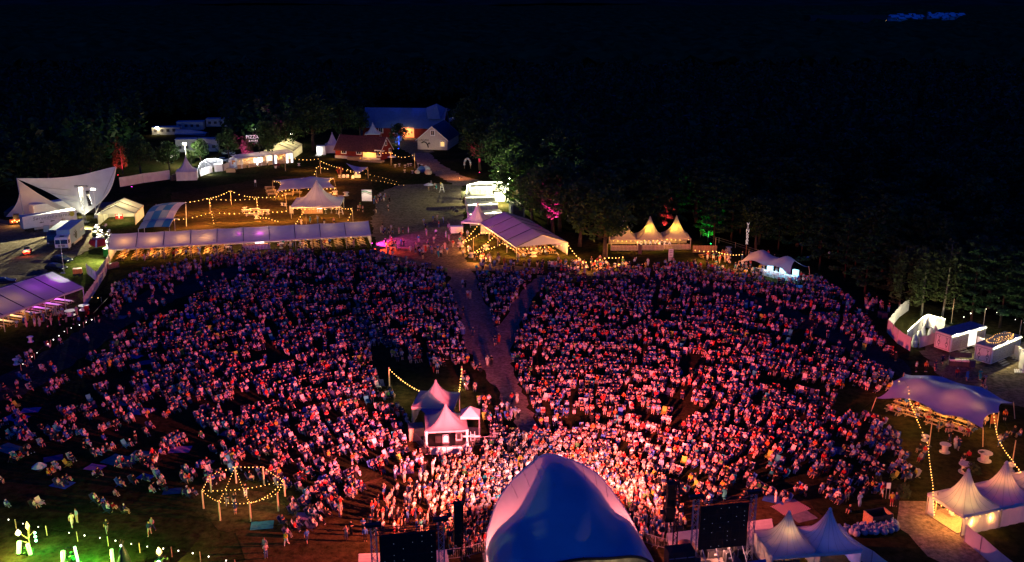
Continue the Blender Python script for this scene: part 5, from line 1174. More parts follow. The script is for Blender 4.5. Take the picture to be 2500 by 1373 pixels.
# backstage pagodas
t, F = pagoda('left backstage pagoda with an open dark front, beside the right video screen', P(1920,1384)+Vector((0,.6,0)), 5.0, R(8), 2.5, 5.7, walls=(1,2,3), pw=2.2, mat=MF('warm_pagoda', None)); lamp('POINT', F(-.5,0,2.1), 90, (1,.3,.1), t); lamp('POINT', F(0,-.2,3.7), 160, (1,.5,.15), t, .15)
t2, F2 = pagoda('right backstage pagoda with blue and red glow inside', P(2019,1376)+Vector((0,.6,0)), 5.0, R(8), 2.5, 5.7, walls=(1,2), pw=2.2, mat=MF('warm_pagoda', None)); lamp('POINT', F2(.2,.5,1.6), 70, (.12,.25,1), t2); lamp('POINT', F2(1.2,.2,1.4), 60, (1,.25,.12), t2)
m = MB(); m.box(F2(.2,.9,.9), (1.2,.3,.9), R(8)); m.build('glowing_rack', ME('blue_screen', (.05,.25,1), 2.5), t2)
for i in range(3): q = thing('flight_case', F(-1+.9*i,-.5), f'{ordn[i]} flight case from the left inside the left backstage pagoda', 'case'); m = MB(); m.box(F(-1+.9*i,-.5), (.8,.7,.9), R(8)); m.build('case_box', DARK, q)
# distant holiday camp
k = 0
camp = [(2172+6.3*(i%13), 50+ (i//13)*7 + (i*7%5)) for i in range(24)] + [(2266+5.6*(i%15), 47+(i//15)*6+(i*3%4)) for i in range(26)]
cr = M('pale_cabin_roof', (.62,.66,.72), .5); 
for i,(x,y) in enumerate(camp):
    c = P(x,y+5); o = thing('holiday_cabin', c, 'tiny far-off cabin with a pale roof beyond the dark forest', 'cabin', 'far-off camp of pale cabins'); m = MB(); m.box(c, (5+3*(i%3),6,12+i%5)); m.build('wall', CABW, o); m = MB(); 
    w_ = 2.8+1.6*(i%3); a_, b_ = c+Z*(12+i%5), c+Z*(16+i%5); m.quad(a_+Vector((-w_,-9,0)), a_+Vector((w_,-9,0)), b_+Vector((w_,0,0)), b_+Vector((-w_,0,0))); m.quad(a_+Vector((w_,9,0)), a_+Vector((-w_,9,0)), b_+Vector((-w_,0,0)), b_+Vector((w_,0,0))); m.build('roof', cr, o)
for x,y,l,c_ in ((2163,52,'far orange lamp at the left of the distant camp', (1,.6,.25)),(2416,84,'far white lamp at the right of the distant camp', (1,.95,.8)),(2036,63,'faint far lamp on the pale field', (.5,.7,.9))):
    c = P(x,y+6); t = thing('far_lamp', c, l, 'lamp'); h = ZT(c, y); m = MB(); m.tube(c, c+Z*h, .3); m.build('mast', STEEL, t); m = MB(); m.ball(c+Z*h, 1.6 if x < 2450 and x > 2100 else .9, 8, 6); m.build('globe', ME('far_lamp_%d' % x, c_, 6), t)
    lamp('POINT', c+Z*h, 20000, c_, t, 1)
# ================================================================ MAIN STAGE
SO = Vector((5.5, 85, 0)); SA = R(10); SU = Vector((math.cos(SA), math.sin(SA), 0)); SV = perp(SU)
G = lambda u, v, z=0: SO + SU*u + SV*v + Z*z
PINK = (1, .30, .30)
def main_stage():
    t = thing('main_stage', G(0,0), 'big arched stage tent, deep blue roof with pink glowing front edges, from behind', 'stage')
    out = [(1188,1385),(1187,1330),(1193,1288),(1214,1226),(1245,1180),(1285,1141),(1331,1110),(1378,1118),(1424,1136),(1466,1166),(1505,1214),(1537,1262),(1562,1312),(1590,1362),(1598,1380)]
    k = 9.6/9.3; n0 = SV - Z*k; pl = G(0,-1.3)
    def hit(px, py):
        d = ray(px, py); o = Vector((0,0,HC)); return o + d*((pl-o).dot(n0)/d.dot(n0))
    fr = [hit(*p) for p in out]
    seg = [0.0]
    for a, b in zip(fr[:-1], fr[1:]): seg.append(seg[-1] + (b-a).length)
    tot = seg[-1]
    def front(q):
        s = q*tot
        for i in range(len(seg)-1):
            if s <= seg[i+1] + 1e-6:
                f = (s-seg[i])/(seg[i+1]-seg[i]); p0, p1, p2, p3 = fr[max(0,i-1)], fr[i], fr[i+1], fr[min(len(fr)-1,i+2)]
                return .5*((2*p1)+(p2-p0)*f+(2*p0-5*p1+4*p2-p3)*f*f+(3*p1-p0-3*p2+p3)*f**3)
        return fr[-1]
    def back(q):
        a = (q-.5)*2; z = 5.6*(1-abs(a)**5)**.5 + .1*math.cos(a*9); return G(8.4*a - .4, -6.2, max(.2, z))
    def surf(q, s):
        a, b = front(q), back(q); p = a.lerp(b, s); c = math.sin(math.pi*q)
        p += Z*(1.0*math.sin(math.pi*s)*(1-abs(2*q-1)**2))
        p -= Z*(.5*math.sin(math.pi*s)*math.exp(-((abs(q-.5)-.22)/.07)**2)); p += Z*(.05*math.sin(q*150)*(1-s)**2*math.sin(math.pi*min(1,s*4)) + .07*math.sin(q*38+s*9)*math.sin(math.pi*s)); return p
    m = MB(); m.grid(surf, 110, 30); m.build('roof_membrane', MF('stage_membrane', (.72,.76,.84), .26, .12, .25), t, smooth=True)
    sb = lambda q: .02 + .34*max(0, math.sin(math.pi*min(1, max(0, abs(q-.5)-.045)/.40)))**.8
    for nm, d0, d1, mt in (('light_fade_strip', .0, .05, MF('thin_fade_strip', (.5,.5,.55), .6)), ('light_fade_strip', .05, .11, MF('mid_fade_strip', (.3,.3,.35), .35)), ('light_block_liner', .11, None, BLACK)):  # unseen layers added under the roof to block and fade the pink glow
        m = MB(); m.grid(lambda a_, b_: (lambda q: surf(q, min(1, sb(q)+d0+((sb(q)+d1 if d1 else 1.0)-sb(q)-d0)*b_)) - Z*.16)(.05+.9*a_), 70, 3 if d1 else 16)
        m.build(nm, mt, t)
    m = MB(); m.path([front(i/60) for i in range(61)], .09, 5); m.build('front_edge_cable', WHITEP, t)
    m = MB()
    for q in (.30,.36,.41,.59,.64,.69): m.path([surf(q, s/8)+Z*.03 for s in range(0,3)], .03, 3)
    m.build('seam', M('seam_white', (.6,.55,.6)), t)
    gold = M('gold_grey_drape', (.22,.19,.12), .45, .5, 1.6, .1, .3)
    m = MB(); m.grid(lambda a,b: (lambda p: Vector((p.x, p.y, p.z*(1-b))) - SV*(.15*math.sin(a*70+2*math.sin(a*9))*b+.5*b))(back(.05+.9*a)), 110, 6); m.build('rear_drape', gold, t, smooth=True)
    m = MB(); m.path([back(i/40)+Z*.06 for i in range(2,39)], .14, 6); m.build('rear_roof_tube', BLACK, t)
    m = MB(); m.box(G(0,-1.2), (16,10,1.2), u=SU); m.build('stage_deck', DARK, t)
    m = MB(); m.truss(G(-3.6,6.6,7.5), G(3.6,6.6,7.5), .4, .05); m.build('front_truss', STEEL, t)
    for k_ in range(8):
        m = MB(); m.lathe(G(-3.4+.97*k_,6.8,7.0), [(.2,0),(.24,.1),(.2,.5)], 8); m.build('spotlight_can', BLACK, t)
    # stage lamps
    E = 1.0
    for u_, to, e, ang, col in ((-5,G(-22,20),90000,118,(1,.15,.085)), (5,G(22,20),80000,118,(1,.15,.10)), (-1.5,G(-4,26,0),38000,115,(1,.29,.28)), (1.5,G(6,26,0),38000,115,(1,.29,.28)),
        ): o = lamp('SPOT', G(u_*.7,6.7,6.9), e, col, t, .25, to, ang, .7); o.scale = (1,.3,1)
    # long-throw wash heads with flat beams
    for u_, az, r_, e, col in ((-3.4,-62,26,32000,(1,.15,.22)),(-2.8,-40,40,165000,(1,.09,.14)),(-2.2,-17,42,185000,(1,.10,.13)),(-.6,4,42,160000,(1,.105,.13)),(2.2,23,42,190000,(1,.08,.085)),(2.8,45,40,190000,(1,.065,.065)),(3.4,66,30,45000,(1,.10,.12))):
        a_ = R(az); o = lamp('SPOT', G(u_,6.9,7.2), e, col, t, 0, G(u_+r_*math.sin(a_), 6.9+r_*math.cos(a_), 0), 50, .6); o.scale = (1,.36,1)
    lamp('POINT', G(15.7,-.38,1.6), 420, (1,.34,.24), t); lamp('POINT', G(3,-9.5,4.5), 300, (1,.75,.4), t)
    for u_, e in ((-6.5,3600),(6.5,3600),(-4,2000),(4,2000)): lamp('POINT', G(u_*.85,1.2,2.6), e*.75, (1,.19,.16), t, .4)
    lamp('POINT', G(-8.2,-3.5,2.0), 160, (1,.18,.22), t, .3); lamp('POINT', G(7.5,-3.5,2.2), 260, (1,.3,.4), t, .3)
main_stage()
LEDB = M('led_wall_back', (.006,.006,.007), .6, .2, 2)
def video_wall(label, u0, v0, top, w=5.0, h=4.7):
    t = thing('video_wall', G(u0,v0), label, 'video screen', 'video walls seen from behind'); C_ = G(u0,v0); zt = top; zb = top-h
    m = MB(); m.box(C_+Z*zb, (w,.3,h), u=SU); m.build('screen_back', LEDB, t)
    m = MB()
    for i in range(6):
        for j in range(9):
            if random.random() < .38: m.box(C_+SU*(-w/2+w*(i+.5)/6)-SV*.17+Z*(zb+h*(j+.5)/9), (.035,.03,.04), u=SU)
    m.build('status_lights', ME('led_dots', (.7,.85,1), .3), t)
    m = MB()
    for i in range(1,6): m.box(C_+SU*(-w/2+w*i/6)-SV*.155+Z*zb, (.02,.02,h), u=SU)
    for j in range(1,5): m.box(C_-SV*.155+Z*(zb+h*j/5), (w,.02,.02), u=SU)
    m.build('cabinet_joints', M('joint_grey', (.02,.02,.022)), t)
    for s in (-1,1):
        b = C_+SU*s*(w/2+.5); m = MB(); m.truss(b, b+Z*(zt+1.0), .5, .045); m.build('truss_leg', STEEL, t)
        m = MB(); m.box(b+Z*(zt+1.05), (1.5,.5,.3), u=SU); m.build('hoist_cap', BLACK, t); m = MB(); m.box(b, (1.6,1.6,.3), u=SU); m.build('ballast', BLACK, t)
    m = MB(); m.truss(C_-SU*(w/2+.5)+Z*(zt+.45), C_+SU*(w/2+.5)+Z*(zt+.45), .5, .045); m.build('top_truss', BLACK, t)
    m = MB()
    for s in (-1,-.33,.33,1): m.tube(C_+SU*s*w*.42-SV*.15+Z*zb, C_+SU*s*w*.42-SV*2.6, .05)
    m.build('brace', WHITEP, t); return t
uvp = lambda p: ((p-SO).dot(SU), (p-SO).dot(SV))
video_wall('black back of the left video wall in its truss frame, at the bottom centre', -15.6, -.4, 6.6, 5.3, 5.4)
video_wall('black back of the right video wall in its truss frame', 15.7, -.5, 6.6)
def pa(label, u0, v0, side):
    t = thing('line_array', G(u0,v0), label, 'loudspeaker', 'stage line arrays'); 
    for k in range(10):
        m = MB(); m.box(G(u0, v0+.012*k*k*.5, 8.4-.44*(k+1)), (.9,.7,.41), u=SU); m.build('cabinet', M('speaker_black', (.008,.008,.009), .6), t)
    m = MB(); m.box(G(u0,v0,8.42), (1.0,.9,.12), u=SU); m.build('fly_frame', BLACK, t)
    q = thing('speaker_tower', G(u0,v0-1.2), label.replace('line array of loudspeakers', 'truss tower carrying the line array'), 'truss tower', 'stage speaker towers')
    m = MB(); m.truss(G(u0+.3,v0-.9), G(u0+.3,v0-.9,9.0), .4, .04); m.build('mast', BLACK, q); m = MB(); m.tube(G(u0+.3,v0-.9,8.9), G(u0,v0,8.9), .08); m.tube(G(u0-.6,v0,8.6), G(u0+1.0,v0,8.6), .05); m.build('beam', BLACK, q)
    for k in range(3):
        for s in (-1,1): m = MB(); m.box(G(u0+s*.95, v0-.4, 3.4+2.0*k), (.5,.35,.35), u=SU); m.build('floodlight', BLACK, q)
        m = MB(); m.tube(G(u0-1,v0-.5,3.9+2*k), G(u0+1,v0-.5,3.9+2*k), .03); m.build('cross_bar', BLACK, q)
    w = thing('speaker_stack', G(u0+side*.2,v0-2.6), label.replace('line array of loudspeakers hanging', 'subwoofer stack with dark cloth back standing'), 'loudspeaker stack', 'stage subwoofer stacks')
    m = MB(); m.box(G(u0+side*.2,v0-2.6,.1), (2.7,1.4,2.6), u=SU); m.build('cloth_back', M('dark_cloth', (.03,.026,.022), .8, .4, 1.5), w)
    for k in range(3): m = MB(); m.box(G(u0+side*.2,v0-3.33,.4+.8*k), (2.6,.06,.06), u=SU); m.build('batten', STEEL, w)
    m = MB(); m.tube(G(u0-1.1,v0-3.36,.2), G(u0+1.3,v0-3.36,2.6), .04); m.tube(G(u0+1.3,v0-3.36,.2), G(u0-1.1,v0-3.36,2.6), .04); m.build('cross_brace', BLACK, w)
pa('black line array of loudspeakers hanging left of the blue stage roof', -10.6, 1.0, -1); pa('black line array of loudspeakers hanging right of the blue stage roof', 10.8, 1.4, 1)
def platform(label, px, z, n):
    q = [P(x,y,z) for x,y in px]; t = thing('wing_platform', P(*px[0]), label, 'platform', 'pale platforms beside the stage')
    for k in range(n):
        a,b = k/n, (k+1)/n-.004; m = MB(); m.slab(q[3].lerp(q[0],a), q[2].lerp(q[1],a), q[2].lerp(q[1],b), q[3].lerp(q[0],b), .12); m.build('plank', M('white_plank', (.72,.68,.6), .6, .1, 2), t)
    m = MB()
    for i in range(4): m.tube(Vector((q[i].x,q[i].y,0)), q[i]-Z*.1, .08)
    m.build('leg', STEEL, t)
platform('pale plank platform at the bottom edge left of the left video wall', [(876,1352),(1092,1342),(1100,1400),(872,1412)], 1.0, 9)
platform('pale plank platform between the right loudspeakers and right video wall', [(1628,1302),(1706,1292),(1712,1338),(1636,1345)], 1.0, 7)
platform('pale plank platform between right video wall and backstage pagodas', [(1822,1274),(1884,1266),(1895,1322),(1830,1330)], 1.0, 7)
sheet('backstage_deck', [(1655,1352),(1850,1325),(1880,1420),(1680,1440)], M('pink_grey_deck', (.28,.24,.22), .7, .3, 1.2), .05)
for i,(x,y,s,l) in enumerate(((1706,1352,(2.0,.8,.8),'long flight case under the left side of the right video wall'),(1742,1358,(1.6,1.0,.7),'wide flat flight case under the right video wall'),(1775,1345,(1.8,.8,.8),'flight case behind the tall dark loudspeaker'),(1778,1372,(.8,.7,1.1),'tall dark loudspeaker standing on the backstage deck'),(1812,1355,(1.4,1.0,.9),'case with coiled cables at the right leg of the right video wall'),(1725,1392,(1.0,.9,.7),'cable crate at the bottom edge of the backstage deck'),(1690,1385,(1.2,1.0,1.2),'dark case at the left leg of the right video wall'))):
    c = P(x,y); t = thing('flight_case', c, l, 'case'); m = MB(); m.box(c+Z*.1, s, SA); m.build('case_body', DARK, t); m = MB()
    for sx in (-1,1):
        for sy in (-1,1): m.box(c+SU*sx*s[0]/2+SV*sy*s[1]/2+Z*.1, (.06,.06,s[2]+.01), SA)
    m.build('metal_edge', ALU, t); m = MB(); m.box(c-SV*(s[1]/2+.01)+Z*(.1+s[2]*.4), (.3,.03,.2), SA); m.build('label_plate', WHITEP, t)
t = thing('padded_cover', P(1672,1362), 'rust coloured rounded canvas cover beside the right loudspeaker tower', 'cover'); m = MB(); m.ball(P(1672,1362)+Z*.9, 1.1, 12, 8, (1.1,.9,1)); m.build('cover_cloth', M('rust_canvas', (.35,.17,.13), .8), t, smooth=True)
t = thing('blue_tarpaulin', P(1800,1400), 'bright blue tarpaulin roof at the bottom edge below the right video wall', 'tarpaulin'); m = MB(); m.grid(lambda a,b: P(1700+170*a, 1420-30*b-25*a, 1.2+.6*b), 8, 4); m.build('tarp_sheet', M('blue_tarp', (.02,.08,.45), .4), t)
# crowd barriers
BARM = None
def barrier_mesh():
    m = MB(); m.tube((-1.1,0,.12),(1.1,0,.12),.025,n=4); m.tube((-1.1,0,1.08),(1.1,0,1.08),.025,n=4)
    for k in range(12): x = -1.1+.2*k; m.tube((x,0,.12),(x,0,1.08),.016 if 0 < k < 11 else .028,n=4)
    for s in (-.8,.8): m.box((s,0,0),(.06,.7,.06))
    o = m.build('barrier', ALU); me = o.data; bpy.data.objects.remove(o); return me
BARM = barrier_mesh()
def barriers(pts, where, h=1.0, cloth=False, every=2.25):
    k = 0
    for a,b in zip(pts[:-1], pts[1:]):
        a,b = P(*a),P(*b); L = (b-a).length; n = max(1,round(L/every)); d = (b-a)/L; sc_ = L/n/2.2*.98
        for i in range(n):
            o = bpy.data.objects.new('crowd_barrier', BARM); COL.objects.link(o); o.location = a.lerp(b,(i+.5)/n); o.rotation_euler = (0,0,math.atan2(d.y,d.x)); o.scale = (sc_,1,1.1)
            tag(o, f'crowd barrier, {ordn[k] if k < 9 else "last"} from the left {where}', 'barrier', 'crowd barriers '+where)
            if cloth: m = MB(); m.slab((-1.05,-.04,1.0),(1.05,-.04,1.0),(1.05,-.04,.15),(-1.05,-.04,.15),.02); c = m.build('cloth_cover', WHITE_THICK); c.parent = o
            k += 1
barriers([(1085,1368),(1135,1362),(1195,1345)], 'before the stage at its left side'); barriers([(1560,1322),(1600,1335),(1640,1345)], 'before the stage at its right side')
barriers([(1010,1075),(1048,1112)], 'left of the sound desk tents'); barriers([(1050,1113),(1130,1110),(1142,1100)], 'in front of the sound desk tents', cloth=True); barriers([(1150,1090),(1215,1085)], 'right of the sound desk tents')
# sound desk tents
SDF = MF('sound_desk_fabric', (.42,.39,.42), .12)
c1 = P(1062,1042)+Vector((0,2.8,0)); h1 = ZT(c1, 932)
t1, F1 = pagoda('rear white pagoda of the sound desk, two bulb strings tied to its corners', c1, 5.6, R(-6), 2.7, h1, walls=(3,), ribs=False, mat=SDF); m = MB(); m.grid(lambda p,q: F1(-2.7,2.7-5.4*p,2.6*q)+Vector((-.3*math.sin(p*12)*(1-q)-.3*(1-q),0,0)), 14, 3); m.build('side_curtain', WHITE_PVC, t1)
c2 = P(1086,1102)+Vector((0,2.7,0)); h2 = ZT(c2, 990)
t2, F2 = pagoda('front white pagoda of the sound desk with open black interior', c2, 5.3, R(6), 2.75, h2, walls=(), ribs=False, mat=SDF, valance=.22)
for s in (-1,1): m = MB(); m.lathe(F2(s*2.55,-2.55,.2), [(.28,0),(.12,1.3),(.22,2.6)], 8); m.build('tied_curtain', WHITE_PVC, t2)
m = MB(); m.grid(lambda p,q: F2(-2.6,2.6-5.2*p,2.9*q)+Vector((-.5*(1-q)*p,0,0)), 12, 3); m.build('side_curtain', WHITE_PVC, t2)
m = MB(); m.grid(lambda p,q: F2(-2.5+5*p,2.5,2.8*q), 6, 1); m.build('black_backdrop', BLACK, t2)
m = MB(); m.box(F2(0,0,.02), (6.4,6.2,.55), R(6)); m.build('deck', BLACK, t2)
t = thing('blue_tarp_roof', (c1+c2)/2, 'flat dark blue tarpaulin roof between the two sound desk pagodas', 'tarpaulin'); m = MB(); a_,b_ = F1(-2.0,-2.4,2.5), F1(2.0,-2.4,2.5); m.quad(a_, b_, F2(2.0,2.2,2.7), F2(-2.2,2.2,2.7)); m.build('tarp_sheet', M('blue_tarp2', (.05,.12,.42), .5), t)
for i,(x,y,mm,l) in enumerate(((-1.0,-1.2,DARK,'black equipment rack left of the white monitor in the sound desk tent'),(-.1,-1.3,STEEL,'white framed monitor case in the sound desk tent'),(1.6,-.8,STEEL,'mixing desk on a case at the right of the sound desk tent'))):
    q = thing('sound_rack', F2(x,y,.57), l, 'equipment rack'); m = MB(); m.box(F2(x,y,.57), (.8,.6,.95), R(6)); m.build('case_body', mm if i else BLACK, q); m = MB(); m.box(F2(x,y-.37,.85), (.5,.04,.7), R(6)); m.build('panel', ME('monitor_glow', (.75,.9,.95), .5) if i == 1 else BLACK, q)
lamp('POINT', F2(0,.5,2.4), 45, (1,.4,.5), t2, .2); lamp('POINT', F1(0,0,3.2), 90, (1,.42,.36), t1, .2)
c3 = P(1148,1082)+Vector((0,1.2,0)); t3 = thing('popup_canopy', c3, 'small white pop-up canopy on a raised platform right of the sound desk', 'canopy'); hp = 3.9; b0 = 1.1
cs = [(-1.15,-1.15),(1.15,-1.15),(1.15,1.15),(-1.15,1.15)]; pk = c3+Z*4.6
for i in range(4):
    a_,b_ = Vector((*cs[i],0)), Vector((*cs[(i+1)%4],0)); m = MB(); m.quad(c3+a_*1.05+Z*3.6, c3+b_*1.05+Z*3.6, pk); m.build('roof_panel', WHITE_PVC, t3); m = MB(); m.slab(c3+a_*1.05+Z*3.62, c3+b_*1.05+Z*3.62, c3+b_*1.05+Z*3.3, c3+a_*1.05+Z*3.3, .02); m.build('valance', WHITE_PVC, t3); m = MB(); m.tube(c3+a_, c3+a_+Z*3.6, .04); m.build('post', ALU, t3)
m = MB(); m.box(c3+Z*.9, (2.6,2.5,.15)); m.build('platform', DARK, t3); m = MB(); m.box(c3+Vector((0,-1.28,.85)), (2.6,.04,.25)); m.build('white_skirt', WHITEP, t3); m = MB(); [m.tube(c3+Vector((x,y,0)), c3+Vector((x,y,.9)), .05) for x in (-1.2,1.2) for y in (-1.1,1.1)]; m.build('platform_leg', STEEL, t3)
t = thing('step_ladder', c3+Vector((.3,-1.5,0)), 'white step ladder in front of the pop-up canopy platform', 'ladder'); m = MB()
for x in (.05,.6): m.tube(c3+Vector((x,-1.8,0)), c3+Vector((x,-1.25,1.6)), .04)
m.build('rail', WHITEP, t)
for k in range(4): m = MB(); m.box(c3+Vector((.33,-1.75+.13*k,.25+.33*k)), (.6,.14,.04)); m.build('rung', WHITEP, t)
for x,y,l in ((1016,1070,'timber crate with dark lid left of the front sound desk pagoda'),): t = thing('timber_crate', P(x,y), l, 'crate'); m = MB(); m.box(P(x,y), (1.9,1.6,1.7), .2); m.build('box', WOODL, t); m = MB(); m.box(P(x,y)+Z*1.7, (1.95,1.65,.12), .2); m.build('lid', M('slate_lid', (.06,.09,.14)), t)
for x,y,w in ((951,944,'left of the sound desk tents'),(1128,932,'right of the sound desk tents')): pole(f'timber pole with a bulb string {w}', P(x,y), ZT(P(x,y), 897 if x < 1000 else 894), .11, WOODL, 'festoon_pole', 'pole', 'poles holding the light strings')
pa_, pb_ = P(951,944), P(1128,932)
bulb_string('bulb string from the left pole to the rear sound desk pagoda', [pa_+Z*ZT(pa_,899), F1(-2.7,2.6,2.8)], .52, .35, bulb_mesh(.09, BULB), 110, 5, (1,.75,.3)); bulb_string('bulb string from the right pole to the rear sound desk pagoda', [pb_+Z*ZT(pb_,896), F1(2.7,2.6,2.8)], .52, .35, bulb_mesh(.09, BULB), 110, 5, (1,.75,.3))
# dance ring
RP = [((497,1242),1197),((516,1202),1159),((577,1180),1138),((645,1183),1139),((696,1212),1172),((680,1248),1204),((613,1273),1227),((538,1271),1224)]
tops = []
ringw = ['west','north-west','rear left','rear right','east','south-east','front right','front left']; rlab = ['leftmost','second from left at the back','rear left','rear right','rightmost','front right near the crowd','front centre right','front centre left']
for (b,r_),l in zip(RP, rlab):
    g_ = P(*b); h_ = ZT(g_, r_); tops.append(g_+Z*h_); t = thing('ring_post', g_, f'{l} pale timber post of the fairy light dance ring', 'post', 'posts of the dance ring'); m = MB(); m.tube(g_, g_+Z*h_, .10, .09, 8); m.build('shaft', M('light_post', (.62,.46,.28), .7, .2, 3), t)
for i,j,sg_,l in ((0,1,.25,'first rim string'),(1,2,.25,'back left rim string'),(2,3,.3,'back rim string'),(3,4,.3,'right rim string'),(4,5,.2,'short right rim string'),(5,6,.5,'front right rim string'),(6,7,.5,'front rim string'),(7,0,.45,'left front rim string'),(2,7,.3,'left spoke string'),(2,6,.3,'right spoke string'),(0,4,.5,'long cross string'),(4,6,.9,'sagging inner string')):
    bulb_string(f'{l} of fairy lights on the dance ring posts', [tops[i], tops[j]], .40, sg_, BMT, 26, 7, (1,.68,.3), 'fairy light strings of the dance ring', drop=.05)
# glowing garden sculptures at the bottom left
GR = (.30,1,.12)
def torch(t, p, r, h, name='flame', col=(1,.72,.2), s=2.6):
    m = MB(); m.lathe(p, [(r*.3,0),(r,h*.35),(r*.7,h*.65),(.02,h)], 8); m.build(name, ME('flame_%.2f' % col[1], col, s), t, smooth=True)
def tube_light(t, a, b, r=.16, col=(.42,1,.22), s=2.6):
    m = MB(); m.tube(a, b, r, n=8); m.build('light_tube', ME('green_white_tube_%.2f' % col[0], col, s), t)
def bottom_left():
    g_ = P(70,1352); t = thing('light_sculpture', g_, 'glowing garden sculpture with flames, white light tubes and green lamps, leftmost at the bottom edge', 'light sculpture', 'glowing sculptures at the bottom left edge')
    q = lambda x,y,z: g_+Vector((x,y,z)); m = MB()
    for a_,b_ in (((.2,0,0),(.3,0,3.0)),((.3,0,1.6),(-.6,0,2.4)),((.3,0,1.2),(-.8,.1,1.5)),((.3,0,2.0),(.9,0,2.6)),((.3,0,1.8),(.5,0,3.0))): m.tube(q(*a_), q(*b_), .05)
    m.build('branch', M('bare_branch', (.22,.17,.08)), t); torch(t, q(.3,0,2.8), .22, .9); torch(t, q(-.75,0,2.1), .3, .7, col=(1,.85,.5)); tube_light(t, q(-.9,-.2,.2), q(-.65,-.2,1.5), .24); tube_light(t, q(.35,-.3,.1), q(.2,-.3,1.3), .2)
    for k in range(3): m = MB(); m.ball(q(.95,0,1.5+.45*k), .14, 8, 6); m.build('green_lamp', ME('green_lamp', (.3,1,.55), 7), t)
    bush2(t, q(-.1,.1,0), .55); lamp('POINT', q(-.6,-.8,1.6), 1100, (.75,1,.16), t, .3); lamp('POINT', q(.4,.3,2.9), 260, (1,.75,.3), t, .2); lamp('POINT', q(1.3,.2,1.6), 800, (.08,1,.12), t, .2)
    g2 = P(176,1382); t = thing('light_sculpture', g2, 'glowing garden sculpture with a green ring bush and two light tubes, second from the left', 'light sculpture', 'glowing sculptures at the bottom left edge'); q = lambda x,y,z: g2+Vector((x,y,z))
    tube_light(t, q(-.75,-.2,.4), q(-.6,-.2,1.8), .22); tube_light(t, q(.75,-.2,.6), q(.62,-.2,2.3), .13, (.5,1,.5)); bush2(t, q(0,0,.2), .8); m = MB(); n = 12; m.path([q(.55*math.cos(2*math.pi*i/n),0,1.7+.4*math.sin(2*math.pi*i/n)) for i in range(n+1)], .06, 5); m.build('ring', BLACK, t)
    lamp('POINT', q(1.3,.4,1.7), 1500, (.04,1,.06), t, .2); lamp('POINT', q(-1,-.5,1.5), 1100, (.6,1,.14), t, .2)
    g3 = P(300,1388); t = thing('light_sculpture', g3, 'dark cone-shaped sculpture with a tall white light tube, second from the right', 'light sculpture', 'glowing sculptures at the bottom left edge'); q = lambda x,y,z: g3+Vector((x,y,z))
    tube_light(t, q(-.9,-.1,.2), q(-.85,-.1,2.2), .17); m = MB(); m.lathe(q(.2,0,0), [(.75,0),(.62,1.0),(.38,1.9),(.15,2.5),(.02,2.7)], 12); m.build('cone_body', M('dark_green_cone', (.015,.04,.015), .5, .5, 4), t, smooth=True)
    m = MB(); [m.tube(q(.2,0,2.5), q(.2+.3*math.sin(k*1.3),.2*math.cos(k*2),3.1+.1*(k%2)), .025, n=4) for k in range(5)]; m.build('twig', M('bare_branch', None), t); m = MB(); m.ball(q(.12,-.1,2.62), .12, 8, 5); m.build('glowing_tip', ME('tip_glow', (1,1,.8), 4), t); lamp('POINT', q(-1.4,-.2,1.5), 1500, (.6,1,.12), t, .2)
    g4 = P(394,1388); t = thing('light_sculpture', g4, 'small sculpture with a blazing flame above green leaves, rightmost of the glowing row', 'light sculpture', 'glowing sculptures at the bottom left edge'); q = lambda x,y,z: g4+Vector((x,y,z))
    torch(t, q(-.05,0,1.5), .3, .9, s=3); bush2(t, q(.1,0,.2), .75); m = MB(); m.lathe(q(-.05,0,1.1), [(.1,0),(.3,.4)], 10); m.build('fire_bowl', BLACK, t); m = MB(); m.ball(q(0,-.5,1.0), .2, 8, 5); m.build('green_lamp', MC['green_lamp'], t); lamp('POINT', q(0,-.3,2.3), 1200, (1,.85,.2), t, .2)
    lamp('POINT', P(-20,1325,2.0), 420, (1,.5,.1), t, .3)
def bush2(t, c, r):
    m = MB()
    for k in range(110):
        d = Vector(rng.normal(size=3)).normalized()*r*random.uniform(.5,1.0); d.z = abs(d.z)*1.5; p = c+d; a = Vector(rng.normal(size=3)).normalized()*r*.22; b = a.orthogonal().normalized()*r*.16; m.quad(p-a-b,p+a-b,p+a+b,p-a+b)
    m.build('foliage', M('garden_leaves', (.04,.10,.025), .6, .5, 4), t)
bottom_left()
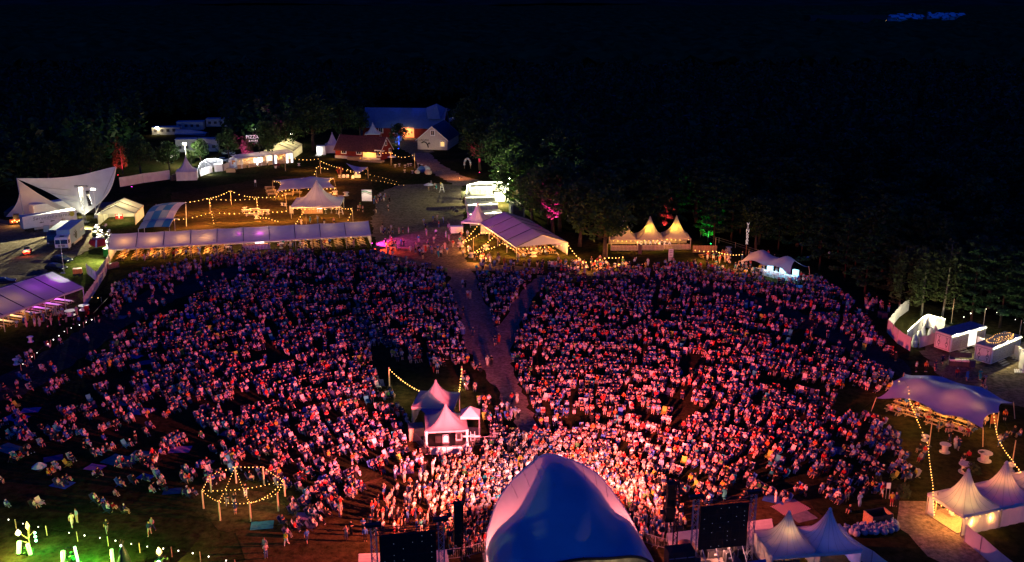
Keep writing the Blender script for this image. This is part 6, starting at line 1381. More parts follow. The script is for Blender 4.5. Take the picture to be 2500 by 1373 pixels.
# ================================================================ PEOPLE
SK, HA, TO, BO, CA, SH, UA, FA, TH = range(9)      # skin hair top bottom calf shoe upper arm fore arm thigh
def pose(J, B):
    """skin-modifier figure: joints name->(x,y,z,r); bones (a,b,part)"""
    names = list(J); idx = {n: i for i, n in enumerate(names)}
    out = []
    for lv in (0, 1):
        bm = bmesh.new(); L = bm.verts.layers.skin.verify(); vs = []
        for n in names:
            x, y, z, r = J[n]; v = bm.verts.new((x, y, z)); rr = r if isinstance(r, tuple) else (r, r); v[L].radius = rr; vs.append(v)
        for a, b, _ in B: bm.edges.new((vs[idx[a]], vs[idx[b]]))
        vs[0][L].use_root = True
        me = bpy.data.meshes.new('tmp'); bm.to_mesh(me); bm.free(); o = bpy.data.objects.new('tmp', me); COL.objects.link(o)
        md = o.modifiers.new('s', 'SKIN'); md.use_smooth_shade = True
        if lv: md2 = o.modifiers.new('b', 'SUBSURF'); md2.levels = 1
        dg = bpy.context.evaluated_depsgraph_get(); ev = o.evaluated_get(dg); m2 = ev.to_mesh()
        V = np.array([v.co[:] for v in m2.vertices]); Fc = [tuple(p.vertices) for p in m2.polygons]
        part = []
        for f in Fc:
            c = V[list(f)].mean(0); best = (9, 0)
            for a, b, pt in B:
                A_, B_ = np.array(J[a][:3]), np.array(J[b][:3]); d = B_-A_; t = max(0, min(1, np.dot(c-A_, d)/max(1e-9, np.dot(d, d))))
                ra, rb = J[a][3], J[b][3]; ra = ra if not isinstance(ra, tuple) else min(ra); rb = rb if not isinstance(rb, tuple) else min(rb)
                ds = np.linalg.norm(c-A_-d*t) - (ra+(rb-ra)*t)
                if ds < best[0]: best = (ds, pt)
            pt = best[1]
            if pt == SK and 'head' in J:
                h = np.array(J['head'][:3])
                if c[2] > h[2]+.035 or (c[1] > h[1]+.02 and c[2] > h[2]-.09): pt = HA
            part.append(pt)
        ev.to_mesh_clear(); bpy.data.objects.remove(o); bpy.data.meshes.remove(me)
        out.append((V, Fc, np.array(part)))
    return out
# figures face -Y.  Torso base at pelvis
def figure(pel, lean=0, legs=None, arms=None, skirt=None, headtilt=0):
    x, y, z = pel; J = {}; J['pel'] = (x, y, z, (.155, .12)); J['waist'] = (x, y+lean*.2, z+.2, (.14, .105)); J['chest'] = (x, y+lean*.42, z+.40, (.18, .12)); J['neck'] = (x, y+lean*.54, z+.54, .062); J['jaw'] = (x, y+lean*.6-.03+headtilt, z+.63, .078); J['head'] = (x, y+lean*.64-.02+headtilt, z+.73, .105); J['crown'] = (x, y+lean*.65+headtilt, z+.80, .07)
    B = [('pel','waist',TO),('waist','chest',TO),('chest','neck',TO),('neck','jaw',SK),('jaw','head',SK),('head','crown',HA)]
    sh = (x, y+lean*.5, z+.48)
    for s, n in ((-1,'L'),(1,'R')):
        e, w, h = arms[0 if s < 0 else 1]
        J['sh'+n] = (x+s*.19, sh[1], sh[2], .068); J['el'+n] = (x+s*e[0], y+e[1], z+e[2], .05); J['wr'+n] = (x+s*w[0], y+w[1], z+w[2], .036); J['ha'+n] = (x+s*h[0], y+h[1], z+h[2], (.05,.03))
        B += [('chest','sh'+n,TO),('sh'+n,'el'+n,UA),('el'+n,'wr'+n,FA),('wr'+n,'ha'+n,FA)]
        if skirt is None:
            k, a, t = legs[0 if s < 0 else 1]
            J['hip'+n] = (x+s*.095, y, z-.06, .10); J['kn'+n] = (x+s*k[0], y+k[1], k[2], .068); J['an'+n] = (x+s*a[0], y+a[1], a[2], .045); J['to'+n] = (x+s*t[0], y+t[1], t[2], .042)
            B += [('pel','hip'+n,BO),('hip'+n,'kn'+n,TH),('kn'+n,'an'+n,CA),('an'+n,'to'+n,SH)]
    if skirt:
        J['hem1'] = (x, y, z-.3, (.22,.19)); J['hem'] = (x, y, skirt, (.29,.25)); B += [('pel','hem1',TO),('hem1','hem',TO)]
        for s, n in ((-1,'L'),(1,'R')): J['an'+n] = (x+s*.08, y, .09, .045); J['to'+n] = (x+s*.1, y-.13, .04, .042); B += [('hem','an'+n,CA),('an'+n,'to'+n,SH)]
    return J, B
DOWN = ((.26,.02,.22),(.27,-.04,-.02),(.26,-.07,-.10)); FOLD = ((.27,-.02,.24),(.06,-.2,.26),(-.04,-.2,.28)); CLAP = ((.25,-.06,.24),(.12,-.28,.30),(.03,-.34,.36)); PHONE = ((.27,-.14,.36),(.15,-.26,.58),(.10,-.24,.66)); RAISE = ((.30,-.05,.66),(.28,-.12,.92),(.27,-.12,1.0)); LAP = ((.26,-.06,.2),(.16,-.26,.10),(.10,-.32,.08)); PROP = ((.28,.14,.22),(.30,.26,.0),(.31,.28,-.06))
LEG = ((.11,-.01,.48),(.11,.02,.08),(.13,-.13,.04)); STEPF = ((.10,-.18,.52),(.10,-.22,.10),(.11,-.38,.06)); STEPB = ((.10,.10,.48),(.10,.34,.14),(.10,.25,.05))
SITL = ((.12,-.44,.50),(.13,-.46,.09),(.13,-.60,.04)); SITX = ((.04,-.46,.55),(-.06,-.52,.20),(-.08,-.66,.16)); SITS = ((.14,-.42,.48),(.16,-.70,.12),(.17,-.82,.12))
GRK = ((.16,-.38,.42),(.14,-.55,.07),(.14,-.68,.05)); GRF = ((.12,-.48,.13),(.13,-.92,.08),(.14,-1.0,.14)); GRX = ((.36,-.32,.16),(-.02,-.42,.09),(-.08,-.46,.08))
POSES = {
 'standing with arms down': figure((0,0,.95), 0, (LEG,LEG), (DOWN,DOWN)), 'standing with arms folded': figure((0,0,.95), 0, (LEG,LEG), (FOLD,FOLD)), 'standing and clapping': figure((0,0,.95), -.03, (LEG,LEG), (CLAP,CLAP)),
 'standing holding up a phone': figure((0,0,.95), 0, (LEG,LEG), (PHONE,PHONE)), 'standing with one arm raised': figure((0,0,.95), 0, (LEG,LEG), (DOWN,RAISE)), 'walking': figure((0,0,.95), -.06, (STEPF,STEPB), (DOWN,CLAP)),
 'standing in a long dress': figure((0,0,.95), 0, None, (DOWN,FOLD), .32), 'standing in a knee-length dress': figure((0,0,.93), 0, None, (FOLD,DOWN), .5),
 'seated with hands in lap': figure((0,0,.47), .12, (SITL,SITL), (LAP,LAP)), 'seated with crossed legs': figure((0,0,.47), .16, (SITL,SITX), (LAP,FOLD)), 'seated with arms folded': figure((0,0,.47), .14, (SITS,SITL), (FOLD,FOLD)), 'seated and clapping': figure((0,0,.47), .02, (SITL,SITS), (CLAP,CLAP)),
 'sitting on the ground with knees up': figure((0,0,.14), .05, (GRK,GRK), (CLAP,CLAP)), 'sitting on the ground leaning back': figure((0,0,.14), .26, (GRF,GRK), (PROP,PROP)), 'sitting cross-legged on the ground': figure((0,0,.14), .02, (GRX,GRX), (LAP,LAP))}
PT = {k: pose(*v) for k, v in POSES.items()}
STAND = [k for k in PT if k.startswith('stand')]; SEAT = [k for k in PT if k.startswith('seated')]; GND = [k for k in PT if k.startswith('sitting')]
TOPS = [('white',(.72,.70,.68),19),('cream',(.62,.55,.44),9),('pale pink',(.62,.34,.34),11),('red',(.50,.035,.035),11),('orange',(.62,.15,.03),4),('yellow',(.60,.45,.05),2),('navy',(.02,.03,.10),18),('black',(.015,.015,.018),25),('blue',(.05,.15,.50),9),('pale blue',(.30,.42,.60),8),('teal',(.03,.26,.28),3),('grey',(.28,.28,.30),9),('lilac',(.38,.28,.50),5),('green',(.06,.20,.07),2)]
BOTS = [('black',(.015,.015,.018),28),('navy',(.025,.035,.09),22),('beige',(.45,.36,.25),17),('white',(.66,.64,.62),12),('grey',(.22,.22,.23),10),('blue denim',(.07,.13,.27),14),('red',(.4,.04,.04),3)]
HAIR = [('dark',(.03,.02,.014),34),('brown',(.11,.06,.03),28),('blond',(.42,.29,.12),24),('grey',(.42,.41,.40),10),('white-capped',(.7,.7,.68),4)]
SKIN = [(.52,.31,.22),(.58,.36,.27),(.46,.27,.18),(.40,.22,.14)]
wpick = lambda L: random.choices(L, [q[2] for q in L])[0]
def inpoly(p, poly):
    x, y = p; c = False; n = len(poly); j = n-1
    for i in range(n):
        xi, yi = poly[i]; xj, yj = poly[j]
        if (yi > y) != (yj > y) and x < (xj-xi)*(y-yi)/(yj-yi)+xi: c = not c
        j = i
    return c
SEATP = [(-20,930),(60,870),(200,800),(255,770),(290,700),(300,662),(480,640),(600,617),(905,611),(1010,645),(1100,655),(1330,662),(1390,642),(1480,640),(1560,650),(1700,645),(1830,642),(1870,690),(1990,672),(2075,730),(2160,835),(2215,905),(2150,975),(2150,1020),(2240,1080),(2268,1100),(2230,1170),(2040,1225),(1900,1225),(1850,1205),(1700,1240),(1640,1200),(1560,1115),(1420,1085),(1320,1060),(1200,1090),(1005,1105),(930,1160),(880,1200),(760,1290),(690,1310),(640,1290),(480,1250),(330,1290),(200,1275),(60,1240),(-20,1220)]
YP = [(1088,650),(1155,650),(1168,690),(1188,740),(1212,798),(1238,760),(1272,715),(1308,668),(1340,668),(1305,740),(1268,800),(1248,850),(1256,900),(1280,960),(1305,1010),(1350,1085),(1290,1095),(1258,1030),(1222,970),(1178,905),(1138,860),(1126,800),(1112,740),(1094,690)]
EXC = [YP, [(600,645),(640,650),(520,700),(400,752),(290,820),(190,890),(80,960),(-60,1020),(-60,940),(60,880),(140,830),(250,765),(370,700),(480,660)],
 [(1338,655),(1480,672),(1640,680),(1800,710),(1950,762),(2080,817),(2215,892),(2230,935),(2170,903),(2060,846),(1930,786),(1790,732),(1640,697),(1480,686),(1340,670)],
 [(990,920),(1115,925),(1180,1000),(1185,1100),(1000,1112)], [(905,835),(985,885),(1125,888),(1135,925),(1100,945),(1010,1010),(990,985),(950,955),(910,900)],
 [(485,1250),(500,1200),(575,1170),(660,1172),(710,1205),(710,1265),(640,1290),(540,1290)], [(190,1170),(250,1150),(290,1190),(200,1230)], [(1120,880),(1180,905),(1240,985),(1205,985),(1150,935)]]
STANDP = [(1005,1108),(1060,1118),(1200,1092),(1320,1062),(1420,1087),(1560,1117),(1640,1200),(1665,1240),(1680,1300),(1640,1318),(1590,1330),(1400,1330),(1195,1345),(1088,1362),(1078,1310),(930,1300),(895,1258),(940,1195)]
ppl = []      # (x,y,yaw,pose,scale)
SC = G(0, 2)
def face(p, j=.25): d = SC - p; return math.atan2(d.y, d.x) + math.pi/2 + random.gauss(0, j)
def noise2(x, y): return .5+.25*math.sin(x*.21+1.3*math.sin(y*.17))+.25*math.sin(y*.27+2+1.7*math.sin(x*.11))
chairs = []   # (x,y,yaw,colour index,person index)
r = 20.0; row = 0
while r < 158:
    a0 = -2.2; step = .72/r; a = a0 + random.random()*step; grp = 0
    while a < 2.2:
        n = random.choice((1,2,2,3,3,4,5)); gap = random.choice((.4,.6,.8,1.0,1.6)); ok = random.random(); dr = random.gauss(0,.28)
        for i in range(n):
            aa = a + i*step; p = SC + (SV*math.cos(aa) + SU*math.sin(aa))*(r+dr+random.gauss(0,.07))
            px, py, pp = proj((p.x, p.y, .4))
            if -40 < px < 2540 and inpoly((px, py), SEATP) and not any(inpoly((px, py), e) and (k_ not in (1,2) or random.random() > .22) for k_, e in enumerate(EXC)):
                dens = .76 + (.40 if 700 < px < 1900 else .75)*(noise2(p.x, p.y)-.5)
                if px < 480 and py > 980: dens *= .42 + .22*noise2(p.x*2, p.y*2)
                elif px < 420: dens *= .82
                if px < 700 and py > 1230: dens *= .6
                if ok < dens and random.random() < .93:
                    gnd = (px < 520 and py > 980 and random.random() < .45) or random.random() < .05
                    yw = face(p, .2); s = random.uniform(.87,1.0)
                    if gnd: ppl.append((p.x, p.y, yw, random.choice(GND), s))
                    elif random.random() < .03: ppl.append((p.x, p.y, yw, random.choice(STAND), s))
                    elif random.random() < .06: chairs.append((p.x, p.y, yw, random.randrange(8), -1))
                    else: chairs.append((p.x, p.y, yw, random.randrange(8), len(ppl))); ppl.append((p.x, p.y, yw, random.choice(SEAT), s))
        a += n*step + gap/r
    r += random.choice((1.2,1.3,1.35,1.45,1.7)); row += 1
# standing crowd by the stage
x = -25.0
while x < 32:
    y = 84.0
    while y < 125:
        p = Vector((x+random.uniform(-.25,.25), y+random.uniform(-.25,.25), 0)); px, py, pp = proj((p.x, p.y, .2))
        if inpoly((px, py), STANDP):
            ds = (p - G(0,4)).length; dn = .92 if ds < 15 else .72 if ds < 22 else .42
            if px < 1075: dn *= .62
            if py > 1330 and 1180 < px < 1590: dn = 0
            if 1000 < px < 1190 and py < 1120: dn *= .5
            if random.random() < dn and (p-G(0,0)).length > 8: ppl.append((p.x, p.y, face(p), random.choice(STAND), random.uniform(.87,1.0)))
        y += .66
    x += .62
def add(px, py, ps, yaw=None, s=1.0, z=0):
    p = P(px, py); ppl.append((p.x, p.y, face(p) if yaw is None else yaw, ps, s*random.uniform(.96,1.04)))
for x,y,ps in ((1130,702,'standing with arms down'),(1136,703,'standing in a long dress'),(1142,728,'walking'),(1148,729,'standing with arms folded'),(1131,770,'walking'),(1155,822,'standing with arms down'),(1209,844,'walking'),(1218,838,'standing in a knee-length dress'),(1190,893,'standing in a long dress'),(1200,894,'walking'),(1059,910,'walking'),(1068,911,'standing with arms down'),(1250,985,'walking'),(1262,985,'standing in a knee-length dress'),(1248,1022,'standing in a long dress'),(1258,1020,'walking'),(1266,1023,'walking'),(1306,1066,'standing with arms down'),
 (573,1238,'standing with one arm raised'),(556,1236,'walking'),(575,1256,'standing in a knee-length dress'),(600,1215,'standing and clapping'),(262,1302,'walking'),(366,1308,'walking'),(374,1300,'walking'),(177,1288,'walking'),(189,1278,'standing with arms down'),(832,1245,'standing holding up a phone'),(831,1262,'standing in a knee-length dress'),(846,1320,'standing holding up a phone'),(858,1307,'standing in a long dress'),(892,1322,'standing with arms down'),(750,1328,'walking'),(700,1334,'walking'),(648,1350,'standing with arms down'),(650,1364,'standing with arms folded'),(888,1300,'standing and clapping'),(905,1290,'standing in a long dress'),(918,1310,'walking'),
 (2205,1166,'walking'),(2211,1174,'walking'),(2045,1228,'standing and clapping'),(2098,1238,'standing in a long dress'),(2152,1214,'walking'),(2176,1236,'standing with arms down'),(2186,1237,'standing with arms down'),(2136,1208,'standing with arms folded'),(2068,1224,'walking'),(2075,1250,'sitting on the ground with knees up'),(2332,1096,'standing in a long dress'),(2340,1098,'walking'),(2318,1080,'walking'),(2364,1122,'seated with crossed legs'),(2352,1130,'seated with hands in lap'),(2440,1090,'walking'),(2455,1075,'seated with hands in lap'),(2475,1062,'seated with arms folded'),(2490,1068,'seated with hands in lap'),(2452,1028,'standing with arms down'),(2300,952,'standing with arms down'),(2338,990,'standing with arms down') ,(2336,925,'walking'),(2360,930,'standing in a long dress'),(2392,928,'standing in a long dress'),(2398,945,'walking'),(2403,940,'standing with arms folded'),(2300,890,'walking'),(2283,905,'standing in a long dress'),(2260,908,'standing with arms down'),(2404,970,'standing with arms down'),(2236,908,'standing with arms folded')): add(x, y, ps, face(P(x,y)) if ps.startswith(('seated','sitting')) else random.uniform(-.8,.8))
for c,n,sx,sy in (((930,492),16,26,7),((945,573),12,28,18),((960,605),14,60,10),((1075,570),16,50,40),((1050,620),22,70,22),((1120,610),12,30,25),((1190,640),16,40,12),((1065,460),5,25,6),((1230,655),14,80,8),((1450,655),26,80,10),((1880,668),10,30,8),((2130,748),14,30,16),((1870,640),8,120,18),((1330,655),8,40,8),((1620,655),12,70,12),((770,548),5,40,6),((900,520),5,30,14),((1980,690),9,20,12),((1760,640),14,40,12),((395,680),30,60,14),((310,720),22,40,20),((660,640),34,150,8),((470,660),24,50,10)):
    for _ in range(n): add(random.gauss(c[0],sx*.55), random.gauss(c[1],sy*.55), random.choice(STAND+['walking']*2) if c != (395,680) else random.choice(GND+SEAT), random.uniform(-3,3) if c[1] < 600 else None)
for _ in range(60): p = LF(random.uniform(2,LL-1), random.uniform(-1.5,7)); ppl.append((p.x,p.y,random.uniform(-1.5,1.5),random.choice(STAND+SEAT*2),1))
for _ in range(70): p = GF(random.uniform(2,24.5), random.uniform(.8,10)); ppl.append((p.x,p.y,random.uniform(-3,3),random.choice(SEAT),1))
for _ in range(60): p = P(random.uniform(2150,2400), 0) if False else fnR(random.uniform(.05,.92), random.uniform(.05,.7)); ppl.append((p.x,p.y,random.choice((ta,ta+math.pi))+random.gauss(0,.3),random.choice(SEAT),1))
for i in range(34): p = P(random.uniform(10,215), 0.1+random.uniform(770,800)); ppl.append((p.x,p.y,random.uniform(-2,2),random.choice(STAND+SEAT),1))
# who shows largest: the 300 nearest the camera that nothing hides become individuals
ROOFPX = [(1180,1400),(1186,1320),(1212,1222),(1245,1178),(1285,1138),(1331,1108),(1424,1134),(1466,1164),(1505,1212),(1540,1262),(1595,1375),(1600,1400)]
HID = [ROOFPX, [(936,1300),(1072,1290),(1072,1400),(936,1400)], [(1700,1230),(1830,1215),(1825,1330),(1695,1340)], [(1095,1375),(1165,1365),(1165,1400),(1095,1400)], [(1595,1318),(1665,1318),(1665,1400),(1595,1400)], [(1112,1225),(1140,1225),(1140,1335),(1112,1335)], [(1618,1175),(1648,1175),(1648,1280),(1618,1280)],[(1845,1290),(1900,1240),(2000,1236),(2080,1320),(2080,1400),(1845,1400)],[(2275,1225),(2365,1180),(2500,1180),(2500,1400),(2275,1400)],[(2137,975),(2200,912),(2465,985),(2410,1050)]]
rank = []
for i, (x, y, yw, ps, s) in enumerate(ppl):
    h = 1.65 if ps in STAND or ps == 'walking' else 1.15 if ps in SEAT else .8
    px, py, pp = proj((x, y, h*.6)); vis = 5 < px < 2495 and 5 < py < 1362 and not any(inpoly((px, py), q) for q in HID)
    rank.append((pp*(1 if h > .9 else .95) if vis else -1, i))
rank.sort(reverse=True); chosen = [i for _, i in rank[:300]]; chs = set(chosen)
PM, pt_, pb = _new('person_colours'); pa2 = pt_.nodes.new('ShaderNodeAttribute'); pa2.attribute_name = 'col'; pt_.links.new(pa2.outputs[0], pb.inputs['Base Color']); pb.inputs['Roughness'].default_value = .85; pb.inputs['Specular IOR Level'].default_value = .1
def dress_colours(ps, tc, bc, hc, sk, shorts, sleeve):
    C = np.zeros((9,3)); C[SK] = sk; C[HA] = hc; C[TO] = tc; C[BO] = bc; C[TH] = bc; C[CA] = sk if shorts else bc; C[SH] = random.choice(((.02,.02,.02),(.6,.58,.55),(.3,.2,.12))); C[UA] = tc; C[FA] = tc if sleeve else sk
    if 'dress' in ps: C[BO] = tc; C[TH] = tc; C[CA] = sk
    return C
def setcol(me, cols):
    a = me.attributes.new('col', 'FLOAT_COLOR', 'FACE'); a.data.foreach_set('color', np.hstack([cols, np.ones((len(cols),1))]).astype(np.float32).ravel())
LAND = [('the left video wall',P(1004,1340)),("the left front barrier",P(1140,1350)),("the left stage roof edge",P(1180,1250)),("the right stage roof edge",P(1560,1200)),("the stage roof peak",P(1331,1085)),('the right line array',P(1633,1270)),('the right video wall',P(1765,1230)),('the backstage pagodas',P(1930,1235)),('the dance ring posts',P(700,1270)),("the dance ring front",P(580,1290)),("the dance ring's left side",P(470,1220)),('the glowing sculptures',P(230,1320)),("the staked low lights",P(430,1330)),("the left picture edge",P(20,1180)),('the pale left platform',P(870,1330)),('the sound desk barriers',P(1080,1130)),('the cable drum tables',P(2330,1130)),("the long right bulb string",P(2270,1170)),('the rubbish bags',P(2130,1250)),('the left line array',P(1110,1260)),("the lower left blankets",P(150,1140)),("the red-lit bare ground",P(760,1290)),("the ground behind right wall",P(1830,1190)),("the lower right crowd edge",P(2060,1190))]
used = set(); plabel = {}
for n_, i in enumerate(chosen):
    x, y, yw, ps, s = ppl[i]; V, Fc, part = PT[ps][1]
    near = sorted(((Vector((x,y,0))-q).length, nm) for nm, q in LAND)[0][1]
    for tr_ in range(60):
        T, B_, Hh = wpick(TOPS), wpick(BOTS), wpick(HAIR); sh_ = random.random() < .5; dr = 'dress' in ps
        verb = ps.replace('dress', T[0]+' dress') if dr else ps
        if dr: l = f'{Hh[0]}-haired person {verb}, near {near}'.replace('capped-haired','capped')
        else: l = f'{Hh[0]}-haired person in {T[0]} top and {B_[0]} {"shorts" if sh_ else "trousers"} {verb}, near {near}'.replace('capped-haired','capped')
        if len(l.split()) > 16: l = l.replace(' with hands in lap','').replace(' on the ground',' low').replace(' holding up a phone',' filming').replace(' with arms folded',' arms folded').replace(' with arms down','').replace(' with one arm raised',' waving').replace(' with knees up','').replace(' with crossed legs','')
        if len(l.split()) > 16: l = l.replace(' and ',', ').replace('-haired person','-haired').replace(', near',' near')
        if l not in used and len(l.split()) <= 16: break
    used.add(l); C = dress_colours(ps, T[1], B_[1], Hh[1], random.choice(SKIN), sh_, random.random() < .3); C[TO] *= random.uniform(.85,1.1)
    me = bpy.data.meshes.new('person'); me.from_pydata((V*s).tolist(), [], Fc); me.polygons.foreach_set('use_smooth', [True]*len(Fc)); me.materials.append(PM); setcol(me, C[part]); me.update()
    o = bpy.data.objects.new('person', me); COL.objects.link(o); o.location = (x, y, 0); o.rotation_euler = (0,0,yw); tag(o, l, 'person', 'audience nearest the stage and camera'); plabel[i] = (l, T[0], near)
def mass(name, idx):
    vs, fs, ls, cols, off = [], [], [], [], 0
    for i in idx:
        x, y, yw, ps, s = ppl[i]; V, Fc, part = PT[ps][0]; c, sn = math.cos(yw), math.sin(yw)
        Vw = np.empty_like(V); Vw[:,0] = x+(V[:,0]*c-V[:,1]*sn)*s; Vw[:,1] = y+(V[:,0]*sn+V[:,1]*c)*s; Vw[:,2] = V[:,2]*s
        T, B_, Hh = wpick(TOPS), wpick(BOTS), wpick(HAIR); C = dress_colours(ps, T[1], B_[1], Hh[1], random.choice(SKIN), random.random() < .5, random.random() < .3); C[TO] = C[TO]*random.uniform(.8,1.15)
        vs.append(Vw); fs += [tuple(k+off for k in f) for f in Fc]; cols.append(C[part]); off += len(V)
    me = bpy.data.meshes.new(name); me.from_pydata(np.vstack(vs).tolist(), [], fs); me.materials.append(PM); me.polygons.foreach_set('use_smooth', [True]*len(fs)); setcol(me, np.vstack(cols)); me.update()
    o = bpy.data.objects.new(name, me); COL.objects.link(o); tag(o, kind='stuff'); return o
mass('seated_crowd', [i for i in range(len(ppl)) if i not in chs])
# chairs: the 300 that show largest singly, the rest as one mass
CHC = [('white',(.62,.60,.56)),('black',(.02,.02,.022)),('navy',(.025,.04,.12)),('pale grey',(.45,.45,.45)),('turquoise',(.03,.33,.38)),('red',(.5,.05,.03)),('lime green',(.30,.45,.05)),('blue',(.04,.14,.5))]
CHW = [1.2,9,9,1.2,.6,.5,.3,1.5]
CHM = [M('chair_cloth_'+n.replace(' ','_'), c, .75, .2, 3) for n, c in CHC]
cm = deckchair_mesh(0); o_ = cm.build('folding_chair', CHM[0]); base_me = o_.data; bpy.data.objects.remove(o_)
CMESH = []
for mt in CHM: me = base_me.copy(); me.materials.clear(); me.materials.append(mt); CMESH.append(me)
crank = []
for k, (x, y, yw, c, pi_) in enumerate(chairs):
    px, py, pp = proj((x, y, .5)); vis = 5 < px < 2495 and py < 1362 and not any(inpoly((px, py), q) for q in HID); crank.append(((pp + (6 if pi_ < 0 else 0)) if vis else -1, k))
crank.sort(reverse=True); cset = [k for _, k in crank[:300]]; cused = {}
for k in cset:
    x, y, yw, c, pi_ = chairs[k]; c = random.choices(range(8), CHW)[0] if pi_ >= 0 else random.choice((0,0,0,3,4,5,6,7,2))
    o = bpy.data.objects.new('folding_chair', CMESH[c]); COL.objects.link(o); o.location = (x, y, 0); o.rotation_euler = (0,0,yw); o.scale = (1,1,.95)
    near = sorted(((Vector((x,y,0))-q).length, nm) for nm, q in LAND)[0][1]; px, py, _ = proj((x,y,0))
    if pi_ in plabel: l = f'{CHC[c][0]} folding chair under the person {plabel[pi_][0].split(" person ")[-1].split(", near")[0]}'; l = ' '.join(l.split()[:16])
    elif pi_ >= 0: l = f'{CHC[c][0]} folding chair under a listener near {near}'
    else: l = f'empty {CHC[c][0]} folding chair near {near}'
    tag(o, l, 'chair', 'folding chairs in the audience')
cs_ = set(cset); vs, fs, mi, off = [], [], [], 0; bv = np.array([v.co[:] for v in base_me.vertices]); bf = [tuple(p.vertices) for p in base_me.polygons]
keep = [0,1,2,3,4,5,6,7,8,9,10,11,12,13,14,15]; bvl = bv[:16]; bfl = [f for f in bf if max(f) < 16]
for k, (x, y, yw, c, pi_) in enumerate(chairs):
    if k in cs_: continue
    cc, sn = math.cos(yw), math.sin(yw); Vw = np.empty_like(bvl); Vw[:,0] = x+bvl[:,0]*cc-bvl[:,1]*sn; Vw[:,1] = y+bvl[:,0]*sn+bvl[:,1]*cc; Vw[:,2] = bvl[:,2]; vs.append(Vw); fs += [tuple(i+off for i in f) for f in bfl]; mi += [random.choices(range(8), CHW)[0] if pi_ >= 0 else c]*len(bfl); off += 16
me = bpy.data.meshes.new('chair_rows'); me.from_pydata(np.vstack(vs).tolist(), [], fs); [me.materials.append(m) for m in CHM]; me.polygons.foreach_set('material_index', mi); me.update(); o = bpy.data.objects.new('chair_rows', me); COL.objects.link(o); tag(o, kind='stuff')
# blankets, parasols and coolers among the audience
BL = [('blue',(.03,.12,.45)),('navy',(.02,.05,.2)),('turquoise',(.03,.25,.32)),('violet',(.25,.15,.40)),('red-striped',(.4,.12,.12)),('teal',(.03,.2,.22)),('grey',(.2,.2,.22))]
def stripes(name, c1, c2):
    m, t, b = _new(name); tc = t.nodes.new('ShaderNodeTexCoord'); w = t.nodes.new('ShaderNodeTexWave'); w.inputs['Scale'].default_value = 1.6; rp = t.nodes.new('ShaderNodeValToRGB'); rp.color_ramp.interpolation = 'CONSTANT'; rp.color_ramp.elements[0].color = (*c1,1); rp.color_ramp.elements[1].color = (*c2,1); rp.color_ramp.elements[1].position = .5
    t.links.new(tc.outputs['Object'], w.inputs['Vector']); t.links.new(w.outputs[0], rp.inputs[0]); t.links.new(rp.outputs[0], b.inputs['Base Color']); b.inputs['Roughness'].default_value = .9; return m
BLM = {n: (M('blanket_'+n.replace('-','_'), c, .9, .3, 2) if 'strip' not in n else stripes('striped_blanket', (.5,.42,.40), (.30,.08,.08))) for n, c in BL}
spots = [(152,1183,2.4,0),(232,1142,2.2,3),(290,1125,3.6,5),(345,1110,2.6,5),(440,1098,2.6,3),(500,1130,2.0,1),(355,1165,1.8,0),(640,1283,2.4,2),(75,1002,2.4,3),(40,1020,3.0,0),(300,985,2.0,2),(345,1005,3.2,0),(700,885,2.4,1),(690,845,2.6,1),(585,892,2.4,1),(330,870,2.2,0),(360,885,2.6,1),(1930,1240,3.6,4),(1960,1262,2.6,6),(1890,1220,2.4,0),(1945,1060,2.4,3),(1870,1068,2.2,1),(2040,1100,3.0,1),(1740,1020,2.2,3),(800,1170,2.4,0),(985,1150,2.4,3),(750,1260,2.4,3),(970,830,2.0,2),(840,660,3.6,0),(365,690,3.2,3),(290,775,2.6,6),(20,1095,3.0,5),(130,1120,2.2,1),(1390,830,2.0,1),(1310,765,2.6,0),(1960,700,2.6,0),(2000,765,2.2,1),(560,1060,2.2,1),(760,1000,2.4,0),(420,1200,2.0,1)]
for i,(x,y,s,c) in enumerate(spots):
    p = P(x,y,.015+.004*(i%3)); near = sorted(((p-q).length, nm) for nm, q in LAND)[0][1]; a_ = random.uniform(-.6,.6); u_ = Vector((math.cos(a_),math.sin(a_),0)); v_ = perp(u_); n = 6
    m = MB(); m.grid(lambda a,b: u_*(a-.5)*s+v_*(b-.5)*s*.72+Z*(.02+.03*math.sin(a*9+i)*math.sin(b*7)), n, n); o = m.build('picnic_blanket', BLM[BL[c][0]], smooth=True); o.location = p
    tag(o, f'{BL[c][0]} {"large " if s > 2.5 else ""}picnic blanket spread on the grass near {near}', 'blanket', 'picnic blankets in the audience')
def drum(label, p):
    c = P(*p); t = thing('oil_drum_bin', c, label, 'bin', 'blue drum bins beside the gravel path'); m = MB(); m.lathe(c, [(.4,0),(.42,.5),(.4,1.0)], 12, False); m.build('drum', M('drum_blue', (.03,.08,.3), .5), t); m = MB(); m.lathe(c+Z*.97, [(.44,0),(.44,.08)], 12, False); m.build('rim', WHITEP, t)
for i,(x,y) in enumerate(((1121,801),(1124,805),(1127,810),(1130,815))): drum(f'blue drum bin with white rim, {ordn[i]} from the top beside the gravel path', (x,y))
umbrella('closed pale parasol lying near the crowd at lower left', (97,1148), .9, 1.0, MC['parasol_cloth'])
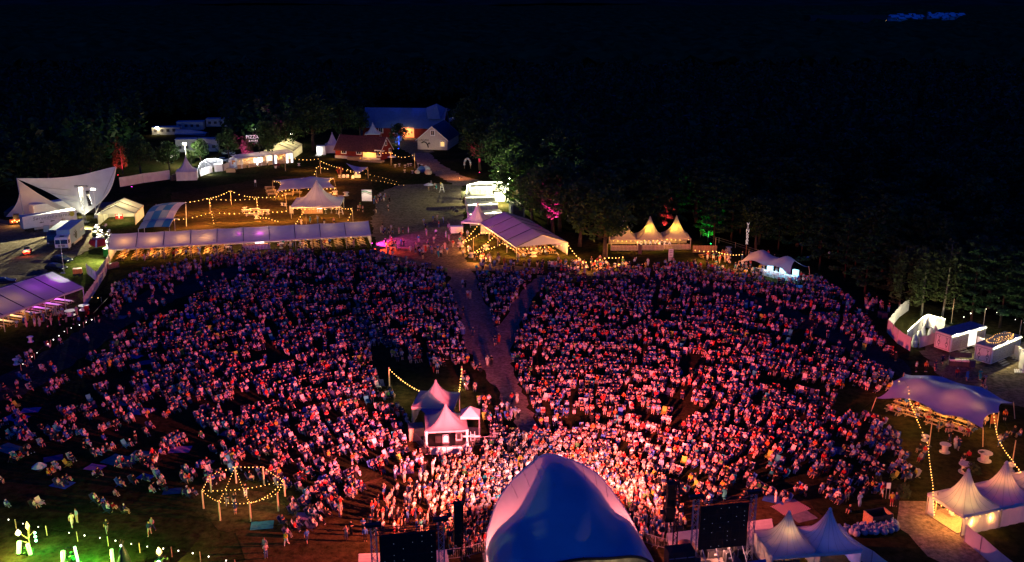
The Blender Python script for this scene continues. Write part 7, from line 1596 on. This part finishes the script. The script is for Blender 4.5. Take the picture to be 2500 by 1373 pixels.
# ================================================================ TREES
LEAF = MF('broad_leaves', (.038,.085,.022), .35, .5, .8); LEAFB = MF('birch_leaves', (.050,.085,.022), .35, .4, .8); NEED = MF('pine_needles', (.026,.08,.024), .3, .5, .8); BARK = M('bark', (.07,.05,.035), .9, .4, 3); BIRCHB = M('birch_bark', (.16,.15,.13), .8, .5, 3); PINEB = M('pine_bark', (.045,.025,.016), .9, .4, 3)
def leafquads(cs, per, rad, sz, flat=1.0):
    n = len(cs)*per; C = np.repeat(np.array(cs), per, 0); rd = np.repeat(np.array(rad), per)
    d = rng.normal(size=(n,3)); d /= np.linalg.norm(d, axis=1)[:,None]; d[:,2] *= flat
    p = C + d*(rd*(.55+.5*rng.random(n)))[:,None]
    a = rng.normal(size=(n,3)); a[:,2] *= .6; a /= np.linalg.norm(a, axis=1)[:,None]; t = rng.normal(size=(n,3)); b = np.cross(a, t); b /= np.linalg.norm(b, axis=1)[:,None]
    s = sz*(.6+.8*rng.random(n))[:,None]; a = a*s; b = b*s*.7
    V = np.stack([p-a, p+b*.8, p+a, p-b*.8], 1).reshape(-1,3); F = np.arange(n*4).reshape(-1,4); return V, F
def tree_proto(kind, seed):
    random.seed(seed); r = np.random.default_rng(seed); m = MB(); cs = []; rad = []
    if kind == 'broad':
        H = 15; m.tube((0,0,-.3),(.2,.1,4.5),.42,.3,8); m.tube((.2,.1,4.5),(.1,.3,10.5),.3,.1,7)
        for k in range(9):
            a = k*2.4; z0 = 3.6+.7*k; L = 4.4-.22*k; e = (math.cos(a)*L, math.sin(a)*L, z0+2.6); mid = (math.cos(a)*L*.5,math.sin(a)*L*.5,z0+1.0); m.tube((.15,.1,z0),mid,.16,.11,5); m.tube(mid,e,.11,.04,5); cs += [e, mid]; rad += [1.9,1.4]
        for k in range(34):
            th = random.random()*6.28; ph = random.uniform(-.5,1.5); R_ = random.uniform(3.0,5.6); cs.append((R_*math.cos(th)*math.cos(ph), R_*math.sin(th)*math.cos(ph), 9+R_*.95*math.sin(ph))); rad.append(random.uniform(1.0,1.9))
        V, F = leafquads(cs, 42, rad, .42)
    elif kind == 'birch':
        m.tube((0,0,-.3),(.3,0,7),.2,.13,7); m.tube((.3,0,7),(.1,.2,14),.13,.03,6)
        for k in range(14):
            a = k*2.1; z0 = 2.6+.75*k; L = 2.9-.1*k; e = (math.cos(a)*L, math.sin(a)*L, z0+1.2); m.tube((.2,.05,z0),e,.06,.02,4)
            for q in (.5,.8,1.05): cs.append((e[0]*q,e[1]*q,z0+1.2*q-.5)); rad.append(1.05)
        V, F = leafquads(cs, 34, rad, .32, 1.3)
    else:
        H = 17; m.tube((0,0,-.3),(.1,.1,9),.24,.16,7); m.tube((.1,.1,9),(0,.1,17),.16,.03,6)
        for k in range(22):
            z0 = (3.5 if kind == 'spruce' else 2.8)+(13 if kind == 'spruce' else 13.8)*k/22; top = 17.2; L = (top-z0)*.30+.5 if kind == 'spruce' else random.uniform(2.0,3.8)*(1-.5*max(0,(z0-12)/5)); a = k*2.39
            e = (math.cos(a)*L, math.sin(a)*L, z0-(.5 if kind == 'spruce' else -.5)); m.tube((.05,.1,z0),e,.06,.02,4)
            for q in (.35,.65,.95): cs.append((e[0]*q,e[1]*q,z0+(e[2]-z0)*q)); rad.append(.55+.35*L*.4)
        V, F = leafquads(cs, 40, rad, .36, .4)
    tm = m.build('trunk', {'broad': BARK, 'birch': BIRCHB}.get(kind, PINEB), smooth=True); tmesh = tm.data; bpy.data.objects.remove(tm)
    me = bpy.data.meshes.new('crown'); me.from_pydata(V.tolist(), [], F.tolist()); me.materials.append({'broad': LEAF, 'birch': LEAFB}.get(kind, NEED)); me.update(); return tmesh, me
TP = {'broad': [tree_proto('broad', s) for s in (1,2,3)], 'birch': [tree_proto('birch', s) for s in (4,5)], 'pine': [tree_proto('pine', s) for s in (6,7)], 'spruce': [tree_proto('spruce', s) for s in (8,9)]}
random.seed(99)
NM = {'broad': 'broadleaf_tree', 'birch': 'birch_tree', 'pine': 'pine_tree', 'spruce': 'spruce_tree'}
def tree(kind, p, h, label, group=None, wide=1.0):
    t = thing(NM[kind], p, label, 'tree', group); tm, cm_ = random.choice(TP[kind]); s = h/{'broad':15.2,'birch':14.5,'pine':17.3,'spruce':17.4}[kind]
    t.rotation_euler = (0,0,random.random()*6.28); t.scale = (s*wide, s*wide, s); child(t, 'trunk', tm, t); child(t, 'crown', cm_, t); return t
for px,py,k,h,w,l in ((345,430,'broad',13,1.0,'dark broadleaf tree behind the long white fence, red glow on its left'),(225,448,'broad',15,1.0,'tall dark broadleaf tree left of the red-lit trunk'),(120,455,'broad',14,1.1,'dark broadleaf tree behind the shell stage'),(300,425,'birch',11,1.0,'slender tree lit red from below behind the shell stage'),(415,418,'broad',10,1,'broadleaf tree in front of the pale container'),(492,402,'broad',9,1.0,'shrubby tree lit greenish by the floodlight behind the ring screen'),(468,408,'birch',6,1.2,'small bright-lit tree beside the grey-mauve pagoda'),(560,395,'broad',12,1,'dark broadleaf tree above the white box tent'),(606,394,'birch',10,1.0,'slender tree lit magenta below the pizza letters'),(655,396,'broad',15,1,'tall dark broadleaf tree right of the pizza letters'),(765,368,'broad',21,1.15,'biggest dark broadleaf tree, between marquee and red barn'),(700,378,'broad',15,1,'dark broadleaf tree behind the yellow-lit marquee'),(835,352,'broad',17,1.0,'dark broadleaf tree above the dark red barn'),(880,338,'broad',13,.9,'broadleaf tree with a lit left side beside the big barn'),(975,362,'broad',9.5,1.0,'round dark tree between the barns with a blue-lit trunk'),(905,300,'spruce',16,1.1,'bright green tree behind the left end of the big barn'),(1140,352,'broad',18,1.0,'dark tree hiding the right end of the cream house'),(1172,416,'broad',17,1.15,'big dark tree with pink light on its trunk'),(1222,446,'broad',19,1.1,'big tree lit yellow-green by the bright floodlight mast'),(1262,478,'broad',15,1.0,'tree leaning over the floodlit toilet yard'),(1300,548,'broad',14,1.1,'tree behind the gabled marquee'),(1350,575,'broad',17,1.1,'tree with magenta light behind the gabled marquee'),(1415,602,'broad',16,1.1,'tall dark tree at the right end of the gabled marquee'),(1476,631,'broad',16,1.12,'large dark tree whose crown hides the left cream pagoda'),(1270,520,'broad',17,1.1,'dark tree behind the grey container'),(1622,578,'spruce',15,.7,'slender conifer lit glowing red behind the three pagodas'),(1590,580,'spruce',16,1,'dark conifer left of the red-lit conifer'),(1728,590,'birch',8,1.0,'small tree lit green at the forest edge'),(1742,597,'pine',17,1,'tall pine with bare trunk right of the green-lit tree'),(1785,590,'pine',16,1,'pine with bare trunk behind the sign post'),(1845,610,'broad',12,1,'dark tree right of the tall sign post'),(1900,612,'spruce',14,1,'dark conifer behind the grey-mauve stretch tent'),(2000,660,'spruce',15,1.1,'conifer right of the grey-mauve stretch tent'),(2110,722,'spruce',13,1.2,'conifer with drooping branches above the crowd edge'),(2195,752,'birch',12,1.2,'leafy birch behind the bending white fence'),(2250,770,'birch',13,1.2,'birch lit yellow behind the lit pen'),(2300,775,'birch',14,1.1,'birch with a pale trunk behind the left lettered trailer'),(2370,790,'pine',15,1.1,'pine behind the pair of lettered trailers'),(2440,800,'spruce',15,1.1,'dark conifer above the fairy light trailer'),(2500,815,'pine',15,1.1,'dark pine at the right picture edge')):
    tree(k, P(px,py), h, l, None, w)
FORR = [(1250,400),(1290,520),(1340,560),(1430,592),(1560,575),(1700,578),(1830,600),(1990,632),(2060,690),(2180,722),(2270,752),(2420,780),(2700,830),(2700,190),(1300,190),(1292,255),(1255,262),(1150,300),(1165,345),(1215,400)]
FORL = [(-300,520),(-20,492),(110,452),(285,430),(340,395),(352,300),(540,298),(560,352),(700,362),(820,330),(880,300),(885,262),(1060,258),(1292,250),(1300,190),(-300,190)]
def scatter():
    out = []
    for y in np.arange(150, 640, 7.0):
        for x in np.arange(-.62*y, .62*y, 7.2):
            p = Vector((x+random.uniform(-3,3), y+random.uniform(-3,3), 0)); px, py, _ = proj(p)
            if inpoly((px, py), FORR) or inpoly((px, py), FORL):
                if -120 < px < 2620: out.append((p, px, py))
    out.sort(key=lambda q: q[0].length); return out
SCAT = scatter()
def treename(px, py):
    side = 'left wood' if px < 880 else 'middle wood behind the barns' if px < 1250 else 'right-hand forest'
    return side
rest = []
for i, (p, px, py) in enumerate(SCAT):
    right = px > 1250; kind = random.choice(('spruce','pine','broad','spruce') if right else ('broad','broad','spruce','birch'))
    if i < 255:
        edge = [('behind the gabled marquee',1390),('behind the three pagodas',1610),('behind the tall sign post',1800),('behind the grey-mauve stretch tent',1950),('above the bending white fence',2150),('above the lettered trailers',2330),('at the right picture edge',2470)]
        wh = sorted((abs(px-q), n) for n, q in edge)[0][1] if right else ('behind the shell stage' if px < 300 else 'beside the site cabins' if px < 600 else 'behind the bar stalls and barns')
        row = 'front rows of the forest' if p.length < 260 else 'middle rows of the forest' if p.length < 330 else 'back rows of the forest'
        tree(kind, p, random.uniform(12,19), f'dark {NM[kind].replace("_"," ")} in the {row.replace(" of the forest","")} {wh}', f'dark {NM[kind].replace("_"," ")}s in the {row} {wh}', random.uniform(.9,1.2))
    else: rest.append(p)
cs = []; rad = []
for p in rest:
    h = random.uniform(11,18); n = 7
    for k in range(n): f = k/(n-1); cs.append((p.x+random.gauss(0,1.3)*(1-f), p.y+random.gauss(0,1.3)*(1-f), h*(.35+.62*f))); rad.append(2.6*(1-.72*f))
V, F = leafquads(cs, 8, rad, 1.2); me = bpy.data.meshes.new('forest'); me.from_pydata(V.tolist(), [], F.tolist()); me.materials.append(NEED); me.update(); o = bpy.data.objects.new('forest', me); COL.objects.link(o); tag(o, kind='stuff')
print('trees', len(SCAT), 'people', len(ppl), 'chairs', len(chairs))
# coloured uplights on trees
def up(px, py, col, e, label, h=5, ang=60, dy=-3.0, dx=0):
    p = P(px,py); b = p+Vector((dx,dy,0)); par(label, b, col, e, p+Z*h, ang)
up(300,425,(1,.03,.06),16000,'red uplight behind the shell stage shining into a slender tree',5,70,-4); up(606,394,(1,.03,.5),40000,'magenta uplight under the pizza letters',4.5,70,-4); up(975,362,(.03,.08,1),40000,'blue uplight on the round tree between the barns',3,50,-3.5); up(1172,416,(1,.03,.16),26000,'pink uplight on the big dark tree at the plaza',6,45,-6); up(1350,575,(1,.02,.35),90000,'magenta uplight behind the gabled marquee',10,40,-5); up(1622,578,(1,.02,.04),60000,'red uplight behind the three pagodas',8,38,-4); up(1728,590,(.02,1,.12),9000,'green uplight at the forest edge',3,60,-3.5)

# look-alikes that are left: told apart by their place, counted from the left
ORD = 'first second third fourth fifth sixth seventh eighth ninth tenth eleventh twelfth thirteenth fourteenth fifteenth sixteenth seventeenth eighteenth nineteenth twentieth'.split()
byl = {}
for o in bpy.data.objects:
    if o.parent is None and o.get('label') and o.get('category') != 'cabin': byl.setdefault(o['label'], []).append(o)
for l, os_ in byl.items():
    if 1 < len(os_) <= 20:
        os_.sort(key=lambda o: proj(o.location)[0])
        for i, o in enumerate(os_): o['label'] = f'{l}, {ORD[i] if i < len(os_)-1 or i < 1 else "last"} from left'
